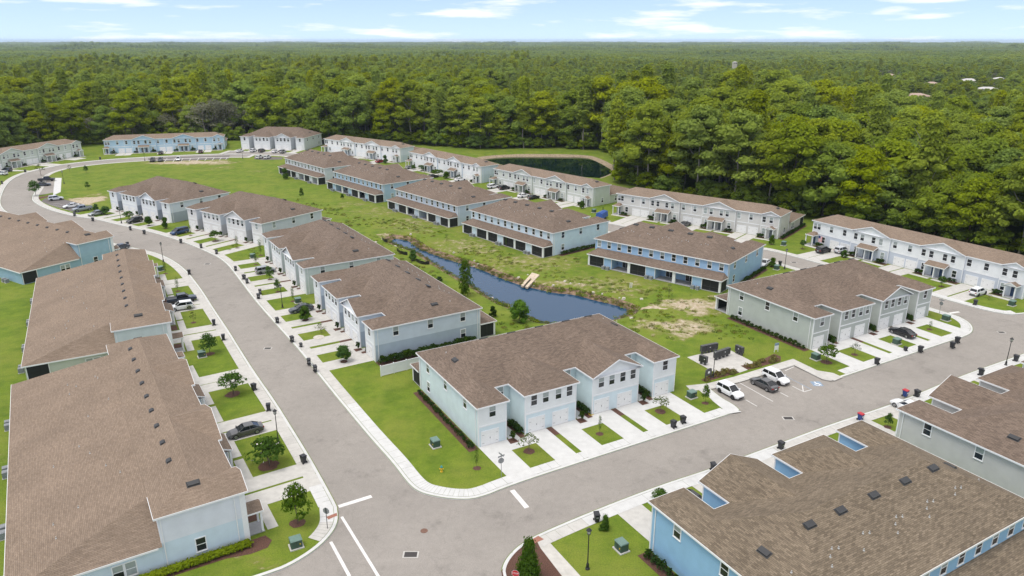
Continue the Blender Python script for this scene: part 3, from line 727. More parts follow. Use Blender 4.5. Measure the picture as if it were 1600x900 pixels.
def no_walk(x, y):
    if y < 67 and x < -19.5 or y < 62.5: return True
    if x < 3.0 and y < 69 and x > -19: return True
    if 30.5 < x < 54 and 96.8 < y < 114: return True      # the parking bay has its own path
    if x > 101: return True
    return False
kerb, walk, walk_new = MB(), MB(), MB()
def fresh(x, y):
    # newer, whiter concrete round the corner house and along the lower street
    return (x > -24.2 and y < 100 and x < 36 and y > 70) or (x > 46 and 100 < y < 150)
nq = 0
for ch in chains:
    n = len(ch)
    rows = [offset(ch, d) for d in (0.0, 0.07, 0.45, 0.46)]
    zs = (-0.125, 0.0, 0.03, -0.02)
    for i in range(n):
        j = (i + 1) % n
        for r in range(3):
            a, b, c, d = rows[r][i], rows[r][j], rows[r+1][j], rows[r+1][i]
            kerb.poly([(*a, zs[r]), (*d, zs[r+1]), (*c, zs[r+1]), (*b, zs[r])])
    # footpath slabs with open joints
    inn, outr = offset(ch, 0.5), offset(ch, 2.05)
    seg = []
    for i in range(n):
        j = (i + 1) % n
        L_ = (Vector(ch[j]) - Vector(ch[i])).length
        k = max(1, round(L_ / 1.6)) if L_ > 0.9 else 1
        for q in range(k):
            t0, t1 = q / k, (q + 1) / k
            g = 0.012 / max(L_, 0.2)
            lerp = lambda A, B, t: (A[0] + (B[0]-A[0])*t, A[1] + (B[1]-A[1])*t)
            a, b = lerp(inn[i], inn[j], t0 + g), lerp(inn[i], inn[j], t1 - g)
            c, d = lerp(outr[i], outr[j], t1 - g), lerp(outr[i], outr[j], t0 + g)
            mx, my = (a[0] + c[0]) / 2, (a[1] + c[1]) / 2
            if no_walk(mx, my) or on_road(mx, my): continue
            w = walk_new if fresh(mx, my) else walk
            nq += 1; z_ = 0.024 + 0.0011*(nq % 7)
            w.poly([(*a, z_), (*d, z_), (*c, z_), (*b, z_)])
tag(kerb.build('kerb', M['concrete_new']), kind='structure')
tag(walk.build('sidewalk', M['concrete']), kind='structure')
tag(walk_new.build('sidewalk', M['concrete_new']), kind='structure')

def sheet(name, pts, z, m):
    if area(pts) < 0: pts = pts[::-1]
    b = MB(); b.poly([(p[0], p[1], z) for p in pts])
    me = b.mesh(name, M[m])
    bm = bmesh.new(); bm.from_mesh(me); bmesh.ops.triangulate(bm, faces=bm.faces); bm.to_mesh(me); bm.free()
    return tag(link(name, me), kind='structure')

for k, p in D['lots'].items(): sheet('parking_lot', p, 0.014, 'asphalt_dark' if k != 'b' else 'asphalt')
sheet('path', D['parkstrip'], 0.02, 'concrete_new')
sheet('path', D['frontwalk'], 0.012, 'concrete_old')
sheet('mulch_bed', D['gardbed_front'], 0.006, 'mulch')
sheet('mulch_bed', D['island'], 0.01, 'mulch')
sheet('ramp', D['corner_ramp'], 0.036, 'brick')
sheet('ramp', D['ramp_w'], 0.036, 'brick')
sheet('mail_plaza', D['pad'], 0.018, 'concrete')
# path along the parking bay
lw = D['lotwalk']
pth = MB()
A_ = offset([tuple(p) for p in lw], 0.9, closed=False); B_ = offset([tuple(p) for p in lw], -1.0, closed=False)
for i in range(len(lw) - 1):
    pth.poly([(*A_[i], 0.022), (*A_[i+1], 0.022), (*B_[i+1], 0.022), (*B_[i], 0.022)])
tag(pth.build('path', M['concrete']), kind='structure')
# kerbed ears either side of the parking bay
sheet('path', [(33.6, 96.6), (33.2, 98.6), (31.9, 100.8), (31.0, 103.9), (29.8, 103.4), (30.6, 99.5), (31.4, 97.0), (30.2, 95.2), (33.9, 96.2)], 0.031, 'concrete_new')
sheet('path', [(49.8, 109.0), (50.8, 107.3), (52.0, 106.6), (53.9, 107.9), (53.0, 109.5), (50.5, 110.6)], 0.031, 'concrete')

# banks and water
def bank(name, top, low, z, m):
    b = MB(); n = len(top)
    mid = [((t[0]*0.62 + l[0]*0.38), (t[1]*0.62 + l[1]*0.38)) for t, l in zip(top, low)]
    rng = random.Random(4)
    mz = [z * 0.42 + rng.uniform(-.12, .12) for _ in range(n)]
    for i in range(n):
        j = (i + 1) % n
        b.poly([(*top[i], 0), (*top[j], 0), (*mid[j], mz[j]), (*mid[i], mz[i])], 0)
        b.poly([(*mid[i], mz[i]), (*mid[j], mz[j]), (*low[j], z - 0.12), (*low[i], z - 0.12)], 1)
    me = b.mesh(name, [M['grass'], M[m]])
    bm = bmesh.new(); bm.from_mesh(me); bmesh.ops.recalc_face_normals(bm, faces=bm.faces); bmesh.ops.triangulate(bm, faces=bm.faces); bm.to_mesh(me); bm.free()
    for f in me.polygons:
        if f.normal.z < 0: f.flip()
    return tag(link(name, me), kind='structure')
M['wetbank'] = mat('wet_brown_bank', (0.20, 0.135, 0.088), 0.9, 0.5, 0.9, bump=0.5, bscale=6)
bank('pond_bank', pond_top, pond, -1.2, 'wetbank')
bank('pond_bank', farpond_top, farpond, -1.5, 'sand')
sheet('water', offset(pond, 0.6), -1.2, 'water')
sheet('water', offset(farpond, 0.6), -1.5, 'farwater')

# painted markings lie 4 mm over the asphalt
def stripe(p, q, w, m='paint', z=-0.116, name='road_marking'):
    p, q = Vector(p), Vector(q); t = (q - p).normalized(); n_ = Vector((-t.y, t.x)) * w / 2
    b = MB(); b.poly([(*(p - n_), z), (*(q - n_), z), (*(q + n_), z), (*(p + n_), z)])
    return tag(b.build(name, M[m]), kind='structure')
for p, q, w in D['stopbars']: stripe(p, q, w)
for i, (p, q, w) in enumerate(D['lines']):
    stripe(p, q, w, 'bluepaint' if i == 5 else 'paint', z=-0.115 if i < 9 else 0.02)
# wheelchair emblem on the accessible bay
ax_, ay_ = D['ada']
e = MB()
def dsc(cx, cy, r, z, m, n=20, r2=0):
    if r2 == 0: e.poly([(ax_ + cx + r*math.cos(2*PI*k/n), ay_ + cy + r*math.sin(2*PI*k/n), z) for k in range(n)], m)
    else:
        for k in range(n - 6):
            a0, a1 = 2*PI*(k+10)/n, 2*PI*(k+11)/n
            e.poly([(ax_+cx+r2*math.cos(a0), ay_+cy+r2*math.sin(a0), z), (ax_+cx+r*math.cos(a0), ay_+cy+r*math.sin(a0), z), (ax_+cx+r*math.cos(a1), ay_+cy+r*math.sin(a1), z), (ax_+cx+r2*math.cos(a1), ay_+cy+r2*math.sin(a1), z)], m)
e.poly([(ax_-.8, ay_-.8, -.116), (ax_+.8, ay_-.8, -.116), (ax_+.8, ay_+.85, -.116), (ax_-.8, ay_+.85, -.116)], 0)
dsc(-.1, .62, .13, -.112, 1)
e.poly([(ax_-.17, ay_+.45, -.112), (ax_-.03, ay_+.45, -.112), (ax_+.0, ay_-.05, -.112), (ax_-.15, ay_-.05, -.112)][::-1], 1)
e.poly([(ax_-.1, ay_+.25, -.108), (ax_+.3, ay_+.2, -.108), (ax_+.3, ay_+.1, -.108), (ax_-.1, ay_+.13, -.108)][::-1], 1)
e.poly([(ax_-.12, ay_+.06, -.108), (ax_+.38, ay_+.02, -.108), (ax_+.62, ay_-.5, -.108), (ax_+.5, ay_-.55, -.108), (ax_+.28, ay_-.1, -.108), (ax_-.12, ay_-.08, -.108)][::-1], 1)
dsc(-.02, -.22, .45, -.104, 1, 22, .33)
eo = e.build('accessible_parking_emblem', [M['bluepaint'], M['white']])
tag(eo, kind='structure')
for i, (x, y, s) in enumerate(D['drains']):
    b = MB()
    s2 = s * 0.62
    b.box(x - s, y - s2, -0.13, x + s, y + s2, -0.108, 0)
    b.box(x - s*.8, y - s2*.78, -0.12, x + s*.8, y + s2*.78, -0.104, 1)
    for k in range(6):
        xx = x - s*.7 + k * s*.28
        b.box(xx - s*.05, y - s2*.7, -0.11, xx + s*.05, y + s2*.7, -0.1, 1)
    tag(b.build('storm_drain', [M['concrete'], M['iron']]), ['square iron storm drain grate in the middle of the street junction', 'iron storm drain in the left street opposite the house with the dark shrubs', 'iron storm drain at the bend of the left street', 'black iron storm drain in the lower street beside the parking bay', 'iron storm drain in the back street by the blue row', 'iron storm drain at the far right of the lower street'][i], 'drain', 'storm drains in the streets')
for x, y in D['manholes']:
    b = MB(); b.lathe([(0.42, -0.118), (0.42, -0.11), (0.36, -0.108)], 24, 0, (x, y, 0))
    tag(b.build('manhole_cover', M['rustiron']), 'round rusty manhole cover in the junction above the square drain', 'manhole')
# ------------------------------------------------------------------ roofs as the upper envelope of hips
def clip(poly, a, b, c):
    """keep a*x+b*y+c >= 0"""
    out = []; n = len(poly)
    for i in range(n):
        p, q = poly[i], poly[(i+1) % n]
        dp, dq = a*p[0]+b*p[1]+c, a*q[0]+b*q[1]+c
        if dp >= -1e-9: out.append(p)
        if (dp > 1e-9 and dq < -1e-9) or (dp < -1e-9 and dq > 1e-9):
            t = dp / (dp - dq); out.append((p[0]+(q[0]-p[0])*t, p[1]+(q[1]-p[1])*t))
    return out if len(out) >= 3 and abs(area(out)) > 1e-4 else []

def envelope(pieces):
    """pieces: (planes[(a,b,c)], domain polygon) -> list of 3D polygons"""
    res = []
    for ia, (pa, da) in enumerate(pieces):
        for ka, P in enumerate(pa):
            poly = list(da)
            for kb, Q in enumerate(pa):
                if kb != ka and poly: poly = clip(poly, Q[0]-P[0], Q[1]-P[1], Q[2]-P[2])
            if not poly: continue
            todo = [poly]
            for ib, (pb, db) in enumerate(pieces):
                if ib == ia: continue
                hs = []
                for i in range(len(db)):
                    x0, y0 = db[i]; x1, y1 = db[(i+1) % len(db)]
                    hs.append((-(y1-y0), (x1-x0), (y1-y0)*x0 - (x1-x0)*y0))
                skip = False
                for Q in pb:
                    d = (Q[0]-P[0], Q[1]-P[1], Q[2]-P[2])
                    if abs(d[0]) + abs(d[1]) + abs(d[2]) < 1e-6:
                        if ib > ia: skip = True
                        continue
                    hs.append(d)
                if skip: continue
                new = []
                for pl in todo:
                    cur = pl
                    for h in hs:
                        if not cur: break
                        o = clip(cur, -h[0], -h[1], -h[2])
                        if o: new.append(o)
                        cur = clip(cur, *h)
                todo = new
            for pl in todo: res.append([(x, y, P[0]*x + P[1]*y + P[2]) for x, y in pl])
    return res

def fascia_seg(b, p, q, h=0.2, t=0.035, m=0):
    """board hung under an edge p->q, outer side on the right of p->q"""
    p, q = Vector(p), Vector(q)
    d = Vector((q.x - p.x, q.y - p.y, 0)); d.normalize(); n = Vector((d.y, -d.x, 0)) * t
    up = Vector((0, 0, 0.015)); dn = Vector((0, 0, -h))
    b.hexa([p + dn - n*.3, q + dn - n*.3, q + dn + n, p + dn + n], [p + up - n*.3, q + up - n*.3, q + up + n, p + up + n], m)

# ------------------------------------------------------------------ shared house pieces
def window_mesh(w, h):
    b = MB(); t = 0.11
    b.box(-w/2-t, -0.055, -h/2-t, -w/2, 0, h/2+t); b.box(w/2, -0.055, -h/2-t, w/2+t, 0, h/2+t)
    b.box(-w/2, -0.055, h/2, w/2, 0, h/2+t); b.box(-w/2, -0.055, -h/2-t, w/2, 0, -h/2)
    b.box(-w/2, -0.04, -0.035, w/2, 0, 0.035)
    b.box(-w/2-t-.03, -0.09, -h/2-t-.05, w/2+t+.03, 0, -h/2-t+.01)
    return b.mesh('window', M['trim'])
def pane_mesh(w, h, up, m):
    b = MB(); z0, z1 = (0.035, h/2) if up else (-h/2, -0.035)
    b.box(-w/2, -0.022, z0, w/2, -0.004, z1)
    return b.mesh('pane', M[m])
WW, WH = 0.92, 1.5
WIN = window_mesh(WW, WH)
PANE = {(u, m): pane_mesh(WW, WH, u, m) for u in (True, False) for m in ('glass', 'blind')}
WINS = window_mesh(0.62, 1.3)
PANES = {(u, m): pane_mesh(0.62, 1.3, u, m) for u in (True, False) for m in ('glass', 'blind')}
rngw = random.Random(11)
def put_window(parent, x, y, z, rz, small=False, blind=None):
    W, P = (WINS, PANES) if small else (WIN, PANE)
    o = link('window', W, parent, (x, y, z), rz)
    up = 'blind' if (rngw.random() < 0.62 if blind is None else blind) else 'glass'
    link('pane', P[(True, up)], o); link('pane', P[(False, 'glass' if rngw.random() < 0.85 else up)], o)
    return o

def garage_mesh(w, h):
    b = MB(); t = 0.13
    b.box(-w/2-t, -0.05, 0.02, -w/2, 0, h+t); b.box(w/2, -0.05, 0.02, w/2+t, 0, h+t); b.box(-w/2, -0.05, h, w/2, 0, h+t)
    b.box(-w/2, -0.02, 0.02, w/2, 0, h, 1)
    n, r = 4, 4
    for i in range(n):
        for j in range(r):
            x0 = -w/2 + 0.06 + i*(w-.06)/n; z0 = 0.06 + j*(h-.06)/r
            b.box(x0, -0.034, z0, x0+(w-.06)/n-.06, -0.0195, z0+(h-.06)/r-.06, 1)
    return b.mesh('garage_door', [M['trim'], M['door']])
GAR = garage_mesh(2.5, 2.15)
def hw_mesh():
    b = MB()
    for s in (-1, 1):
        for z in (0.45, 1.65):
            b.box(s*1.2, -0.045, z-.018, s*0.88, -0.03, z+.018)
    b.box(-0.03, -0.06, 0.95, 0.03, -0.03, 1.2)
    M['hinge'] = mat('hinge_grey', (.13, .13, .135), .5, .05)
    return b.mesh('handle', M['hinge'])
GHW = hw_mesh()
def put_garage(parent, x, y, rz):
    o = link('garage_door', GAR, parent, (x, y, 0.0), rz); h_ = link('handle', GHW, o); h_['kind'] = 'stuff'; return o

def vent_mesh():
    b = MB()
    b.hexa([(-.62, -.33, -.02), (.62, -.33, -.02), (.62, .33, -.02), (-.62, .33, -.02)], [(-.56, -.27, .13), (.56, -.27, .13), (.56, .27, .16), (-.56, .27, .16)])
    b.box(-.68, -.4, -.03, .68, .4, .005)
    return b.mesh('roof_vent', M['vent'])
VENT = vent_mesh()
def vp_mesh():
    b = MB(); b.tube((0, 0, -.1), (0, 0, .38), .07, n=8); b.lathe([(.16, -.05), (.14, .04), (.07, .1)], 8)
    return b.mesh('vent_pipe', M['pipe'])
VPIPE = vp_mesh()

class Boards:
    """white trim boards, each a piece of its own"""
    def __init__(s, root): s.root = root
    def box(s, x0, y0, z0, x1, y1, z1):
        if abs(x1-x0) < 1e-4 or abs(z1-z0) < 1e-4: return
        b = MB(); b.box(x0, y0, z0, x1, y1, z1)
        b.build('corner_board' if abs(z1-z0) > 2 else 'band_board', M['trim'], s.root)

class Roof:
    def __init__(s): s.pieces = []
    def hip(s, x0, y0, x1, y1, ze, sl, sides='lrfb', ext=0.0, sr=None, sb=None, ss=None):
        P = []
        if 'l' in sides: P.append((ss or sl, 0, ze - (ss or sl)*x0))
        if 'r' in sides: P.append((-(ss or sl), 0, ze + (ss or sl)*x1))
        if 'f' in sides: P.append((0, sl, ze - sl*y0))
        if 'b' in sides: P.append((0, -(sb or sl), ze + (sb or sl)*y1))
        y1e = y1 + ext
        s.pieces.append((P, [(x0, y0), (x1, y0), (x1, y1e), (x0, y1e)]))
    def z(s, x, y):
        best = -9
        for P, d in s.pieces:
            if pip(x, y, d): best = max(best, min(a*x + b*y + c for a, b, c in P))
        return best
    def mesh(s, name, mats):
        b = MB()
        for pl in envelope(s.pieces): b.poly(pl)
        return b

def facing(root_loc, th, nx, ny, cx, cy):
    """does a facade (local normal, local centre) look towards the camera side of the place?"""
    c, s = math.cos(th), math.sin(th)
    wx, wy = nx*c - ny*s, nx*s + ny*c
    px, py = root_loc[0] + cx*c - cy*s, root_loc[1] + cx*s + cy*c
    d = Vector((-px, -py)); 
    return (wx*d.x + wy*d.y) / d.length > -0.12

def walls(fp, z0, z1, rule):
    b = MB(); n = len(fp)
    for i in range(n):
        p, q = fp[i], fp[(i+1) % n]
        b.poly([(*p, z0), (*q, z0), (*q, z1), (*p, z1)], rule(p, q))
    return b

# ------------------------------------------------------------------ narrow rows: four masses to the street, screened porches behind
ZE = 6.05
def build_narrow(key, name_label, cols, group='two-storey rows with gabled garages', rear='screen', band=True, sideband=False):
    _, ox, oy, thd, k = D['buildings'][key]
    th = math.radians(thd)
    root = empty('townhouse_row', (ox, oy, 0), th, name_label, 'townhouse row', group)
    rf = Roof(); s = 0.45
    rf.hip(0, 4.5, 34.9, 21.1, ZE, s)
    rf.hip(0, 0, 5.0, 9, ZE, s, 'lrf'); rf.hip(29.9, 0, 34.9, 9, ZE, s, 'lrf')
    rf.hip(7.25, 0, 16.4, 12, ZE, s, 'lrf'); rf.hip(18.6, -0.1, 27.7, 12, ZE, s, 'lr')
    apex = ZE + 4.55 * s
    roof = rf.mesh('roof', None)
    # white soffit
    out = [(0,0),(5,0),(5,4.5),(7.25,4.5),(7.25,0),(16.4,0),(16.4,4.5),(18.6,4.5),(18.6,-.1),(27.7,-.1),(27.7,4.5),(29.9,4.5),(29.9,0),(34.9,0),(34.9,21.1),(0,21.1)]
    ro = link('roof', roof.mesh('roof', M[cols.get('roof', 'roof')]), root)
    sf = MB(); sf.poly([(x, y, ZE - 0.19) for x, y in out][::-1])
    sf.build('soffit', M['trim'], root)
    fa = MB()
    for i in range(len(out)):
        p, q = out[i], out[(i+1) % len(out)]
        if p == (18.6, -.1):
            fascia_seg(fa, (18.6, -.1, ZE), (23.15, -.1, apex)); fascia_seg(fa, (23.15, -.1, apex), (27.7, -.1, ZE))
        else: fascia_seg(fa, (*p, ZE), (*q, ZE))
    fa.build('fascia', M['trim'], root)
    w = .35
    fp = [(w,w),(5-w,w),(5-w,4.5+w),(7.25+w,4.5+w),(7.25+w,w),(16.4-w,w),(16.4-w,4.5+w),(18.6+w,4.5+w),(18.6+w,w),(27.7-w,w),(27.7-w,4.5+w),(29.9+w,4.5+w),(29.9+w,w),(34.9-w,w),(34.9-w,20.75),(w,20.75)]
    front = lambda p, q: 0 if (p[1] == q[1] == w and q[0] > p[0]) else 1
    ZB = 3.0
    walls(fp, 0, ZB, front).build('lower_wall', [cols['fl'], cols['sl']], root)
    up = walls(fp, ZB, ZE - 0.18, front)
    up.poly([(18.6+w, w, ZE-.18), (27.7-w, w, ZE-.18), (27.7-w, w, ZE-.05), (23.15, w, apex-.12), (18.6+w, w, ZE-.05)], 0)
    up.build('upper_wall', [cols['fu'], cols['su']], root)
    # corner boards and floor band
    tb = Boards(root)
    fr = [(w, 5-w), (7.25+w, 16.4-w), (18.6+w, 27.7-w), (29.9+w, 34.9-w)]
    for x0, x1 in fr:
        for x, sg in ((x0, 1), (x1, -1)):
            tb.box(x - sg*.03, w-.03, 0, x + sg*.14, w, ZE-.19); tb.box(x - sg*.03, w, 0, x, w+.14, ZE-.19)
        if band: tb.box(x0+.14*1, w-.035, ZB-.11, x1-.14, w, ZB+.11)
    tb.box(18.6+w+.14, w-.035, ZE-.3, 27.7-w-.14, w, ZE-.1) if cols.get('gband') else None
    tb.box(w-.03, 20.6, 0, w, 20.78, ZE-.19); tb.box(34.55, 20.6, 0, 34.58, 20.78, ZE-.19)
    if sideband:
        tb.box(w-.035, w+.14, ZB-.1, w, 20.6, ZB+.1); tb.box(34.55, w+.14, ZB-.1, 34.585, 20.6, ZB+.1)
    for x, y in ((w-.06, 1.0), (w-.06, 20.2), (34.61, 1.0), (34.61, 20.2)):
        b = MB(); b.box(x-.045, y-.05, .05, x+.045, y+.05, ZE-.2); b.build('downspout', M['trim'], root)
    loc = (ox, oy)
    zw = 4.92
    if facing(loc, th, 0, -1, 17, 0):
        for x in (2.5, 9.0, 10.9, 13.0, 14.85, 20.4, 22.3, 24.3, 26.2, 32.4): put_window(root, x, w, zw, 0)
        for x in (2.1, 9.45, 13.4, 20.6, 24.8, 31.95): put_garage(root, x, w, 0)
        for x in (6.1, 17.5, 28.8): put_window(root, x, 4.5+w, zw, 0)
        for x in (6.1, 17.5, 28.8):
            b = MB(); b.box(x-.5, 4.5+w-.06, .05, x+.5, 4.5+w, 2.15, 0); b.box(x-.42, 4.5+w-.08, .08, x+.42, 4.5+w-.05, 2.07, 1)
            b.build('front_door', [M['trim'], M['greydoor']], root)
    if facing(loc, th, -1, 0, 0, 10):
        for y, z in ((4.3, zw), (10.8, zw), (17.2, zw), (17.2, 1.75)): put_window(root, w, y, z, -PI/2)
    if facing(loc, th, 1, 0, 34.9, 10):
        for y, z in ((4.3, zw), (10.8, zw), (17.2, zw), (17.2, 1.75)): put_window(root, 34.55, y, z, PI/2)
    rearv = facing(loc, th, 0, 1, 17, 21)
    if rearv:
        for x in (33.4, 30.6, 27.8, 25.0, 22.1, 19.2, 16.3, 13.4, 10.5, 7.6, 4.7, 1.9): put_window(root, x, 20.75, zw, PI)
    # porch roof along the back
    pr = MB()
    e0, e1, t0, t1, ye, yt, zl, zh = .15, 34.75, 1.1, 33.8, 24.2, 20.75, 2.85, 3.75
    pr.poly([(e1, ye, zl), (e0, ye, zl), (t0, yt, zh), (t1, yt, zh)])
    pr.poly([(e0, ye, zl), (e0, yt, zl), (t0, yt, zh)]); pr.poly([(e1, yt, zl), (e1, ye, zl), (t1, yt, zh)])
    pr.build('porch_roof', M[cols.get('roof', 'roof')], root)
    pf = MB()
    fascia_seg(pf, (e0, yt, zl), (e0, ye, zl), .2, -.035); fascia_seg(pf, (e0, ye, zl), (e1, ye, zl), .2, -.035); fascia_seg(pf, (e1, ye, zl), (e1, yt, zl), .2, -.035)
    pf.poly([(e0, yt, zl-.16), (e1, yt, zl-.16), (e1, ye, zl-.16), (e0, ye, zl-.16)])
    pf.build('porch_fascia', M['trim'], root)
    b = MB(); b.box(.4, 20.76, -.02, 34.5, 24.0, .1); b.build('porch_slab', M['slab'], root)
    for x0, x1 in ((.4, .85), (11.2, 11.9), (22.8, 23.5), (34.05, 34.5)):
        b = MB(); b.box(x0, 23.6, .1, x1, 23.95, zl-.16); b.build('porch_post', M['trim'], root)
    for x0, x1 in ((4.8, 7.1), (16.3, 18.7), (27.9, 30.0)):
        b = MB(); b.box(x0, 20.8, .1, x1, 23.9, zl-.16, 0)
        for x in (x0, x1): b.box(x-.06, 23.8, .1, x+.06, 23.96, zl-.16, 1)
        b.build('storage_closet', [cols['su'], M['trim']], root)
        for q in (0, 1):
            if rearv:
                c = MB(); xc = x0 + .55 + q*1.15
                c.box(xc-.42, 24.3, 0, xc+.42, 25.05, .06, 1); c.box(xc-.38, 24.32, .06, xc+.38, 25.03, .8, 0); c.lathe([(.3, .8), (.28, .83), (.05, .83)], 10, 0, (xc, 24.68, 0))
                c.build('air_conditioner', [M['ac'], M['concrete']], root)
    bays = ((.85, 4.8), (7.1, 11.2), (11.9, 16.3), (18.7, 22.8), (23.5, 27.9), (30.0, 34.05))
    opens = cols.get('open', ())
    for i, (x0, x1) in enumerate(bays):
        if i not in opens:
            b = MB(); b.box(x0, 23.78, .1, x1, 23.8, zl-.16, 0)
            for x in (x0, x1-.05, (x0+x1)/2): b.box(x, 23.76, .1, x+.05, 23.83, zl-.16, 1)
            b.box(x0, 23.76, .95, x1, 23.83, 1.0, 1)
            b.build('screen_panel', [M['screen'], M['screenframe']], root)
        xc = (x0+x1)/2
        b = MB(); b.box(xc-1.0, 20.76, .1, xc+1.0, 20.83, 2.25, 0); b.box(xc-.9, 20.83, .18, xc-.04, 20.85, 2.15, 1); b.box(xc+.04, 20.83, .18, xc+.9, 20.85, 2.15, 1)
        b.build('sliding_door', [M['trim'], M['glass']], root)
    for x in (.45, 34.4):                                        # end screens
        if cols.get('openend'): continue
        b = MB(); b.box(x, 20.8, .1, x+.02, 23.6, zl-.16, 0)
        for y in (20.8, 22.2, 23.55): b.box(x-.02, y, .1, x+.04, y+.05, zl-.16, 1)
        b.build('screen_panel', [M['screen'], M['screenframe']], root)
    # roof furniture, on the back slope under the ridge
    sa = math.atan(s)
    for x in (8.2, 13.0, 18.0, 23.0, 27.4):
        y = 13.9
        o = link('roof_vent', VENT, ro, (x, y, rf.z(x, y) + .03)); o.rotation_euler = (-sa, 0, 0)
        for dx, dy in ((-.9, 2.6), (-.2, 2.4), (.6, 2.9), (1.2, 3.6)):
            if (x*7 + dx*3) % 1.0 < 0.8:
                o = link('vent_pipe', VPIPE, ro, (x+dx, y+dy, rf.z(x+dx, y+dy))); o.scale = (.75, .75, .6 if key == 'BR1' else .42)
    for x, rot in ((2.9, PI/2), (32.0, -PI/2)):
        o = link('roof_vent', VENT, ro, (x, 12.9, rf.z(x, 12.9) + .03)); o.rotation_euler = (-sa, 0, rot)
        o = link('vent_pipe', VPIPE, ro, (x, 16.0, rf.z(x, 16.0))); o.scale = (.75, .75, .5)
    # drives and front paths
    drives(key, th, ox, oy, ((.35, 3.9), (7.7, 11.0), (11.9, 15.2), (18.9, 22.3), (23.2, 26.5), (30.1, 33.7)), cols.get('conc', 'concrete'))
    for x0, x1 in ((3.9, 7.7), (15.2, 18.9), (26.5, 30.1)):
        tag(local_sheet('walkway', ((x0, -2.4), (x1, -2.4), (x1, .33), (x0, .33)), .010, cols.get('conc', 'concrete'), ox, oy, th), kind='structure')
    for x0, x1 in ((5.0, 7.25), (16.4, 18.6), (27.7, 29.9)):
        tag(local_sheet('walkway', ((x0, .33), (x1-.2, .33), (x1-.2, 4.8), (x0, 4.8)), .009, cols.get('conc', 'concrete'), ox, oy, th), kind='structure')
        tag(local_sheet('mulch_bed', ((x1-.75, -.3), (x1+.1, -.3), (x1+.1, 4.8), (x1-.75, 4.8)), .022, 'mulch', ox, oy, th), kind='structure')
        tag(local_sheet('mulch_bed', ((x0-.45, -1.0), (x0+.9, -1.0), (x0+.7, .3), (x0-.3, .3)), .022, 'mulch', ox, oy, th), kind='structure')
    for x0, x1 in ((11.0, 11.9), (22.3, 23.2)):
        tag(local_sheet('mulch_bed', ((x0, -2.0), (x1, -2.0), (x1, .3), (x0, .3)), .006, 'mulch', ox, oy, th), kind='structure')
    return root, rf

def L2W(ox, oy, th, x, y):
    c, s = math.cos(th), math.sin(th); return (ox + x*c - y*s, oy + x*s + y*c)
def local_sheet(name, pts, z, m, ox, oy, th):
    b = MB(); b.poly([(*L2W(ox, oy, th, x, y), z) for x, y in pts])
    return b.build(name, M[m])
def drives(key, th, ox, oy, spans, m):
    for x0, x1 in spans:
        ends = []
        for x in (x0, x1):
            y = -2.0
            while y > -17 and not on_road(*L2W(ox, oy, th, x, y)): y -= 0.15
            ends.append(y + .35 if y > -17 else -8.5)
        tag(local_sheet('driveway', ((x0, ends[0]), (x1, ends[1]), (x1, .32), (x0, .32)), .013, m, ox, oy, th), kind='structure')

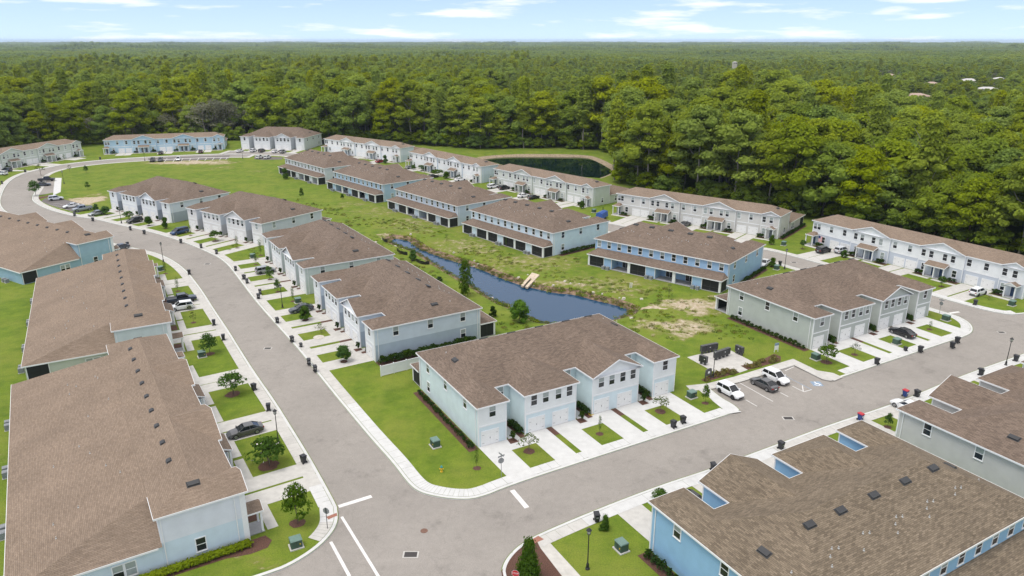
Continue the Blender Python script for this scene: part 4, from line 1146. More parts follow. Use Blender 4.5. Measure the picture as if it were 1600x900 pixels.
# ------------------------------------------------------------------ wide rows: porches and cross gables to the street, one storey behind
ZEW = 6.4
def build_wide(key, name_label, cols, group='long two-storey rows with cross gables', mirror=False):
    _, ox, oy, thd, k = D['buildings'][key]
    th = math.radians(thd)
    root = empty('townhouse_row', (ox, oy, 0), th, name_label, 'townhouse row', group)
    Lx = 52.5
    X = (lambda x: (Lx - x) * k) if mirror else (lambda x: x * k)
    XX = lambda a, b: tuple(sorted((X(a), X(b))))
    s, sg = .42, .345
    y0, y1, yr, zl = .2, 9.0, 22.2, 2.95
    rf = Roof()
    rf.hip(0, y0, Lx*k, y1, ZEW, s)
    gab = [(11.8, 22.3), (29.2, 39.8), (46.9, 52.5)]
    for a, b_ in gab:
        a, b_ = XX(a, b_); sl = min(sg, 1.85/((b_-a)/2)); 
        rf.hip(a, -.25, b_, 4.4, ZEW, sl if (b_-a) > 7 else .40, 'lr', ext=0)
    P = [(0, -(ZEW-zl)/(yr-y1), zl + (ZEW-zl)/(yr-y1)*yr), (.767, 0, zl), (-.767, 0, zl + .767*Lx*k)]
    rf.pieces.append((P, [(0, y1-.36), (Lx*k, y1-.36), (Lx*k, yr), (0, yr)]))
    rmat = M[cols.get('roof', 'roof_w')]
    E = Lx*k
    rmb = rf.mesh('roof', None)
    for sx in (0, 1):                                             # low roof running in under the upper eave
        q = [(0, 8.62, zl), (4.5, 8.62, ZEW), (4.5, y1, ZEW), (0, y1, zl)]
        rmb.poly([(E - x, y, z) for x, y, z in q][::-1] if sx else q)
    ro = link('roof', rmb.mesh('roof', rmat), root)
    sf = MB()
    sf.poly([(0, y0, ZEW-.19), (0, y1, ZEW-.19), (E, y1, ZEW-.19), (E, y0, ZEW-.19)])
    sf.poly([(0, y1, zl-.17), (0, yr, zl-.17), (E, yr, zl-.17), (E, y1, zl-.17)])
    for a, b_ in gab:
        a, b_ = XX(a, b_); sf.poly([(a, -.25, ZEW-.19), (a, y0, ZEW-.19), (b_, y0, ZEW-.19), (b_, -.25, ZEW-.19)])
    sf.build('soffit', M['trim'], root)
    fa = MB()
    cuts = sorted(XX(a, b_) for a, b_ in gab); x = 0
    for a, b_ in cuts:
        if a > x + .05: fascia_seg(fa, (x, y0, ZEW), (a, y0, ZEW))
        sl = (min(sg, 1.85/((b_-a)/2)) if (b_-a) > 7 else .40)
        m_ = (a+b_)/2; za = ZEW + sl*(b_-a)/2
        fascia_seg(fa, (a, -.25, ZEW), (m_, -.25, za)); fascia_seg(fa, (m_, -.25, za), (b_, -.25, ZEW))
        fascia_seg(fa, (a, y0, ZEW), (a, -.25, ZEW)); fascia_seg(fa, (b_, -.25, ZEW), (b_, y0, ZEW))
        x = b_
    if x < E - .05: fascia_seg(fa, (x, y0, ZEW), (E, y0, ZEW))
    fascia_seg(fa, (E, y0, ZEW), (E, y1, ZEW)); fascia_seg(fa, (0, y1, ZEW), (0, y0, ZEW))
    fascia_seg(fa, (E, y1, ZEW), (E-4.5, y1, ZEW)); fascia_seg(fa, (4.5, y1, ZEW), (0, y1, ZEW))
    fascia_seg(fa, (E, y1, zl), (E, yr, zl)); fascia_seg(fa, (E, yr, zl), (0, yr, zl)); fascia_seg(fa, (0, yr, zl), (0, y1, zl))
    fa.build('fascia', M['trim'], root)
    w, f0, f1 = .35, .5, .08
    fp = [(w, f0)]
    for a, b_ in cuts:
        if a > w + .2: fp += [(a+.15, f0), (a+.15, f1)]
        else: fp = [(w, f1)]
        if b_ < E - .5: fp += [(b_-.15, f1), (b_-.15, f0)]
        else: fp += [(E-w, f1)]
    if fp[-1][0] < E - 1: fp.append((E-w, f0))
    fp += [(E-w, 8.65), (w, 8.65)]
    ZB = 3.12
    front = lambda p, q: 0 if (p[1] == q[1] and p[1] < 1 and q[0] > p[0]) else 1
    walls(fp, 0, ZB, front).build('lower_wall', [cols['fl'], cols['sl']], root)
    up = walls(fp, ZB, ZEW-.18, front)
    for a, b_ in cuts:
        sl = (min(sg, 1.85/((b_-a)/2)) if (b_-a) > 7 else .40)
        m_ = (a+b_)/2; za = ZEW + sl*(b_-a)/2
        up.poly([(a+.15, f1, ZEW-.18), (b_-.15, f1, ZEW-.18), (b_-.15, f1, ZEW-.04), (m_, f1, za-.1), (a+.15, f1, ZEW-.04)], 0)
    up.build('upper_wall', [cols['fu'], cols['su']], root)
    rb = walls([(w, 8.66), (E-w, 8.66), (E-w, yr-.35), (w, yr-.35)], 0, zl-.16, lambda p, q: 0)
    # the gable-ended wall strip between low eave and upper storey
    rb.build('rear_wall', [cols['sl']], root)
    rs = MB()                                                     # upper wall over the low roof
    rs.poly([(w, 8.655, 0), (5.2, 8.655, 0), (5.2, 8.655, ZEW-.18), (w, 8.655, ZEW-.18)][::-1], 0)
    tb = Boards(root)
    for a, b_ in cuts:
        for x, sg_ in ((a+.15, 1), (b_-.15, -1)):
            if w+.3 < x < E-w-.3 or x > E-1 or x < 1:
                x = min(max(x, w), E-w)
                tb.box(x, f1-.03, 0, x + sg_*.14, f1, ZEW-.19)
        tb.box(max(a+.15, w)+.14, f1-.035, ZEW-.32, min(b_-.15, E-w)-.14, f1, ZEW-.12)
    for x, sg_ in ((w, 1), (E-w, -1)):
        tb.box(x - sg_*.03, f1-.02 if any(abs(x-q) < 1 for c in cuts for q in c) else f0-.02, 0, x, .64, ZEW-.19)
    # floor band
    xs = [w] + [q for c in cuts for q in c] + [E-w]
    xs = sorted(min(max(q, w), E-w) for q in xs)
    for a, b_ in zip(xs, xs[1:]):
        if b_-a < .5: continue
        isg = any(abs((a+b_)/2 - (c[0]+c[1])/2) < .7 for c in cuts)
        yy = f1 if isg else f0
        tb.box(a+.3, yy-.035, ZB-.11, b_-.3, yy, ZB+.11)
    mids = [17.05, 34.5, 25.8, 43.3, 8.7]
    for q in (25.75, 43.35, 8.7): tb.box(X(q)-.07, f0-.03, ZB+.11, X(q)+.07, f0, ZEW-.19)
    for x, y in ((w-.06, 1.2), (w-.06, 8.4), (E-w+.06, 1.2), (E-w+.06, 8.4)):
        b = MB(); b.box(x-.045, y-.05, .05, x+.045, y+.05, ZEW-.2); b.build('downspout', M['trim'], root)
    loc = (ox, oy); zw = 4.95
    if facing(loc, th, 0, -1, E/2, 0):
        for q in (5.9, 9.7, 23.2, 26.9, 40.4, 44.0): put_window(root, X(q), f0, zw, 0)
        for q in (13.1, 14.9, 17.9, 19.8, 30.4, 32.2, 35.3, 37.1, 47.9, 49.9): put_window(root, X(q), f1, zw, 0)
        for q in (1.1, 2.2): put_window(root, X(q), f0, zw, 0)
        for q in (13.7, 20.7, 30.9, 37.9, 48.1): put_window(root, X(q), f1, 1.7, 0)
        put_window(root, X(3.9), f0, 1.7, 0)
        for q in (7.3, 10.3, 24.75, 27.75, 41.5, 44.9): put_garage(root, X(q), f0, 0)
        for q in (16.1, 17.9, 33.3, 35.1, 50.2):
            b = MB(); x = X(q); b.box(x-.55, f1-.04, .1, x+.55, f1, 2.3, 0); b.box(x-.45, f1-.06, .12, x+.45, f1-.035, 2.2, 1)
            b.build('front_door', [M['trim'], M[cols.get('door', 'navydoor')]], root)
        b = MB(); x = X(1.2); b.box(x-.55, f0-.04, .1, x+.55, f0, 2.3, 0); b.box(x-.45, f0-.06, .12, x+.45, f0-.035, 2.2, 1)
        b.build('front_door', [M['trim'], M[cols.get('door', 'navydoor')]], root)
    wx = ((w, -PI/2, -1), (E-w, PI/2, 1))
    for x, rz, nx in wx:
        if facing(loc, th, nx, 0, x, 10):
            put_window(root, x, 5.0, 1.6, rz)
            for y in (11.7, 12.85): put_window(root, x, y, 1.45, rz, blind=True)
            b = MB(); b.box(x-.03 if nx < 0 else x, 18.6, .1, x if nx < 0 else x+.03, 21.6, zl-.25)
            b.build('screen_panel', M['screen'], root)
            b = MB()
            for y in (18.5, 21.6): b.box(x-.05, y, 0, x+.05, y+.12, zl-.16)
            b.build('porch_post', M['trim'], root)
    # porches
    def porch(a, b_, kind, f):
        a, b_ = XX(a, b_); d = -1.75; zt, ze_ = 3.55, 2.8
        r = MB(); p_ = MB()
        if kind == 'shed':
            r.poly([(a, d, ze_), (b_, d, ze_), (b_, f, zt), (a, f, zt)])
            r.poly([(b_, d, ze_), (b_, f, ze_), (b_, f, zt)]); r.poly([(a, f, ze_), (a, d, ze_), (a, f, zt)])
            fascia_seg(p_, (a, d, ze_), (b_, d, ze_)); fascia_seg(p_, (a, f, zt), (a, d, ze_), .16); fascia_seg(p_, (b_, d, ze_), (b_, f, zt), .16)
        elif kind == 'gable':
            m_ = (a+b_)/2; zr = ze_ + .62
            r.poly([(a, d, ze_), (m_, d, zr), (m_, f, zr), (a, f, ze_)][::-1]); r.poly([(m_, d, zr), (b_, d, ze_), (b_, f, ze_), (m_, f, zr)][::-1])
            p_.poly([(a+.1, d+.08, ze_-.1), (b_-.1, d+.08, ze_-.1), (m_, d+.08, zr-.08)])
            fascia_seg(p_, (a, d, ze_), (m_, d, zr), .16); fascia_seg(p_, (m_, d, zr), (b_, d, ze_), .16)
            fascia_seg(p_, (a, f, ze_), (a, d, ze_), .16); fascia_seg(p_, (b_, d, ze_), (b_, f, ze_), .16)
        else:
            i0, i1 = (a+.9, b_) if a < E/2 else (a, b_-.9)
            r.poly([(a, d, ze_), (b_, d, ze_), (i1 - .6, f, zt-.1), (i0, f, zt-.1)])
            r.poly([(a, f, ze_), (a, d, ze_), (i0, f, zt-.1)]); r.poly([(b_, d, ze_), (b_, f, ze_), (i1-.6, f, zt-.1)])
            fascia_seg(p_, (a, d, ze_), (b_, d, ze_)); fascia_seg(p_, (a, f, ze_), (a, d, ze_)); fascia_seg(p_, (b_, d, ze_), (b_, f, ze_))
        p_.poly([(a+.03, d+.03, ze_-.15), (a+.03, f, ze_-.15), (b_-.03, f, ze_-.15), (b_-.03, d+.03, ze_-.15)])
        r.build('porch_roof', rmat, root); p_.build('porch_fascia', M['trim'], root)
        ps = [a+.2, b_-.3] + ([(a+b_)/2] if kind == 'shed' else [])
        for x in ps:
            c = MB(); c.box(x-.1, d+.15, .1, x+.12, d+.37, ze_-.15); c.build('porch_post', M['trim'], root)
        c = MB(); c.box(a+.1, d+.05, -.02, b_-.1, f-.01, .1); c.build('porch_slab', M['slab'], root)
        if kind == 'shed':
            m_ = (a+b_)/2; c = MB(); c.box(m_-.08, d+.4, .1, m_+.08, f-.01, ze_-.15); c.build('party_wall', [cols['sl']], root)
    porch(14.6, 19.4, 'shed', f1-.01); porch(31.8, 36.6, 'shed', f1-.01); porch(49.0, 51.5, 'gable', f1-.01); porch(-.1, 2.4, 'hip', f0-.01)
    for q in (8.0, 9.2, 22.0, 23.2, 36.0, 37.2, 46, 47.2):
        c = MB(); xc = X(q)
        c.box(xc-.45, 22.5, 0, xc+.45, 23.4, .06, 1); c.box(xc-.4, 22.54, .06, xc+.4, 23.34, .85, 0); c.lathe([(.32, .85), (.3, .88), (.05, .88)], 10, 0, (xc, 22.94, 0))
        if mirror: c.build('air_conditioner', [M['ac'], M['concrete']], root)
    sa = math.atan(s)
    for i in range(9):
        x = X(7 + i*4.6); y = 6.1
        o = link('roof_vent', VENT, ro, (x, y, rf.z(x, y) + .03)); o.scale = (.62, .8, 1); o.rotation_euler = (-sa, 0, 0)
    for q, rot in ((2.7, PI/2), (49.8, -PI/2)):
        x = X(q); o = link('roof_vent', VENT, ro, (x, 4.6, rf.z(x, 4.6) + .03)); o.rotation_euler = (-sa, 0, rot if not mirror else -rot)
    rg = random.Random(hash(key) % 97 if False else len(key) + int(ox))
    for i in range(15):
        x, y = rg.uniform(3.5, E-3.5), rg.uniform(9.5, 18)
        o = link('vent_pipe', VPIPE, ro, (x, y, rf.z(x, y))); o.scale = (.7, .7, .6)
    sp = [(5.7, 8.85), (9.0, 12.1), (23.1, 26.2), (26.5, 29.5), (39.8, 42.9), (43.3, 46.5)]
    drives(key, th, ox, oy, [XX(a, b_) for a, b_ in sp], cols.get('conc', 'concrete'))
    for a, b_, yy in ((12.1, 16.6, -3.2), (17.4, 22.9, -3.2), (29.5, 33.9, -3.2), (34.6, 39.8, -3.2), (46.5, 51.3, -3.2), (.2, 5.7, -3.0)):
        a, b_ = XX(a, b_)
        tag(local_sheet('walkway', ((a, yy), (b_, yy), (b_, yy+1.2), (a, yy+1.2)), .010, cols.get('conc', 'concrete'), ox, oy, th), kind='structure')
    for a, b_ in ((12.4, 14.5), (19.6, 22.6), (29.6, 31.7), (36.8, 39.5), (46.8, 48.9), (2.6, 5.5)):
        a, b_ = XX(a, b_)
        tag(local_sheet('mulch_bed', ((a, -1.7), (b_, -1.7), (b_, .05), (a, .05)), .007, 'mulch', ox, oy, th), kind='structure')
    return root, rf
# ------------------------------------------------------------------ the houses
def paint(n, c): return siding_mat(n, c)
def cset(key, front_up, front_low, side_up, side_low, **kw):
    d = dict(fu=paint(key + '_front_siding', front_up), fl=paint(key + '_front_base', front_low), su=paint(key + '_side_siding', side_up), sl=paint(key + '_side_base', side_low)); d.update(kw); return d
WHITE = (0.70, 0.73, 0.76)
houses = {}
houses['P'] = build_narrow('P', 'pale aqua six-unit row on the grassy street corner, beside the mailbox plaza', cset('aqua', (.68, .705, .73), (.54, .635, .675), (.55, .65, .67), (.55, .65, .67), conc='concrete_new'))
houses['G'] = build_narrow('G', 'sage grey row with white trim, black sedan on its drive', cset('sage', (.36, .385, .365), (.36, .385, .365), (.40, .43, .40), (.40, .43, .40), conc='concrete_new', gband=True, openend=True))
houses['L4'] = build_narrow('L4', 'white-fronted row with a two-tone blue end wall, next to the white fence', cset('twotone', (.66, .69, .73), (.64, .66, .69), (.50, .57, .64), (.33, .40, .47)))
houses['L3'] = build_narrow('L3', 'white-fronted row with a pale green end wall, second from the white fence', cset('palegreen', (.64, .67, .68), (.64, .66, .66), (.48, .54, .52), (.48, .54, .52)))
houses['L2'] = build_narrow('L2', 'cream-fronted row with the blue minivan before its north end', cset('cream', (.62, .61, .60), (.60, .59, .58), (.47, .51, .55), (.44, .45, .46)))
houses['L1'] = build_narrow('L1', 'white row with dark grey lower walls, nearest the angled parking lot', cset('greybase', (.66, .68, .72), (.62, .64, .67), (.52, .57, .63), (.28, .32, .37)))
houses['R5'] = build_narrow('R5', 'sky blue row backing on the pond, nearest the sage grey row', cset('sky', (.26, .42, .60), (.26, .42, .60), (.27, .43, .61), (.26, .42, .60), open=(1, 2, 4)))
houses['R4'] = build_narrow('R4', 'very pale blue row with black porch screens, second along the pond', cset('ice', (.50, .61, .69), (.50, .61, .69), (.52, .63, .71), (.50, .61, .69)))
houses['R3'] = build_narrow('R3', 'pale grey-blue row backing on the field, middle of the five', cset('greyblue', (.46, .54, .62), (.46, .54, .62), (.43, .50, .58), (.43, .50, .58), open=(2, 3)))
houses['R2'] = build_narrow('R2', 'mid blue row with half-open back porches, second from the far end', cset('midblue', (.36, .49, .60), (.36, .49, .60), (.33, .46, .57), (.33, .46, .57), open=(1, 3, 4)))
houses['R1'] = build_narrow('R1', 'off-white row farthest back along the green field', cset('offwhite', (.56, .59, .60), (.56, .59, .60), (.52, .55, .57), (.52, .55, .57), open=(0, 2)))
houses['F3'] = build_narrow('F3', 'white row facing the field beside the forest, many cars in front', cset('farwhite', (.62, .63, .64), (.62, .63, .63), (.48, .51, .53), (.48, .51, .53)))
houses['BR1'] = build_narrow('BR1', 'strong blue row filling the lower right foreground', cset('strongblue', (.22, .40, .57), (.22, .40, .57), (.22, .40, .57), (.22, .40, .57), roof='roof_g'))
houses['BR2'] = build_narrow('BR2', 'light grey row cut off by the right edge of the picture', cset('lightgrey', (.44, .44, .43), (.44, .44, .43), (.45, .45, .44), (.45, .45, .44)))
houses['F8'] = build_wide('F8', 'white and slate row at far right with navy front doors and a flag', cset('whiteslate', (.68, .70, .74), (.45, .49, .55), (.58, .61, .66), (.45, .49, .55)))
houses['F7'] = build_wide('F7', 'greige row with a brown roof, left of the white and slate row', cset('greige', (.52, .51, .49), (.49, .48, .46), (.53, .52, .50), (.50, .49, .47), door='greydoor'))
houses['F6'] = build_wide('F6', 'pale sage row directly in front of the dark far pond', cset('palesage', (.50, .52, .48), (.48, .50, .46), (.45, .50, .44), (.45, .50, .44), door='greydoor'))
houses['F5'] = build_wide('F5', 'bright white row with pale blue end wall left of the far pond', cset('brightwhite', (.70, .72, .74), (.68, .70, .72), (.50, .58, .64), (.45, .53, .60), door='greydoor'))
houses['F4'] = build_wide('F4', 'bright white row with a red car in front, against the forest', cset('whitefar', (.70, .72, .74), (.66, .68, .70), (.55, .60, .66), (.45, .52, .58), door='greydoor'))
houses['F2'] = build_wide('F2', 'powder blue row across the top of the green field', cset('powder', (.36, .51, .63), (.38, .52, .62), (.36, .51, .63), (.36, .51, .63), door='greydoor'))
houses['F1'] = build_wide('F1', 'pale olive row at the far left edge by the bend', cset('olive', (.47, .51, .46), (.47, .51, .46), (.47, .51, .46), (.47, .51, .46), door='greydoor'))
houses['LW1'] = build_wide('LW1', 'big tan-roofed row with pale blue walls in the lower left foreground', cset('lilac', (.60, .63, .68), (.50, .60, .67), (.60, .63, .68), (.50, .60, .67), door='greydoor'), mirror=True)
houses['LW2'] = build_wide('LW2', 'tan-roofed row with pale green walls, middle of the three at left', cset('mist', (.52, .57, .56), (.48, .52, .47), (.52, .58, .58), (.47, .50, .44), door='greydoor'), mirror=True)
houses['LW3'] = build_wide('LW3', 'tan-roofed row with steel blue walls at the left edge', cset('steel', (.25, .39, .48), (.25, .39, .48), (.27, .41, .50), (.25, .39, .48), door='greydoor'), mirror=True)

def hw(key, x, y):
    _, ox, oy, thd, k = D['buildings'][key]; return L2W(ox, oy, math.radians(thd), x, y)
def hth(key): return math.radians(D['buildings'][key][3])

# ------------------------------------------------------------------ vehicles
def lathe_x(b, prof, n, m, cx, cy, cz):
    """wheel-like solid of revolution round the y axis; prof: (radius, y)"""
    i = len(b.v)
    for r, y in prof:
        for k in range(n):
            t = 2*PI*k/n; b.v.append((cx + r*math.cos(t), cy + y, cz + r*math.sin(t)))
    for q in range(len(prof)-1):
        for k in range(n):
            j = (k+1) % n; b.f.append((i+q*n+k, i+q*n+j, i+(q+1)*n+j, i+(q+1)*n+k)); b.m.append(m)
    b.f.append(tuple(i+k for k in range(n-1, -1, -1))); b.m.append(m)
    b.f.append(tuple(i+(len(prof)-1)*n+k for k in range(n))); b.m.append(m)

CARS = {}
SHAPES = {   # lower body stations (x, half width, sill, shoulder), cabin outline (x base rear.., roof), wheel radius
    'sedan': dict(body=[(-2.42, .70, .36, .86), (-2.30, .84, .26, .98), (-1.55, .90, .20, 1.00), (0, .91, .19, .95), (1.2, .90, .20, .93), (1.95, .86, .24, .84), (2.35, .72, .30, .66), (2.44, .58, .36, .58)],
                  cab=[(-1.95, 1.0), (-1.05, 1.42), (.15, 1.45), (1.15, .93)], roofw=.62, wr=.34, wb=(1.45, -1.40)),
    'suv': dict(body=[(-2.30, .74, .46, .95), (-2.22, .86, .34, 1.06), (-1.5, .92, .26, 1.08), (0, .93, .25, 1.05), (1.1, .92, .26, 1.04), (1.85, .88, .30, .98), (2.22, .76, .36, .82), (2.32, .60, .42, .70)],
                cab=[(-2.2, 1.07), (-1.9, 1.64), (.25, 1.70), (1.15, 1.04)], roofw=.68, wr=.38, wb=(1.40, -1.35)),
    'minivan': dict(body=[(-2.50, .80, .40, 1.0), (-2.42, .92, .28, 1.10), (-1.5, .97, .22, 1.10), (0, .98, .21, 1.06), (1.3, .97, .22, 1.02), (2.05, .90, .26, .92), (2.48, .76, .32, .76), (2.56, .6, .38, .64)],
                    cab=[(-2.44, 1.08), (-2.2, 1.72), (.55, 1.76), (1.75, 1.0)], roofw=.74, wr=.35, wb=(1.58, -1.42)),
    'pickup': dict(body=[(-2.9, .82, .55, 1.08), (-2.85, .95, .48, 1.14), (-1.7, .99, .40, 1.14), (0, .99, .38, 1.14), (1.2, .99, .40, 1.14), (2.2, .95, .44, 1.12), (2.78, .86, .5, .98), (2.9, .72, .55, .86)],
                   cab=[(-.95, 1.13), (-.8, 1.84), (.75, 1.86), (1.5, 1.13)], roofw=.72, wr=.42, wb=(1.85, -1.75)),
}
TYRE = MB(); lathe_x(TYRE, [(.62, -.11), (.93, -.12), (1.0, -.08), (1.0, .08), (.93, .12), (.62, .11)], 18, 0, 0, 0, 0); TYRE = TYRE.mesh('tyre', M['rubber'], smooth=False)
RIM = MB(); lathe_x(RIM, [(.64, -.105), (.60, -.12), (.15, -.10), (.12, -.125), (.03, -.125)], 14, 0, 0, 0, 0)
for k in range(5):
    t = 2*PI*k/5; RIM.hexa([(.1*math.cos(t-.5), -.115, .1*math.sin(t-.5)), (.6*math.cos(t-.12), -.115, .6*math.sin(t-.12)), (.6*math.cos(t+.12), -.115, .6*math.sin(t+.12)), (.1*math.cos(t+.5), -.115, .1*math.sin(t+.5))],
        [(.1*math.cos(t-.5), -.135, .1*math.sin(t-.5)), (.6*math.cos(t-.12), -.13, .6*math.sin(t-.12)), (.6*math.cos(t+.12), -.13, .6*math.sin(t+.12)), (.1*math.cos(t+.5), -.135, .1*math.sin(t+.5))])
RIM = RIM.mesh('rim', M['rim'])

def car_meshes(kind):
    S = SHAPES[kind]; b = MB()
    secs = []
    for x, hw_, zs, zt in S['body']:
        zm = zs + (zt - zs)*.55
        half = [(0, zs), (hw_*.82, zs), (hw_*.97, zs+.1), (hw_, zm), (hw_*.95, zt-.05), (hw_*.82, zt), (0, zt+.03)]
        ring = [(x, y, z) for y, z in half] + [(x, -y, z) for y, z in half[-2:0:-1]]
        secs.append(ring)
    n = len(secs[0]); i0 = len(b.v)
    for r in secs: b.v += r
    for q in range(len(secs)-1):
        for k in range(n):
            j = (k+1) % n; b.f.append((i0+q*n+k, i0+q*n+j, i0+(q+1)*n+j, i0+(q+1)*n+k)); b.m.append(0)
    b.f.append(tuple(i0+k for k in range(n-1, -1, -1))); b.m.append(0)
    b.f.append(tuple(i0+(len(secs)-1)*n+k for k in range(n))); b.m.append(0)
    # cabin: roof skin and pillars in paint
    c = S['cab']; rw = S['roofw']; bw = S['body'][3][1]*.87
    def ring(x0, z0): return None
    (xa, za), (xb, zb), (xc, zc), (xd, zd) = c
    roof_t = [(xb-.02, rw, zb), (xc+.02, rw, zc), (xc+.02, -rw, zc), (xb-.02, -rw, zb)]
    b.hexa([(x, y*1.06, z-.06) for x, y, z in roof_t][::-1], [(x, y*.94, z+.04) for x, y, z in roof_t][::-1])
    def pillar(p, q, w=.05):
        b.tube(p, q, w, n=4)
    for s in (-1, 1):
        pillar((xa, s*bw, za-.03), (xb, s*rw, zb), .07); pillar((xd, s*bw, zd-.03), (xc, s*rw, zc), .05)
        xm = (xb+xc)/2 - .1
        pillar((xm, s*bw*1.0, (za+zd)/2-.03), (xm, s*rw, (zb+zc)/2), .05)
        pillar((xb, s*rw, zb), (xc, s*rw, zc), .05)
        # mirror
        b.box(xd-.28, s*(bw+.06), zd+.02, xd-.12, s*(bw+.28), zd+.18)
    if kind == 'pickup':                                          # open bed
        b.box(-2.75, -.78, 1.0, -1.05, .78, 1.178, 1)
        for s in (-1, 1): b.box(-2.88, s*.80, 1.1, -.98, s*.95, 1.22)
        b.box(-2.9, -.9, 1.0, -2.8, .9, 1.2)
    # sill, bumpers, plates, arches in black
    for s in (-1, 1):
        for wx in S['wb']:
            i = len(b.v); r = S['wr']*1.17; hwid = S['body'][3][1]
            pts = [(wx + r*math.cos(t), s*(hwid*.985+.005), S['wr']+r*math.sin(t)) for t in [PI*k/10 for k in range(11)]]
            b.poly(pts if s < 0 else pts[::-1], 1)
    xf = S['body'][-1][0]; xr = S['body'][0][0]
    b.box(xf-.1, -.5, S['body'][-1][2]-.04, xf+.03, .5, S['body'][-1][2]+.14, 1)
    b.box(xr-.03, -.55, S['body'][0][2]-.04, xr+.1, .55, S['body'][0][2]+.1, 1)
    b.box(xr-.035, -.2, S['body'][0][2]+.2, xr-.005, .2, S['body'][0][2]+.32, 2)
    # glass house
    g = MB()
    base = [(xa, za-.02), (xd, zd-.02)]
    bot = [(xa+.04, bw*.97, za-.02), (xd-.04, bw*.97, zd-.02), (xd-.04, -bw*.97, zd-.02), (xa+.04, -bw*.97, za-.02)]
    top = [(xb+.02, rw*.99, zb), (xc-.02, rw*.99, zc), (xc-.02, -rw*.99, zc), (xb+.02, -rw*.99, zb)]
    g.hexa(bot[::-1], top[::-1])
    if kind in ('suv',): g.box(-.2, -.4, zb+.045, .35, .4, zb+.075)
    hl, tl = MB(), MB()
    z1 = S['body'][-2][3]
    x1 = S['body'][-2][0]
    hl.hexa([(x1-.25, .50, z1-.17), (x1+.02, .50, z1-.17), (x1-.12, .74, z1-.17), (x1-.35, .80, z1-.15)], [(x1-.3, .50, z1-.01), (x1-.0, .50, z1-.04), (x1-.15, .74, z1-.02), (x1-.4, .80, z1+.02)])
    x2, z2 = S['body'][0][0], S['body'][0][3]
    tl.box(x2-.02, .48, z2-.16, x2+.14, .80, z2+.02)
    return b, g, hl, tl
PAINTS = {k: mat('paint_' + k, c, 0.28, 0.03, 1.0, metallic=mt, coat=0.6) for k, c, mt in (
    ('white', (.78, .79, .80), 0), ('silverwhite', (.66, .68, .70), .2), ('silver', (.36, .38, .39), .5), ('grey', (.10, .10, .105), .4), ('slate', (.07, .08, .095), .4), ('black', (.012, .012, .014), .1),
    ('navy', (.02, .03, .05), .3), ('blue', (.02, .06, .16), .3), ('red', (.32, .012, .02), .1), ('maroon', (.07, .02, .025), .2))}
CARMESH = {}
def put_car(x, y, rz, kind, paint_, label, z=-0.12, group=None):
    if (kind, paint_) not in CARMESH:
        b, g, hl, tl = car_meshes(kind)
        CARMESH[(kind, paint_)] = (b.mesh('body', [PAINTS[paint_], M['black'], M['white']]), g.mesh('window_glass', M['carglass']), hl.mesh('headlight', M['headlamp']), tl.mesh('tail_light', M['taillamp']))
    mb, mg, mh, mt = CARMESH[(kind, paint_)]
    S = SHAPES[kind]
    r = empty('pickup_truck' if kind == 'pickup' else 'parked_car', (x, y, z), rz, label, 'pickup truck' if kind == 'pickup' else 'car', group)
    link('body', mb, r); link('window_glass', mg, r)
    for s in (1, -1):
        h = link('headlight', mh, r); h.scale = (1, s, 1); t = link('tail_light', mt, r); t.scale = (1, s, 1)
        for wx in S['wb']:
            w_ = empty('wheel', (wx, s*(S['body'][3][1]-.10), S['wr'])); w_.parent = r
            w_.scale = (S['wr'],)*3
            w_.scale = (S['wr'], 1.0 * (-s if False else 1), S['wr'])
            link('tyre', TYRE, w_); q = link('rim', RIM, w_); q.scale = (1, s * -1 * -1 if s < 0 else -1, 1)
    return r

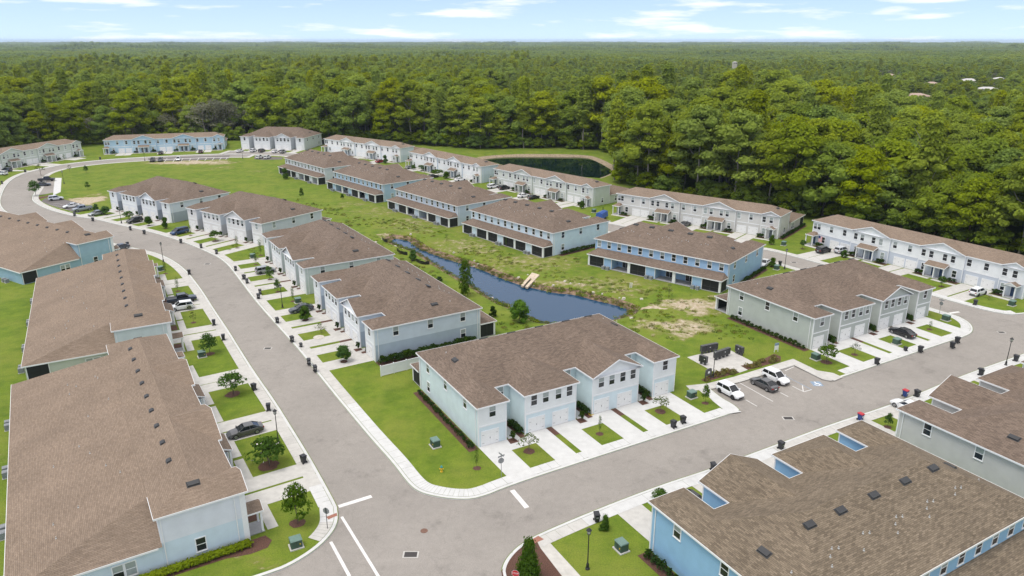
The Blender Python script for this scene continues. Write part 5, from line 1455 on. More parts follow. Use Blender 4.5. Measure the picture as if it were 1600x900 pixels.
CARLAB = [
 ('LW1', 90, 'dark grey sedan on the drive of the lower left row'),
 ('LW2', 90, 'white sport utility car beside the navy pickup'),
 ('LW2', -90, 'navy pickup truck parked nose to the street beside the white car'),
 ('L4', -90, 'slate blue sedan between the round bush and the green utility box'),
 ('L3', 90, 'silver sport utility car half hidden by a small tree'),
 ('L2', -90, 'bright blue minivan nosing towards the left street'),
 ('L1', -90, 'black sport utility car on the drive before the white row with grey base'),
 ('L1', -90, 'silver sedan beside the bushy tree next to the angled lot'),
 ('L1', -102, 'grey silver pickup truck in the angled lot nearest the houses'),
 ('L1', -102, 'white sedan in the angled lot beside the silver pickup'),
 ('L1', 68, 'pearly sport utility car alone at the far end of the angled lot'),
 ('L1', 62, 'slate sedan in the small bay by the bend, nearer the road tree'),
 ('L1', 62, 'black pickup truck at the back of the small bay by the bend'),
 ('P', -90, 'white sport utility car in the lot, nearest the utility box'),
 ('P', 90, 'grey sedan between two white cars in the parking lot'),
 ('P', -90, 'white sport utility car next to the blue striped access aisle'),
 ('G', 90, 'glossy black sedan on the drive of the sage grey row'),
 ('F8', 90, 'black sport utility car on the drive below the flag'),
 ('F8', 90, 'white sport utility car before the garages at far right'),
 (None, 0, 'white sport utility car on the pale sage row drive, left of the pair'),
 (None, 0, 'dark sport utility car beside the white one at the pale sage row'),
 (None, 0, 'white sedan half hidden behind the roof before the pale sage row'),
 (None, 0, 'black sedan right of the white sedan before the pale sage row'),
 (None, 0, 'silver sedan at the left end of the bright white row'),
 (None, 0, 'black sedan behind the bushy tree at the bright white row'),
 (None, 0, 'white sedan at the right end of the bright white row'),
 (None, 0, 'small red car, the only one of its colour, by the far white row'),
 (None, 0, 'white sedan leftmost in front of the white row by the forest'),
 (None, 0, 'white sport utility car beside the black one before the white row'),
 (None, 0, 'black sport utility car between white cars before the white row'),
 (None, 0, 'white sedan right of the bush before the white row by the forest'),
 (None, 0, 'silver sport utility car rightmost before the white row by the forest'),
 (None, 0, 'white sport utility car in the kerbside bay, left of two'),
 (None, 0, 'white sport utility car in the kerbside bay, right of two'),
 (None, 0, 'black sport utility car on the middle drive of the powder blue row'),
 (None, 0, 'dark maroon sport utility car on the right drive of the powder blue row'),
 (None, 0, 'black sport utility car leftmost in the strip lot across from the powder blue row'),
 (None, 0, 'slate sport utility car second from the left in the strip lot by the field'),
 (None, 0, 'white sport utility car in the strip lot beside the field'),
 (None, 0, 'white sport utility car at the far left edge by the pale olive row'),
 (None, 0, 'navy sport utility car beside the white one at the far left edge'),
 (None, 0, 'slate car nosing out behind the tan roof by the left street'),
 (None, 0, 'white sedan peeping out behind the sky blue row'),
 (None, 0, 'black sedan half hidden behind the sky blue roof, before the greige row'),
]
for (x, y, hd, kind, pt, wb), (bk, off, lab) in zip(D['cars'], CARLAB):
    if bk: hd = math.degrees(hth(bk)) + off
    lot = 'lot' in lab or 'white cars' in lab or 'access aisle' in lab or 'bay' in lab
    onroad = on_road(x, y)
    put_car(x, y, math.radians(hd), kind, pt, lab, z=(-0.12 if onroad else 0.016))
put_car(*hw('BR1', 25.0, -3.0), hth('BR1') + PI/2, 'sedan', 'black', 'dark sedan almost hidden by the strong blue row roof edge', z=.016)
put_car(*hw('BR2', 22.6, -5.5), hth('BR2') - PI/2, 'sedan', 'white', 'white sedan showing past the light grey roof corner', z=.016)
put_car(*hw('F8', 10.3*1.019, -.6), hth('F8') + PI/2, 'suv', 'silverwhite', 'white car tucked into the garage mouth left of the porch', z=.016)

# ------------------------------------------------------------------ wheeled bins
def bin_meshes():
    b = MB()
    b.hexa([(-.22, -.24, .06), (.22, -.24, .06), (.22, .24, .06), (-.22, .24, .06)], [(-.29, -.33, .96), (.29, -.33, .96), (.29, .36, .96), (-.29, .36, .96)])
    b.box(-.31, -.35, .90, .31, .38, .965); b.box(-.2, .36, .86, .2, .44, .93)
    b.box(-.13, -.335, .55, .13, -.30, .72, 1)
    l = MB()
    l.hexa([(-.32, -.38, .967), (.32, -.38, .967), (.32, .40, .967), (-.32, .40, .967)], [(-.27, -.30, 1.06), (.27, -.30, 1.06), (.27, .36, 1.09), (-.27, .36, 1.09)])
    l.tube((-.25, .43, 1.0), (.25, .43, 1.0), .025, n=6)
    w = MB(); w.tube((-.05, 0, 0), (.05, 0, 0), .12, n=10)
    return b, l, w
_b, _l, _w = bin_meshes()
BINM = {'k': (_b.mesh('bin_body', [M['bin'], M['signgrey']]), _l.mesh('lid', M['bin'])), 'r': (_b.mesh('bin_body', [M['binblue'], M['white']]), _l.mesh('lid', M['binred']))}
BWHEEL = _w.mesh('wheel', M['rubber'])
BINLAB = ['black bin on the left pavement nearest the stop sign and maple', 'black bin on the left pavement just uphill of the grey sedan drive', 'black bin on the left pavement beside the spreading tree lawn', 'black bin on the left pavement opposite the streaks on the asphalt', 'black bin on the left pavement by the lawn next to the white car', 'black bin at the bend, by the curved lawn with the lamp', 'bluish black bin beyond the tan roof on the left pavement',
 'black bin nearest the grassy corner on the right pavement', 'black bin second from the grassy corner on the right pavement', 'low black bin third from the grassy corner on the right pavement', 'black bin fourth from the grassy corner, before the white ring bed', 'black bin before the round bush and slate sedan', 'nearer of the two close bins by the pale green end wall', 'farther of the two close bins by the pale green end wall', 'nearer of the two touching bins below the silver car', 'farther of the two touching bins below the silver car', 'black bin just below the leaning shrub past the silver car', 'black bin where the right pavement starts to curve', 'black bin lying crooked on the curve by the dark bush', 'black bin below the blue minivan', 'black bin between the minivan and the black car', 'black bin by the black sport utility car drive', 'black bin below the silver sedan at the angled lot', 'black bin at the angled lot before the silver pickup',
 'black bin left of a pair before the aqua row right end', 'black bin right of a pair before the aqua row right end', 'black bin before the left drive of the sage grey row', 'black bin below the black sedan', 'small black bin on the lawn island with the utility box', 'nearer bin of the pair at the right end of the sage grey row', 'farther bin of the pair at the right end of the sage grey row',
 'tall dark bin by the lamp lawn in the lower middle', 'black bin behind the peak of the strong blue row roof', 'black bin at the lower street kerb above the blue roof notch', 'blue bin with a red lid standing alone at the kerb', 'blue bin with a red lid behind the white car', 'black bin right of the red-lidded bin by the white car', 'black bin with its lid ajar behind the light grey roof', 'black bin right of the lamp at the right edge',
 'black bin below the white car at the far right row', 'black bin behind the sky blue row by the lamp', 'dark bin beside the road at the powder blue row', 'dark bin before the pale olive row', 'dark bin at the left edge pavement']
BINROT = {'w': 122+90, 'e': 122-90, 'n': 29+180, 's': 29, 'f': 60}
for i, ((x, y, s), lab) in enumerate(zip(D['bins'], BINLAB)):
    rg = random.Random(i)
    red = 'red' in lab and 'blue bin' in lab
    body, lid = BINM['r' if red else 'k']
    t = empty('wheeled_bin', (x, y, .03), math.radians(BINROT[s] + rg.uniform(-22, 22)), lab, 'bin', 'wheeled bins along the kerbs')
    if lab.startswith(('low ', 'small ')): t.scale = (.85, .85, .7)
    else: t.scale = (1.06,)*3
    link('bin_body', body, t); ld = link('lid', lid, t)
    if 'ajar' in lab: ld.rotation_euler = (-.18, 0, 0); ld.location = (0, -.02, .09)
    for sx in (-.26, .26): link('wheel', BWHEEL, t, (sx, .30, .12))

# ------------------------------------------------------------------ street lamps
def lamp_parts():
    p = MB()
    p.lathe([(.24, 0), (.24, .12), (.16, .2), (.15, .62), (.09, .75), (.065, .9), (.05, 4.2), (.09, 4.24), (.05, 4.3)], 12)
    h = MB()
    h.lathe([(.07, 4.28), (.2, 4.36), (.2, 4.4)], 10); 
    for k in range(4):
        a_ = PI/4 + k*PI/2; h.tube((.19*math.cos(a_), .19*math.sin(a_), 4.4), (.23*math.cos(a_), .23*math.sin(a_), 4.78), .018, n=4)
    h.lathe([(.30, 4.78), (.27, 4.83), (.12, 5.0), (.03, 5.04), (.03, 5.14), (.005, 5.16)], 10)
    g = MB(); g.lathe([(.15, 4.4), (.2, 4.78)], 10)
    return p.mesh('lamp_post', M['black']), h.mesh('lamp_head', M['black']), g.mesh('lamp_glass', M['lens'])
LP_, LH_, LG_ = lamp_parts()
for (x, y), lab in zip(D['lamps'], ['black street lamp on the lawn by the strong blue row', 'black street lamp by the grey sedan drive', 'black street lamp on the lawn before the slate sedan', 'black street lamp on the curved lawn at the bend', 'black street lamp at the mailbox plaza', 'black street lamp behind the light grey roof at right', 'black street lamp behind the sky blue row', 'black street lamp on the big green field by the small bay', 'black street lamp at the left end drive of the greybase row', 'black street lamp across from the powder blue row', 'black street lamp at the kerbside bay by the white row']):
    t = empty('street_lamp', (x, y, 0), 0, lab.replace('greybase row', 'white row with grey base'), 'street lamp', 'black post lamps along the streets')
    link('lamp_post', LP_, t); hd_ = link('lamp_head', LH_, t); link('lamp_glass', LG_, hd_)

# ------------------------------------------------------------------ green utility boxes
def box_parts():
    b = MB(); b.box(-.75, -.65, 0, .75, .65, .12, 1); b.hexa([(-.6, -.5, .12), (.6, -.5, .12), (.6, .5, .12), (-.6, .5, .12)], [(-.6, -.46, 1.02), (.6, -.46, 1.02), (.6, .5, 1.02), (-.6, .5, 1.02)])
    b.box(-.01, -.52, .15, .01, -.47, 1.0, 2); b.box(.3, -.53, .5, .42, -.48, .62, 3)
    l = MB(); l.hexa([(-.64, -.53, 1.02), (.64, -.53, 1.02), (.64, .54, 1.02), (-.64, .54, 1.02)], [(-.6, -.42, 1.13), (.6, -.42, 1.13), (.6, .5, 1.13), (-.6, .5, 1.13)])
    return b.mesh('cabinet', [M['boxgreen'], M['concrete'], M['iron'], M['yellow']]), l.mesh('lid', M['boxtop'])
BXB, BXL = box_parts()
for (x, y), th_, lab in zip(D['boxes'], (28, 30, 60, -61, -62, 30, 120, 30, 120, 33, 52, 50, 30, 30, 45), ['green utility box on the corner lawn near the small maple', 'green utility box under the tree between the two left rows', 'green utility box on the curved lawn at the bend', 'green utility box on the grassy corner lawn by the aqua row', 'green utility box on the lamp lawn by the strong blue row', 'green utility box on the lawn beside the parking lot', 'green utility box beside the spreading tree at the sage grey row', 'green utility box on the lawn island left of the black sedan', 'green utility box on the curved tip lawn at the sage grey row', 'green utility box at the right edge by the far right row', 'green utility box on the lawn beside the greige row', 'green utility box behind the sky blue row', 'green utility box just behind the slate sedan', 'green utility box on the lawn north of the silver car', 'green utility box beside the blue tarpaulin']):
    t = empty('utility_box', (x, y, 0), math.radians(th_), lab, 'utility box', 'green transformer boxes on the lawns')
    link('cabinet', BXB, t); link('lid', BXL, t)

# ------------------------------------------------------------------ mailbox plaza
for (p, q, n), lab in zip(D['cbu'], ['longest bank of grey mailboxes at the back left of the plaza', 'bank of grey mailboxes in the middle of the plaza behind the lamp', 'short bank of grey mailboxes at the front left plaza edge', 'short bank of grey mailboxes at the right plaza edge']):
    p, q = Vector(p), Vector(q); d = q - p; a_ = math.atan2(d.y, d.x); w_ = d.length / n
    t = empty('mailbox_bank', ((p.x+q.x)/2, (p.y+q.y)/2, .02), a_, lab, 'mailboxes', 'banks of mailboxes on the plaza')
    for k in range(n):
        xc = (k - (n-1)/2) * w_
        b = MB(); b.box(xc - w_/2 + .03, -.28, .42, xc + w_/2 - .03, .28, 1.55, 0)
        b.box(xc-.14, -.16, 0, xc+.14, .16, .42, 0); b.box(xc-.2, -.2, 0, xc+.2, .2, .03, 0)
        b.build('mailbox_unit', M['cbu'], t)
        c = MB()
        for r in range(5):
            for s in range(2):
                c.box(xc + (s-.5)*w_*.42 - w_*.18, -.295, .5 + r*.2, xc + (s-.5)*w_*.42 + w_*.18, -.275, .66 + r*.2)
        c.build('door_panel', M['vent'], t)
        if k == n//2:
            c = MB(); c.box(xc-.1, -.30, 1.0, xc+.1, -.29, 1.14); c.build('notice', M['white'], t)
# notice board
p, q = Vector(D['board'][0]), Vector(D['board'][1]); d = q - p
t = empty('notice_board', (p.x, p.y, 0), math.atan2(d.y, d.x), 'dark arched notice board beside the lamp at the mailbox plaza', 'notice board')
for x in (0, d.length): 
    b = MB(); b.box(x-.06, -.06, 0, x+.06, .06, 1.55); b.build('post', M['cbu'], t)
b = MB(); b.box(.0, -.05, .8, d.length, .05, 1.7, 0)
m_ = d.length/2
pts = [(m_ + m_*1.1*math.cos(PI*k/10), 1.7 + .28*math.sin(PI*k/10)) for k in range(11)]
b.hexa([(x, -.07, z) for x, z in pts], [(x, .07, z) for x, z in pts])
b.build('board', M['cbu'], t)
b = MB(); b.box(m_-.2, -.07, 1.15, m_+.25, -.052, 1.5); b.build('notice', M['white'], t)
# small upright sign on the grass
x, y = D['yardsign']
t = empty('yard_sign', (x, y, 0), math.radians(20), 'small white sign with a blue top on the grass by the sage grey row', 'sign')
b = MB(); b.box(-.42, -.03, .45, .42, .03, 1.25, 0); b.build('board', M['white'], t)
b = MB(); b.box(-.42, -.034, 1.25, .42, .034, 1.72, 0); b.build('header', M['bluepaint'], t)
for s in (-.38, .38):
    b = MB(); b.box(s-.035, -.035, 0, s+.035, .035, .45); b.build('leg', M['white'], t)

# ------------------------------------------------------------------ vinyl fence: panels and posts
p, q = Vector(D['fence'][0]), Vector(D['fence'][1])
q = p + (q - p).normalized() * 11.4
d = q - p; t = empty('vinyl_fence', (p.x, p.y, 0), math.atan2(d.y, d.x), 'white vinyl privacy fence between the aqua row and the two-tone blue end wall', 'fence')
n = 5; w_ = d.length / n
for k in range(n + 1):
    b = MB(); b.box(k*w_-.07, -.07, 0, k*w_+.07, .07, 1.92); b.hexa([(k*w_-.09, -.09, 1.92), (k*w_+.09, -.09, 1.92), (k*w_+.09, .09, 1.92), (k*w_-.09, .09, 1.92)], [(k*w_-.02, -.02, 2.0), (k*w_+.02, -.02, 2.0), (k*w_+.02, .02, 2.0), (k*w_-.02, .02, 2.0)])
    b.build('fence_post', M['vinyl'], t)
for k in range(n):
    b = MB(); x0, x1 = k*w_+.08, (k+1)*w_-.08
    b.box(x0, -.045, .06, x1, .045, .22); b.box(x0, -.045, 1.68, x1, .045, 1.82)
    m_ = 14
    for j in range(m_):
        a0 = x0 + (x1-x0)*j/m_; b.box(a0+.004, -.022, .2, a0+(x1-x0)/m_-.004, .022, 1.7)
    b.build('fence_panel', M['vinyl'], t)

# ------------------------------------------------------------------ hydrant, signs, odds and ends
x, y = D['hydrant']
t = empty('fire_hydrant', (x, y, 0), 0, 'yellow fire hydrant with a teal cap on the corner lawn', 'hydrant')
b = MB(); b.lathe([(.2, 0), (.2, .05), (.13, .08), (.12, .55), (.17, .57), (.17, .62)], 12); b.tube((-.28, 0, .42), (.28, 0, .42), .07, n=8); b.tube((0, -.26, .40), (0, 0, .40), .09, n=8); b.build('barrel', M['yellow'], t)
b = MB(); b.lathe([(.17, .62), (.16, .72), (.09, .84), (.04, .86), (.04, .92)], 12); b.build('cap', M['teal'], t)

def octo(b, r, y, z, m, n=8, ph=PI/8, flip=False):
    pts = [(r*math.cos(ph + 2*PI*k/n), y, z + r*math.sin(ph + 2*PI*k/n)) for k in range(n)]
    b.poly(pts if not flip else pts[::-1], m)
def stop_sign(loc, rz, label, blades=False):
    t = empty('stop_sign', (*loc, 0), rz, label, 'road sign')
    b = MB(); b.tube((0, 0, 0), (0, 0, 3.35 if blades else 2.75), .04, n=8); b.build('post', M['black'] if not blades else M['signgrey'], t)
    b = MB(); z = 2.3; r = .41
    pts0 = [(r*math.cos(PI/8+2*PI*k/8), -.06, z+r*math.sin(PI/8+2*PI*k/8)) for k in range(8)]
    pts1 = [(p_[0], -.045, p_[2]) for p_ in pts0]
    b.hexa(pts1, pts0, 0)
    octo(b, .385, -.0635, z, 1); octo(b, .405, -.0625, z, 2)
    f = b.build('sign_face', [M['signgrey'], M['signred'], M['white']], t)
    cu = bpy.data.curves.new('stop_text', 'FONT'); cu.body = 'STOP'; cu.size = .27; cu.align_x = 'CENTER'; cu.align_y = 'CENTER'; cu.extrude = .001
    cu.materials.append(M['white'])
    tmp = bpy.data.objects.new('lettering', cu); C.objects.link(tmp); bpy.context.view_layer.update(); tme = bpy.data.meshes.new_from_object(tmp); bpy.data.objects.remove(tmp)
    to = link('lettering', tme, f); to['kind'] = 'stuff'; to.location = (0, -.066, z); to.rotation_euler = (PI/2, 0, 0)
    if blades:
        for k, a_ in enumerate((0.0, PI/2)):
            b = MB(); b.box(-.5, -.015, 2.88 + k*.24, .5, .015, 3.08 + k*.24); o = b.build('street_name_blade', M['signgreen'] if False else M['signgrey'], t); o.rotation_euler = (0, 0, a_ + .3)
    return t
stop_sign(D['sign_corner'], math.radians(200), 'corner sign post with two street name blades above a stop sign', True)
stop_sign(D['stop_w'], math.radians(165), 'stop sign seen from behind at the left kerb corner')
stop_sign(D['stop_g'], math.radians(120), 'stop sign by the curved tip lawn of the sage grey row', True)
stop_sign(D['stop_s'], math.radians(-12), 'red stop sign at the bottom edge in the mulch bed')

x, y = D['hose']
b = MB()
for k in range(16):
    a0, a1 = 2*PI*k/16, 2*PI*(k+1)/16
    b.tube((x+.34*math.cos(a0), y+.34*math.sin(a0), .05), (x+.34*math.cos(a1), y+.34*math.sin(a1), .05), .05, n=6, caps=False)
tag(b.build('garden_hose', M['yellow']), 'yellow coiled garden hose by a garage of the aqua row', 'hose')
# flag by the left porch of the far right row
fx, fy = hw('F8', 4.0, -.35)
t = empty('house_flag', (fx, fy, 0), hth('F8'), 'striped flag with a blue corner hanging by the far right porch', 'flag')
b = MB(); b.tube((0, .55, 2.6), (0, -.9, 3.3), .025, n=6); b.build('pole', M['white'], t)
for nm, parts in (('stripes', None),):
    b = MB()
    for k in range(13):
        z0 = 3.2 - k*.0; w_ = 1.0/13
        y0 = -.85 + .02
        b.poly([(-.55 + k*w_*1.1, -.5, 1.35), (-.55 + (k+1)*w_*1.1, -.5, 1.35), (-.55 + (k+1)*w_*1.1, -.52, 3.0), (-.55 + k*w_*1.1, -.52, 3.0)], k % 2)
    b.build('stripes', [M['flagred'], M['white']], t)
    b = MB(); b.box(-.55, -.545, 2.35, .04, -.53, 3.0); b.build('canton', M['flagblue'], t)
# covered trailer in blue
p, q = Vector(D['tarp'][0]), Vector(D['tarp'][1])
t = empty('covered_trailer', (27.6, 219.2, .02), hth('F7') + PI/2 + .2, 'long blue tarpaulin-covered trailer behind the pale blue roof', 'trailer')
b = MB(); b.hexa([(-2.7, -1.1, .55), (2.7, -1.1, .55), (2.7, 1.1, .55), (-2.7, 1.1, .55)], [(-2.5, -.95, 2.2), (2.5, -.95, 2.1), (2.5, .95, 2.1), (-2.5, .95, 2.2)]); b.hexa([(-2.5, -.95, 2.2), (2.5, -.95, 2.1), (2.5, .95, 2.1), (-2.5, .95, 2.2)], [(-2.4, -.1, 2.5), (2.4, -.1, 2.35), (2.4, .1, 2.35), (-2.4, .1, 2.5)]); b.build('tarpaulin', M['tarp'], t)
b = MB(); b.box(-2.7, -1.0, .4, 2.7, 1.0, .55); b.tube((2.7, 0, .45), (3.7, 0, .45), .06, n=6); b.build('chassis', M['black'], t)
for sx in (-.5, .5):
    for sy in (-1.0, 1.0):
        w_ = empty('wheel', (sx, sy, .34)); w_.parent = t; w_.scale = (.34, 1, .34); link('tyre', TYRE, w_)
# silt fences by the pond
for s, lab in zip(D['silt'], ['shortest black silt fence at the pond tip', 'curved black silt fence left of the small pond tree', 'black silt fence below the small pond tree']):
    t = empty('silt_fence', (*s[0], 0), 0, lab, 'silt fence', 'black silt fences by the pond')
    s = [(p_[0]-s[0][0], p_[1]-s[0][1]) for p_ in s]
    ss = chaikin(s, closed=False, it=2, corner=80)
    b = MB()
    for i in range(len(ss)-1):
        p_, q_ = Vector(ss[i]), Vector(ss[i+1]); d = (q_-p_); n_ = Vector((d.y, -d.x)).normalized()*.015
        h0, h1 = .8 + .1*math.sin(i*1.7), .8 + .1*math.sin((i+1)*1.7)
        b.hexa([(*(p_-n_), 0), (*(q_-n_), 0), (*(q_+n_), 0), (*(p_+n_), 0)], [(*(p_-n_), h0), (*(q_-n_), h1), (*(q_+n_), h1), (*(p_+n_), h0)])
    b.build('fabric', M['black'], t)
    for p_ in s:
        b = MB(); b.box(p_[0]-.03, p_[1]-.03, 0, p_[0]+.03, p_[1]+.03, 1.05); b.build('stake', M['bark'], t)
# concrete pipe end by the water
ps = [Vector(p_) for p_ in D['inlet']]
cxy = sum(ps, Vector((0, 0)))/4
zz = (-.75, .28, .28, -.75)
b = MB()
def mixp(u, v):
    a_ = ps[0].lerp(ps[3], v); c_ = ps[1].lerp(ps[2], v); r_ = a_.lerp(c_, u); return (r_.x, r_.y, -.75 + 1.03*u)
g_ = [0, .36, .64, 1]; h_ = [0, .6, 1]
for i in range(2):
    for j in range(3):
        if i == 0 and j == 1: continue
        q4 = [mixp(h_[i], g_[j]), mixp(h_[i+1], g_[j]), mixp(h_[i+1], g_[j+1]), mixp(h_[i], g_[j+1])]
        b.hexa([(x_, y_, z_-.4) for x_, y_, z_ in q4], q4)
q4 = [mixp(0, .36), mixp(.6, .36), mixp(.6, .64), mixp(0, .64)]
b.poly([(x_, y_, z_-.3) for x_, y_, z_ in q4], 1)
M['tanconc'] = mat('tan_concrete', (.52, .43, .33), .85, .2, 1.5, bump=.2)
bi = b.build('drain_outfall', [M['tanconc'], M['iron']]); bi.location.z += .12
tag(bi, 'pale concrete drain outfall with a dark slot at the pond edge', 'drain outfall')
for (x, y), lab in zip(D['pvc'], ['left white pipe standing in the grass behind the sky blue row', 'right white pipe standing in the grass behind the sky blue row']):
    b = MB(); b.tube((x, y, 0), (x, y, 1.1), .09, n=8); b.lathe([(.12, 1.0), (.12, 1.12), (.02, 1.14)], 8, 0, (x, y, 0)); tag(b.build('standpipe', M['white']), lab, 'pipe', 'white pipes behind the sky blue row')
# white stones round the pond
rg = random.Random(5)
for i in range(34):
    k = rg.randrange(len(pond)); k2 = pond_top[k]; t_ = rg.uniform(.2, 1.5)
    x, y = pond[k][0] + (k2[0]-pond[k][0])*t_ + rg.uniform(-.8, .8), pond[k][1] + (k2[1]-pond[k][1])*t_ + rg.uniform(-.8, .8)
    if x < 2 and y < 165 and x - (-24) < (175 - y)*.75: continue
    b = MB(); r = rg.uniform(.22, .62)
    n_ = 7; r1 = [r*rg.uniform(.7, 1.1) for _ in range(n_)]; r2 = [q_*rg.uniform(.45, .8) for q_ in r1]
    z_ = -1.2*(1-min(t_, 1))
    b.hexa([(x+r1[j]*math.cos(2*PI*j/n_), y+r1[j]*math.sin(2*PI*j/n_), z_-.25) for j in range(n_)], [(x+r2[j]*math.cos(2*PI*j/n_), y+r2[j]*math.sin(2*PI*j/n_), z_+r*rg.uniform(.3, .5)) for j in range(n_)])
    tag(b.build('bank_stone', M['stone']), 'pale rough stone lying on the pond bank', 'stone', 'stones on the pond bank')
# ------------------------------------------------------------------ vegetation
def leaf_mesh(name, clusters, per, size, mats, seed, flat=0.35, up=.55, core=0.0):
    """leaf-sized faces scattered over clumps; clusters: (x,y,z,rx,ry,rz,material)"""
    r = np.random.default_rng(seed)
    V, F, MI = [], [], []
    for (cx, cy, cz, rx, ry, rz, mi) in clusters:
        n = per
        d = r.normal(size=(n, 3)); d[:, 2] = np.where(d[:, 2] < -0.25, -d[:, 2]*flat, d[:, 2]); d /= np.linalg.norm(d, axis=1)[:, None]
        rad = np.where(r.random(n) < .16, r.uniform(1.1, 1.4, n), r.uniform(.86, 1.12, n))[:, None]
        p = d * rad * np.array([rx, ry, rz]) + np.array([cx, cy, cz])
        nr = d + r.normal(size=(n, 3)) * .34 + np.array([0, 0, up]); nr /= np.linalg.norm(nr, axis=1)[:, None]
        t = np.cross(nr, r.normal(size=(n, 3))); t /= np.linalg.norm(t, axis=1)[:, None] + 1e-9
        b = np.cross(nr, t)
        s = size * r.uniform(.6, 1.35, n)[:, None]; s2 = s * r.uniform(.5, .95, n)[:, None]
        i = len(V) * 1
        q = np.stack([p - t*s, p - b*s2*.8 + t*s*.1, p + t*s, p + b*s2], axis=1).reshape(-1, 3)
        base = sum(len(x) for x in V)
        V.append(q); F.append(np.arange(base, base + 4*n).reshape(-1, 4)); MI.append(np.full(n, mi))
    if core:
        # leafy inner mass of each clump
        lon, lat = 7, 4
        U = [(0, 0, -1)] + [(math.cos(2*PI*(j+.5*(i%2))/lon)*math.sin(PI*i/lat), math.sin(2*PI*(j+.5*(i%2))/lon)*math.sin(PI*i/lat), -math.cos(PI*i/lat)) for i in range(1, lat) for j in range(lon)] + [(0, 0, 1)]
        U = np.array(U); top = len(U) - 1
        T = [(0, 1+(j+1) % lon, 1+j, 1+j) for j in range(lon)] + [(1+(lat-2)*lon+j, 1+(lat-2)*lon+(j+1) % lon, top, top) for j in range(lon)]
        Q = [(1+i*lon+j, 1+i*lon+(j+1) % lon, 1+(i+1)*lon+(j+1) % lon, 1+(i+1)*lon+j) for i in range(lat-2) for j in range(lon)]
        faces = T + Q
        for (cx, cy, cz, rx, ry, rz, mi) in clusters:
            base = sum(len(x) for x in V)
            V.append(U * np.array([rx, ry, rz]) * core * r.uniform(.8, 1.15, (len(U), 1)) + np.array([cx, cy, cz]))
            F.append(np.array(faces) + base); MI.append(np.full(len(faces), mi))
    v = np.concatenate(V); f = np.concatenate(F); mi = np.concatenate(MI)
    me = bpy.data.meshes.new(name)
    me.from_pydata(v.tolist(), [], [tuple(q) if q[2] != q[3] else tuple(q[:3]) for q in f.tolist()])
    for m_ in mats: me.materials.append(m_)
    me.polygons.foreach_set('material_index', mi.astype(np.int32))
    me.update()
    return me

def trunk_mesh(name, h, r, limbs, m, seed):
    rg = random.Random(seed); b = MB()
    pts = [(0, 0, -.3)]; n = 5
    for k in range(1, n+1): pts.append((rg.uniform(-.03, .03)*h, rg.uniform(-.03, .03)*h, h*k/n))
    for k in range(n): b.tube(pts[k], pts[k+1], r*(1 - .75*k/n), r*(1 - .75*(k+1)/n), 7, 0, False)
    for z0, ang, ln, up in limbs:
        k = min(n-1, int(z0/h*n)); base = Vector(pts[k]).lerp(Vector(pts[k+1]), z0/h*n - k)
        mid = base + Vector((math.cos(ang), math.sin(ang), up*.8))*ln*.55; end = base + Vector((math.cos(ang), math.sin(ang), up*1.3))*ln
        b.tube(base, mid, r*.38, r*.25, 5, 0, False); b.tube(mid, end, r*.25, r*.08, 5, 0, False)
    return b.mesh(name, m, smooth=True, uv=False)

def dome_clusters(seed, h0, h1, R, n, cr, shape='dome', mi=0, mix_=0.0):
    rg = random.Random(seed); out = []
    for k in range(n):
        t = (k + .5)/n
        if shape == 'dome':
            a_ = k*2.39996; z = h0 + (h1-h0)*(rg.uniform(.05, 1)**.8); q = (z-h0)/(h1-h0)
            rr = R*math.sqrt(max(.02, 1-(q*1.02)**2.4))*rg.uniform(.62, 1.0)
        elif shape == 'tall':
            a_ = k*2.39996; q = t; z = h0 + (h1-h0)*q; rr = R*(1-q)**.55*(.55+.45*math.sin(q*9+seed))*rg.uniform(.4, 1)
        elif shape == 'cone':
            a_ = k*2.39996; q = t; z = h0+(h1-h0)*q; rr = R*(1-q)*rg.uniform(.6, .9)
        elif shape == 'column':
            a_ = k*2.39996; q = t; z = h0+(h1-h0)*q; rr = R*.55*math.sin(PI*min(.95, q*.85+.12))*rg.uniform(.3, 1)
        else:
            a_ = rg.uniform(0, 2*PI); q = rg.random(); z = h0+(h1-h0)*q; rr = R*rg.uniform(.3, 1)
        s = cr*rg.uniform(.7, 1.3)
        out.append((rr*math.cos(a_), rr*math.sin(a_), z, s, s, s*rg.uniform(.55, .8), mi if rg.random() > mix_ else 1-mi))
    return out

# ---- forest tree kinds (real size, metres)
KINDS = []
def kind(key, h, R, h0, n, cr, shape, per, size, leaves, bark, label, r, seed):
    cl = dome_clusters(seed, h0, h - cr*.4, R, n, cr, shape)
    cm = leaf_mesh('crown', cl, per, size, [LEAF[leaves]], seed, core=.0 if leaves == 'moss' else .80)
    rg = random.Random(seed)
    limbs = [(h*rg.uniform(.35, .8), rg.uniform(0, 6.28), R*rg.uniform(.5, .9), rg.uniform(.4, 1)) for _ in range(7)]
    tm = trunk_mesh('trunk', h*.86, r, limbs, M[bark], seed)
    KINDS.append((key, cm, tm, label, h, R))
kind('broadleaf_tree', 21, 6.8, 5, 46, 2.3, 'dome', 104, .44, 'oak', 'bark', 'broad dark green domed tree standing in the forest edge', .34, 1)
kind('broadleaf_tree', 19, 8.0, 4, 54, 2.5, 'dome', 104, .46, 'oak', 'bark', 'broad dark green domed tree standing in the forest edge', .36, 2)
kind('broadleaf_tree', 23, 6.2, 6, 44, 2.1, 'dome', 76, .42, 'cypress', 'paletrunk', 'yellowish green rounded tree standing in the forest edge', .32, 3)
kind('cypress_tree', 27, 4.6, 8, 46, 1.8, 'tall', 90, .40, 'cypress', 'paletrunk', 'tall narrow light green tree with a pale trunk in the forest edge', .30, 4)
kind('broadleaf_tree', 25, 7.4, 7, 56, 2.0, 'dome', 104, .42, 'cypress', 'paletrunk', 'yellowish green rounded tree standing in the forest edge', .30, 5)
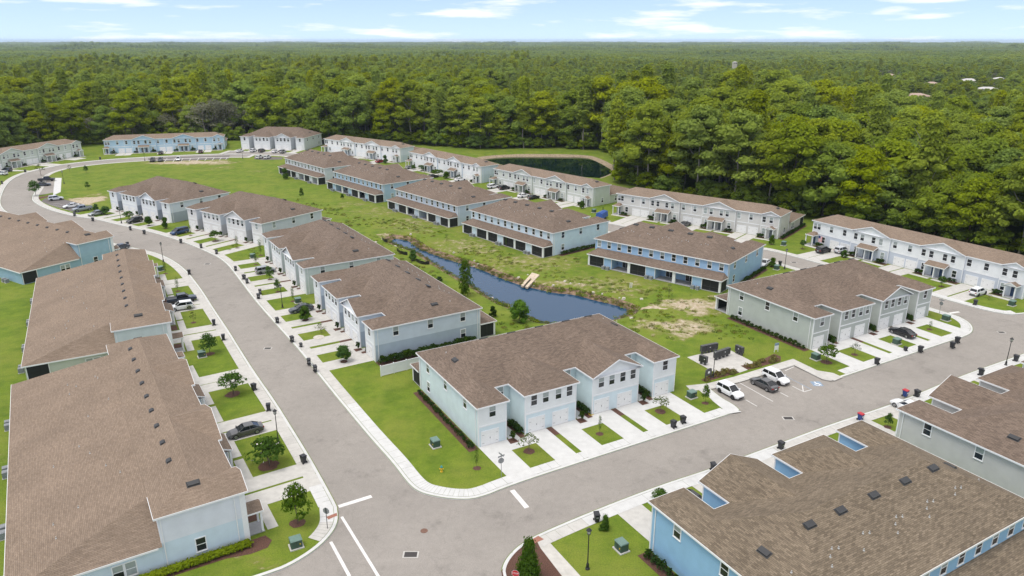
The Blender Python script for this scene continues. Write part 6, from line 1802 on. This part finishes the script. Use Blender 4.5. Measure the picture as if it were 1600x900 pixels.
kind('mossy_oak', 15, 6.0, 4, 34, 1.9, 'dome', 24, .42, 'moss', 'paletrunk', 'grey mossy half-bare oak standing before the forest', .32, 6)
kind('understory_tree', 8.5, 3.6, 1.2, 26, 1.5, 'dome', 40, .36, 'under', 'bark', 'low bright green bushy tree at the foot of the forest', .16, 7)
kind('understory_tree', 6.0, 3.2, .6, 22, 1.4, 'dome', 40, .34, 'under', 'bark', 'low bright green bushy tree at the foot of the forest', .12, 8)

# ---- where the forest stands
DEV = [(-900, -200), (-900, 250), (-262, 292), (-247, 335), (-224, 390), (-206, 392), (-150, 406), (-97, 398), (-72, 394), (-50, 388), (-19, 372), (26, 374), (42, 366), (52, 352), (51, 330), (47, 303), (40, 285), (46, 266), (56, 251), (96, 219), (109, 205), (122, 186), (146, 146), (170, 132), (900, -200)]
rg = random.Random(21)
houses_far = [(p_[0], p_[1], math.hypot(*p_)) for p_ in D['farhouses']]
def hmax(x, y, d):
    lim = 99
    for hx, hy, hd in houses_far:
        if abs(hx) < 1: continue
        if d > hd + 25: continue
        cross = abs(x*hy - y*hx)/hd
        if cross < 12:
            lim = min(lim, CAM_H - .5 - (CAM_H - 4.6)*(d/hd)) if d > hd*.55 else lim
        if math.hypot(x-hx, y-hy) < 14: lim = 0
    return lim
def zone(x, y):
    """height factor: low residential woods to the right middle distance, tall swamp elsewhere"""
    d = math.hypot(x, y)
    f = 1.10 + .34*mnoise.noise(Vector((x*.007, y*.006, 3.1))) + .12*mnoise.noise(Vector((x*.02, y*.02, 1.7)))
    if x > -20 + (y-420)*.05 and d > 430: f *= .62 if d < 1500 else .8
    if d > 560 and x < 0: f *= .82
    return f
trees = []                                                        # x, y, kind, scale, rot
cell = {}
def try_tree(x, y, sp):
    i, j = int(x//8), int(y//8)
    for a_ in range(i-2, i+3):
        for b_ in range(j-2, j+3):
            for q in cell.get((a_, b_), ()):
                if (q[0]-x)**2 + (q[1]-y)**2 < sp*sp: return False
    cell.setdefault((i, j), []).append((x, y)); return True
NEAR = 1450.0
n_try = 0
while n_try < 100000:
    n_try += 1
    d = math.sqrt(rg.uniform(150**2, NEAR**2)); a_ = rg.uniform(-.80, .80)
    x, y = d*math.sin(a_), d*math.cos(a_)
    if pip(x, y, DEV): continue
    sp = 6.6 if d < 520 else 7.6
    if not try_tree(x, y, sp): continue
    v = mnoise.noise(Vector((x*.012, y*.012, 9.0))) + rg.uniform(-.45, .45)
    k = rg.choice((0, 1)) if v < -.05 else (rg.choice((2, 2, 3, 4)) if v > .12 else rg.choice((0, 1, 2, 3)))
    if -262 < x < -138 and 385 < y < 440 and rg.random() < .5: k = 5
    elif d > 500 and rg.random() < (.16 if x > 60 else .03): k = 5
    elif rg.random() < .08: k = 3
    f = zone(x, y)*rg.uniform(.66, 1.22)
    lim = hmax(x, y, d); lim = lim + rg.uniform(-3, 1.2) if 0 < lim < 90 else lim
    h = KINDS[k][4]*f
    if h > lim:
        if lim < 4: continue
        f *= lim/h
    trees.append((x, y, k, f, rg.uniform(0, 6.28)))
# low growth along the rim of the woods
for i in range(2, len(DEV)-3):
    p_, q_ = Vector(DEV[i]), Vector(DEV[i+1]); L_ = (q_-p_).length; t = (q_-p_).normalized(); nrm = Vector((-t.y, t.x))
    for k in range(int(L_/4.2)):
        c_ = p_ + t*(k*4.2 + rg.uniform(0, 3)) + nrm*rg.uniform(-.5, 4.5)
        if pip(c_.x, c_.y, DEV): c_ = c_ + nrm*3.0
        if not -1200 < c_.x < 700 or c_.y < 60: continue
        trees.append((c_.x, c_.y, rg.choice((6, 7)), rg.uniform(.6, 1.25), rg.uniform(0, 6.28)))
trees.sort(key=lambda t: -KINDS[t[2]][4]*t[3]/math.hypot(t[0], t[1]))
inview = [t for t in trees if abs(t[0]) < .74*t[1]]
single = inview[:300]
sset = set(id(t) for t in single)
for t in single:
    key, cm, tm, lab, h, R = KINDS[t[2]]
    px = t[0]/t[1]
    where = ('left of the powder blue row' if px < -.52 else 'behind the powder blue row' if px < -.36 else 'behind the white row by the forest' if px < -.26 else 'behind the red car row' if px < -.12 else 'beyond the far pond' if px < .14 else 'right of the far pond' if px < .22 else 'behind the greige row' if px < .42 else 'behind the flag row' if px < .56 else 'behind the right edge row')
    lab = lab.split(' in the forest edge')[0].split(' standing')[0].split(' at the foot')[0].split(' before the forest')[0] + ' ' + where
    r = empty(key, (t[0], t[1], 0), t[4], lab, 'tree', lab)
    r.scale = (t[3]*(.9 + .2*((t[4]*7) % 1)), t[3]*(.9 + .2*((t[4]*7) % 1)), t[3])
    link('trunk', tm, r); link('crown', cm, r)

# the rest of the woods as one mass of instanced trees
def proto_obj(name, me):
    return bpy.data.objects.new(name, me)
def joined(cm, tm):
    bm = bmesh.new(); bm.from_mesh(cm); n0 = len(bm.faces); bm.from_mesh(tm)
    me = bpy.data.meshes.new('forest_tree'); bm.faces.ensure_lookup_table()
    for f in bm.faces[n0:]: f.material_index = 1
    bm.to_mesh(me); bm.free()
    me.materials.append(cm.materials[0]); me.materials.append(tm.materials[0]); return me
def instancer(name, pts, protos, label=None):
    """one object whose points carry trees; pts: x,y,z,scale xy,scale z,rot,index"""
    me = bpy.data.meshes.new(name)
    me.from_pydata([p_[:3] for p_ in pts], [], [])
    for nm, k in (('sx', 3), ('sz', 4), ('rot', 5)):
        at = me.attributes.new(nm, 'FLOAT', 'POINT'); at.data.foreach_set('value', [p_[k] for p_ in pts])
    at = me.attributes.new('idx', 'INT', 'POINT'); at.data.foreach_set('value', [p_[6] for p_ in pts])
    ob = bpy.data.objects.new(name, me); C.objects.link(ob)
    ng = bpy.data.node_groups.new(name, 'GeometryNodeTree')
    ng.interface.new_socket('Geometry', in_out='INPUT', socket_type='NodeSocketGeometry')
    ng.interface.new_socket('Geometry', in_out='OUTPUT', socket_type='NodeSocketGeometry')
    N, L = ng.nodes, ng.links
    gi, go = N.new('NodeGroupInput'), N.new('NodeGroupOutput')
    g2i = N.new('GeometryNodeGeometryToInstance')
    for o in reversed(protos):
        oi = N.new('GeometryNodeObjectInfo'); oi.inputs['Object'].default_value = o; oi.inputs['As Instance'].default_value = True
        L.new(oi.outputs['Geometry'], g2i.inputs[0])
    def attr(nm, tp):
        q = N.new('GeometryNodeInputNamedAttribute'); q.data_type = tp; q.inputs[0].default_value = nm
        return q.outputs[0]
    ip = N.new('GeometryNodeInstanceOnPoints'); ip.inputs['Pick Instance'].default_value = True
    L.new(gi.outputs[0], ip.inputs['Points'])
    # children of a single instance set: pick through a collection-like list
    gj = N.new('GeometryNodeJoinGeometry')
    for o_ in [n for n in N if n.bl_idname == 'GeometryNodeObjectInfo']: L.new(o_.outputs['Geometry'], gj.inputs[0])
    N.remove(g2i)
    L.new(gj.outputs[0], ip.inputs['Instance'])
    L.new(attr('idx', 'INT'), ip.inputs['Instance Index'])
    cr = N.new('ShaderNodeCombineXYZ'); L.new(attr('rot', 'FLOAT'), cr.inputs[2])
    L.new(cr.outputs[0], ip.inputs['Rotation'])
    cs = N.new('ShaderNodeCombineXYZ'); sx = attr('sx', 'FLOAT'); L.new(sx, cs.inputs[0]); L.new(sx, cs.inputs[1]); L.new(attr('sz', 'FLOAT'), cs.inputs[2])
    L.new(cs.outputs[0], ip.inputs['Scale'])
    L.new(ip.outputs[0], go.inputs[0])
    md = ob.modifiers.new('trees', 'NODES'); md.node_group = ng
    ob['kind'] = 'stuff'
    if label: ob['label'] = label; ob['category'] = 'forest'
    return ob
protos = [proto_obj('forest_tree', joined(k[1], k[2])) for k in KINDS]
pts = [(t[0], t[1], 0, t[3], t[3], t[4], t[2]) for t in trees if id(t) not in sset]
instancer('forest', pts, protos, 'dense green forest stretching away behind the houses')

# distant canopy: stands of crowns, then wider stands
def stand(seed, W, ncr, h, cr, per, size):
    rg_ = random.Random(seed); cl = []
    for _ in range(ncr):
        x, y = rg_.uniform(-W/2, W/2), rg_.uniform(-W/2, W/2); hh = h*rg_.uniform(.7, 1.1)
        for k in range(3):
            cl.append((x + rg_.uniform(-cr, cr)*.8, y + rg_.uniform(-cr, cr)*.8, hh - cr*.6 - rg_.uniform(0, .3)*hh, cr*rg_.uniform(.7, 1.1), cr*rg_.uniform(.7, 1.1), cr*rg_.uniform(.5, .8), 0))
    return proto_obj('forest_stand', leaf_mesh('forest_stand', cl, per, size, [LEAF['far']], seed, up=.8, core=.9))
midp = [stand(30+i, 30, 8, 17, 5.4, 26, 1.5) for i in range(4)]
farp = [stand(40+i, 90, 34, 17, 5.6, 12, 2.6) for i in range(4)]
vfarp = [stand(50+i, 260, 110, 18, 9.5, 6, 7.0) for i in range(3)]
def scatter(r0, r1, W, sp, n):
    out = []
    y = 0.0
    d = r0
    while d < r1:
        k = int(1.72*d/sp)
        for i in range(k):
            a_ = -.86 + 1.72*(i + rg.uniform(-.45, .45))/k; dd = d + rg.uniform(-.45, .45)*sp
            x, y = dd*math.sin(a_), dd*math.cos(a_)
            f = .80 + .60*mnoise.noise(Vector((x*.0028, y*.0022, 5.0))) + rg.uniform(-.10, .12)
            if x > 100 and dd < 1900: f *= .8
            if dd > 4000: f *= rg.choice((.7, .9, 1.0, 1.25, 1.5))
            lim = hmax(x, y, dd); lim = lim + rg.uniform(-3, 1.5) if 0 < lim < 90 else lim
            if lim < 30: f = min(f, lim/19); 
            if f < .2: continue
            if mnoise.noise(Vector((x*.004, y*.002, 8.0))) > .52: continue
            if dd < 5200 and mnoise.noise(Vector((x*.0016, y*.0065, 12.0))) > .40: continue
            s = rg.uniform(.9, 1.15)
            out.append((x, y, 0, s, f*s, rg.uniform(0, 6.28), rg.randrange(n)))
        d += sp
    return out
instancer('distant_forest', scatter(NEAR + 8, 2400, 30, 23, 4), midp, 'hazy green woodland in the middle distance')
instancer('distant_forest', scatter(2420, 5200, 90, 72, 4), farp, 'hazy blue-green woodland farther off')
instancer('distant_forest', scatter(5260, 13500, 260, 210, 3), vfarp, 'thin blue line of woodland on the horizon')

# ---- houses peeping out of the far woods
for i, ((hx, hy), lab) in enumerate(zip(D['farhouses'], ['pale pinkish roofed house in the woods, largest of the far ones', 'pale roofed house in the woods at upper right, behind the largest', 'white roofed house in the woods nearest the right edge', 'grey white roof among the trees above the greige row', 'white roofs among the trees right of the far pond', 'tall white building alone in the far woods', 'pale roof at the far left edge in the woods', 'white roof just under the horizon right of the middle', 'small tan roof left of the largest far house', 'small tan roof between the two larger far houses', 'small white roof among the far trees at the right'])):
    w_, dp = (22, 14) if i in (0, 1, 2, 3) else ((7, 7) if i == 5 else (15, 11))
    hh = 4.0 if i != 5 else 15
    t = empty('far_house', (hx, hy, 0), rg.uniform(-.5, .5), lab, 'house')
    b = MB(); b.box(-w_/2, -dp/2, 0, w_/2, dp/2, hh); b.build('wall', M['farwall'], t)
    rf = Roof(); rf.hip(-w_/2-.6, -dp/2-.6, w_/2+.6, dp/2+.6, hh, .35)
    b = MB()
    for pl in envelope(rf.pieces): b.poly(pl)
    b.build('roof', M['metalroof' if i not in (0, 8, 9) else 'tanroof'], t)
    for s in (-.3, .1, .34):
        b = MB(); b.box(w_*s-.8, -dp/2-.05, hh-3+1, w_*s+.8, -dp/2, hh-.7); b.build('window', M['glass'], t)

# ---- small planted trees
TREELAB = ['young maple on the corner lawn by the stop sign', 'round bush tree dotted with white blossom by the left lamp', 'flat spreading young tree on the left lawn beside the bin', 'loose young tree next to the utility box between left rows', 'thin young tree on the lawn before the white car', 'small pale shrub beside the white car', 'narrow young tree by the drive above the navy pickup', 'narrow young tree beside the box on the curved lawn',
 'round dense bush nearest the white fence', 'round dense bush in front of the slate sedan', 'pale wispy tree over the white stone ring', 'narrow tree behind the lamp on the right lawns', 'leafy young tree on the lawn left of the lamp post', 'young tree in front of the silver car', 'narrow young tree on the lawn past the silver car', 'narrow tree at the corner of the pale green row', 'slim young tree before the cream row gable', 'wide dark shrub on a lawn before the cream row',
 'slim young tree beside the blue minivan', 'dense young tree left of the minivan', 'dense young tree before the white row with grey base', 'low spreading tree beside the black sport utility car', 'small bush tree at the silver pickup', 'round bushy tree behind the silver sedan',
 'bushy road tree on the mulch island', 'forked thin tree at the bend above the small bay', 'thin sapling on the field beside the lamp', 'small round sapling on the field, farther right', 'small round sapling lowest on the field at left', 'small narrow tree before the pale olive row',
 'lone sapling in the middle of the field', 'dark bush at the porch of the off-white row', 'small bush at the mid blue row porch', 'tall leafy tree on the pond bank', 'small tree between the black silt fences', 'dark low shrub behind the roof by the pond', 'dark shrub at the corner porch by the pond', 'bright green rounded tree at the near pond shore', 'pale shrub on the slope above the pond', 'small pale shrub before the ice blue porches', 'feathery pale shrub behind the sky blue row', 'slim shrub against the black porch screens',
 'sprawling thin tree on the aqua row left lawn island', 'slim cypress on the aqua row middle lawn island', 'sprawling thin tree on the aqua row right lawn island', 'young tree on the lawn tip beside the parking lot', 'slim shrub by the first aqua drive', 'wide spreading tree at the front of the sage grey row', 'dark sparse tree on the sage row left island', 'slim sapling on the sage row right island',
 'young tree before the double porch of the far right row', 'reddish shrub beside the white car at far right', 'dense bush tree left of the porch at the far right row', 'small tree beside the black car lawn', 'dense young tree at the greige row right porch', 'tiered bush by the bin behind the sky blue row',
 'slim sapling on the lawn between greige and sage rows', 'dense small tree right of the white garages at the sage row', 'spreading bushy tree at the first porch of the bright white row', 'broad bushy tree in the middle of the bright white row', 'dense tree right of the broad one at the bright white row', 'dark bushy tree beside the red car', 'round bush tree by the silver sedan', 'dense juniper in the red mulch at the bottom edge', 'small cone shaped shrub by the tall dark bin', 'flowering tree poking out behind the strong blue roof', 'young bush tree before the light grey row', 'slim sapling by the road to the powder blue row']
SMALL = {}
def small_mesh(k, v):
    if (k, v) in SMALL: return SMALL[(k, v)]
    S = dict(maple=('dome', 'maple', .25, 26, .19, 40, .045), blossom=('dome', 'maple', .2, 26, .19, 40, .05), spread=('flat', 'maple', .42, 22, .17, 34, .05), spread2=('flat', 'pale', .45, 16, .13, 18, .04), thin=('dome', 'shrub', .35, 14, .14, 22, .03), pale=('dome', 'pale', .1, 14, .2, 26, .03), column=('column', 'maple', .2, 16, .2, 30, .03), dense=('dome', 'maple', .06, 30, .22, 44, .03), tall=('tall2', 'maple', .06, 46, .16, 40, .035), shrub=('dome', 'shrub', .0, 20, .24, 40, .02), bright=('dome', 'bright', .05, 30, .22, 40, .03), red=('dome', 'red', .05, 14, .22, 30, .02), conifer=('cone', 'conifer', .02, 60, .15, 60, .03), cone=('cone', 'maple', .02, 30, .2, 40, .03))[k]
    shp, leaf, h0, n, cr, per, lf = S
    sh = {'flat': 'dome', 'tall2': 'column'}.get(shp, shp)
    cl = dome_clusters(60 + v*7 + len(k), h0, 1 - cr*.5, .5 - cr*.45 if k != 'tall' else .62, n, cr, sh)
    mats = [LEAF[leaf]]
    if k == 'blossom': mats.append(M['blossom'])
    cm = leaf_mesh('crown', cl, per, lf, mats, 80+v, up=.4, core=.72 if k in ('dense', 'bright', 'conifer', 'cone', 'shrub') else 0)
    if k == 'blossom':
        rr = random.Random(3)
        for f in cm.polygons:
            if rr.random() < .02: f.material_index = 1
    limbs = [(random.Random(v+q).uniform(.3, .6), q*1.3, .3, .9) for q in range(6)]
    tm = trunk_mesh('trunk', .8, .022, limbs, M['bark'], v)
    SMALL[(k, v)] = (cm, tm); return SMALL[(k, v)]
rg = random.Random(77)
for i, ((x, y, h, w_, k), lab) in enumerate(zip(D['trees'], TREELAB)):
    cm, tm = small_mesh(k, i % 3)
    onlawn = k not in ('tall', 'bright')
    z_ = 0 if not pip(x, y, pond_top) else -.5
    t = empty('small_tree' if k not in ('shrub', 'red') else 'shrub', (x, y, z_), rg.uniform(0, 6.28), lab, 'tree' if k not in ('shrub', 'red') else 'shrub')
    hh = h*1.06
    ws = 1.4 if k in ('conifer', 'cone') else 1.05
    t.scale = (w_*ws, w_*ws, hh)
    link('crown', cm, t); link('trunk', tm, t)
    if k in ('maple', 'blossom', 'spread', 'spread2', 'dense', 'column', 'thin') and y < 215:
        b = MB(); n_ = 14; r_ = max(.55, w_*.3)
        b.poly([(x + r_*rg.uniform(.85, 1.1)*math.cos(2*PI*q/n_), y + r_*rg.uniform(.85, 1.1)*math.sin(2*PI*q/n_), .02) for q in range(n_)])
        tag(b.build('mulch_bed', M['mulch']), kind='structure')
# white stone ring
b = MB(); b.lathe([(1.0, 0), (1.0, .07), (.2, .1)], 18, 0, (*hw('L4', 23.0-4.3, -4.6), 0))
tag(b.build('stone_ring', M['stone']), 'round bed of white stones under the wispy tree', 'stone bed')

# ---- clipped shrubs in rows along the end walls, hedges
SHM = [leaf_mesh('shrub', dome_clusters(90+i, .12, .72, .34, 9, .22, 'dome'), 26, .10, [LEAF['shrub']], 90+i) for i in range(4)]
def shrub_row(key, x, ys, lab, s=1.0, mulch=True, axis='y'):
    for i, y in enumerate(ys):
        px, py = hw(key, x, y) if axis == 'y' else hw(key, y, x)
        o = link('shrub', SHM[i % 4], None, (px, py, 0), rg.uniform(0, 6.28))
        q = s*rg.uniform(.85, 1.2); o.scale = (q, q, q)
        tag(o, lab, 'shrub', lab)
    if mulch:
        _, ox, oy, thd, k = D['buildings'][key]; y0_, y1_ = min(ys)-.9, max(ys)+.9; w_ = .75*max(1, s*.9)
        pts = ((x-w_, y0_), (x+w_, y0_), (x+w_, y1_), (x-w_, y1_)) if axis == 'y' else ((y0_, x-w_), (y1_, x-w_), (y1_, x+w_), (y0_, x+w_))
        tag(local_sheet('mulch_bed', pts, .016, 'mulch', ox, oy, math.radians(thd)), kind='structure')
fr = lambda a_, b_, st: [a_ + st*i for i in range(int((b_-a_)/st)+1)]
shrub_row('P', -.55, fr(.8, 19.5, .95), 'small dark shrub in the row along the aqua end wall', .85)
shrub_row('G', -.55, fr(1.2, 19, 1.0), 'small dark shrub in the row along the sage grey end wall', 1.0)
shrub_row('L4', 35.7, fr(1.2, 19, .8), 'dark clipped shrub in the hedge under the two-tone blue end wall', 1.55)
shrub_row('R4', -.6, fr(2, 19, .9), 'dark shrub in the row along the very pale blue end wall', 1.2)
shrub_row('R5', -.6, fr(1, 13, 1.0), 'dark shrub in the row along the sky blue end wall', 1.1)
shrub_row('BR1', 35.5, fr(1.4, 16, 1.05), 'leafy shrub in the row along the strong blue end wall', 1.2)
shrub_row('F7', 52.6, fr(1, 20, 1.0), 'dark shrub in the row along the greige end wall', 1.1)
shrub_row('L2', 35.6, fr(1.2, 12, 1.0), 'dark shrub at the end wall of the cream row', 1.6)
shrub_row('LW2', -.6, fr(.5, 3, .9), 'dark shrub at the front corner of the pale green left row', 1.2)
for key, lab in (('F8', 'rounded shrub in the porch beds of the far right row'), ('F7', 'rounded shrub in the porch beds of the greige row'), ('F6', 'rounded shrub in the porch beds of the pale sage row'), ('F5', 'rounded shrub in the porch beds of the bright white row'), ('F2', 'rounded shrub in the porch beds of the powder blue row'), ('F1', 'rounded shrub in the porch beds of the pale olive row')):
    k_ = D['buildings'][key][4]
    for c_ in (12.9, 13.8, 20.4, 21.3, 30.2, 31.1, 37.6, 38.6, 47.3, 48.2, 3.4, 4.4):
        px, py = hw(key, c_*k_, -.9); o = link('shrub', SHM[int(c_*10) % 4], None, (px, py, 0), c_)
        q = rg.uniform(1.2, 1.9); o.scale = (q, q, q*.85); tag(o, lab, 'shrub', lab)
for key, lab in (('P', 'dark shrub in the entry recesses of the aqua row'), ('G', 'dark shrub in the entry recesses of the sage grey row'), ('L4', 'dark shrub in the entry recesses of the two-tone row'), ('L3', 'dark shrub in the entry recesses of the pale green row'), ('L2', 'dark shrub in the entry recesses of the cream row'), ('L1', 'dark shrub in the entry recesses of the grey-based row')):
    for x0, x1 in ((5.0, 7.25), (16.4, 18.6), (27.7, 29.9)):
        for y in (.9, 1.7, 2.5, 3.3):
            px, py = hw(key, x1-.2, y); o = link('shrub', SHM[int(y*10) % 4], None, (px, py, 0), y*3)
            o.scale = (1.25, 1.25, 1.3); tag(o, lab, 'shrub', lab)
        px, py = hw(key, x0+.25, -.35); o = link('shrub', SHM[1], None, (px, py, 0), 1); o.scale = (.9, .9, 1.9); tag(o, lab.replace('in the entry recesses', 'upright at the entry corners'), 'shrub', lab.replace('in the entry recesses', 'upright at the entry corners'))
# clipped hedge along the lower left row
_, ox, oy, thd, k_ = D['buildings']['LW1']
cl = []
for i in range(34):
    x_, y_ = L2W(ox, oy, math.radians(thd), -.55, .6 + i*.52); cl.append((x_, y_, .42, .55, .55, .45, 0))
h_ = link('hedge', leaf_mesh('hedge', cl, 80, .12, [LEAF['under']], 5, up=.5, core=.9))
tag(h_, 'clipped green hedge along the wall of the lower left row', 'hedge')
tag(local_sheet('mulch_bed', ((-1.9, -1.2), (-.9, -1.9), (.35, -1.5), (.35, 18), (-1.05, 18), (-1.2, 8), (-1.35, 3), (-2.0, .6)), .016, 'mulch', ox, oy, math.radians(thd)), kind='structure')
# ornamental grasses and mulch at the plaza
zz = D['pad']
def gbed(pts, lab):
    sheet('mulch_bed', pts, .018, 'mulch')
    x0_, x1_ = min(p_[0] for p_ in pts), max(p_[0] for p_ in pts); y0_, y1_ = min(p_[1] for p_ in pts), max(p_[1] for p_ in pts); n_ = 0
    while n_ < 16:
        x_, y_ = rg.uniform(x0_, x1_), rg.uniform(y0_, y1_)
        if not pip(x_, y_, pts): continue
        n_ += 1
        o = link('grass_tuft', TUFT, None, (x_, y_, 0), rg.uniform(0, 6)); q = rg.uniform(.8, 1.3); o.scale = (q,)*3
        tag(o, lab, 'grass tuft', lab)
TUFT = leaf_mesh('grass_tuft', [(0, 0, .22, .4, .4, .32, 0)], 90, .10, [LEAF['grass']], 12, up=.1)
gbed([(33.1, 109.2), (33.9, 110.0), (37.0, 111.2), (37.6, 109.7), (34.0, 107.8), (31.1, 106.2), (30.5, 106.9)], 'straw coloured grass tuft in the mulch left of the plaza path')
gbed([(38.6, 112.4), (41.3, 113.4), (45.9, 117.3), (46.7, 116.2), (46.0, 114.2), (39.3, 110.7)], 'straw coloured grass tuft in the mulch right of the plaza path')

# ------------------------------------------------------------------ rough grass and weeds round the pond
wpts = []
n_ = 0
while n_ < 1000:
    x_, y_ = rg.uniform(-75, 48), rg.uniform(124, 300)
    t_ = (x_ + 24) * .62 + (y_ - 176) * .78
    if abs(t_) > 26 or pip(x_, y_, pond) or on_road(x_, y_): continue
    if any(-2 < (x_-D['buildings'][q_][1])*math.cos(hth(q_)) + (y_-D['buildings'][q_][2])*math.sin(hth(q_)) < 37 and -2 < -(x_-D['buildings'][q_][1])*math.sin(hth(q_)) + (y_-D['buildings'][q_][2])*math.cos(hth(q_)) < 27 for q_ in ('L1','L2','L3','L4','P','G','R1','R2','R3','R4','R5')): continue
    if mnoise.noise(Vector((x_*.09, y_*.09, 2.2))) < -.05: continue
    n_ += 1; q_ = rg.uniform(.45, 1.1)
    wpts.append((x_, y_, -.05 if not pip(x_, y_, pond_top) else -.55, q_, q_*rg.uniform(.5, 1.0), rg.uniform(0, 6.28), rg.randrange(3)))
for k in range(len(pond)):
    for q in range(7):
        t_ = rg.uniform(.0, .6); a_, b_ = pond[k], pond_top[k]; c_ = pond[(k+1) % len(pond)]
        u_ = rg.random(); x_ = a_[0] + (b_[0]-a_[0])*t_ + (c_[0]-a_[0])*u_; y_ = a_[1] + (b_[1]-a_[1])*t_ + (c_[1]-a_[1])*u_
        q_ = rg.uniform(.5, 1.2); wpts.append((x_, y_, -1.2*(1-t_), q_, q_, rg.uniform(0, 6.28), rg.randrange(3)))
WEEDS = [proto_obj('weed', leaf_mesh('weed', [(0, 0, .16, .5, .5, .22, 0)], 44, .11, [LEAF[l_]], 70+i_, up=.2)) for i_, l_ in enumerate(('grass', 'pale', 'under'))]
instancer('rough_grass', wpts, WEEDS, 'rough weedy grass on the slopes around the pond')
bpy.data.objects['rough_grass']['category'] = 'grass'

# ------------------------------------------------------------------ air
HAZE = 6.5e-5
hb = MB(); hb.box(-14500, -2900, -4, 14500, 14800, 62)
hm = bpy.data.materials.new('haze_air'); hm.use_nodes = True
hn = hm.node_tree.nodes; hn.clear()
ho = hn.new('ShaderNodeOutputMaterial'); pv = hn.new('ShaderNodeVolumePrincipled')
pv.inputs['Color'].default_value = (0.72, 0.86, 1.0, 1)
pv.inputs['Density'].default_value = HAZE
pv.inputs['Density Attribute'].default_value = ''
pv.inputs['Anisotropy'].default_value = 0.2
hm.node_tree.links.new(pv.outputs[0], ho.inputs['Volume'])
tag(hb.build('haze', hm), kind='stuff')
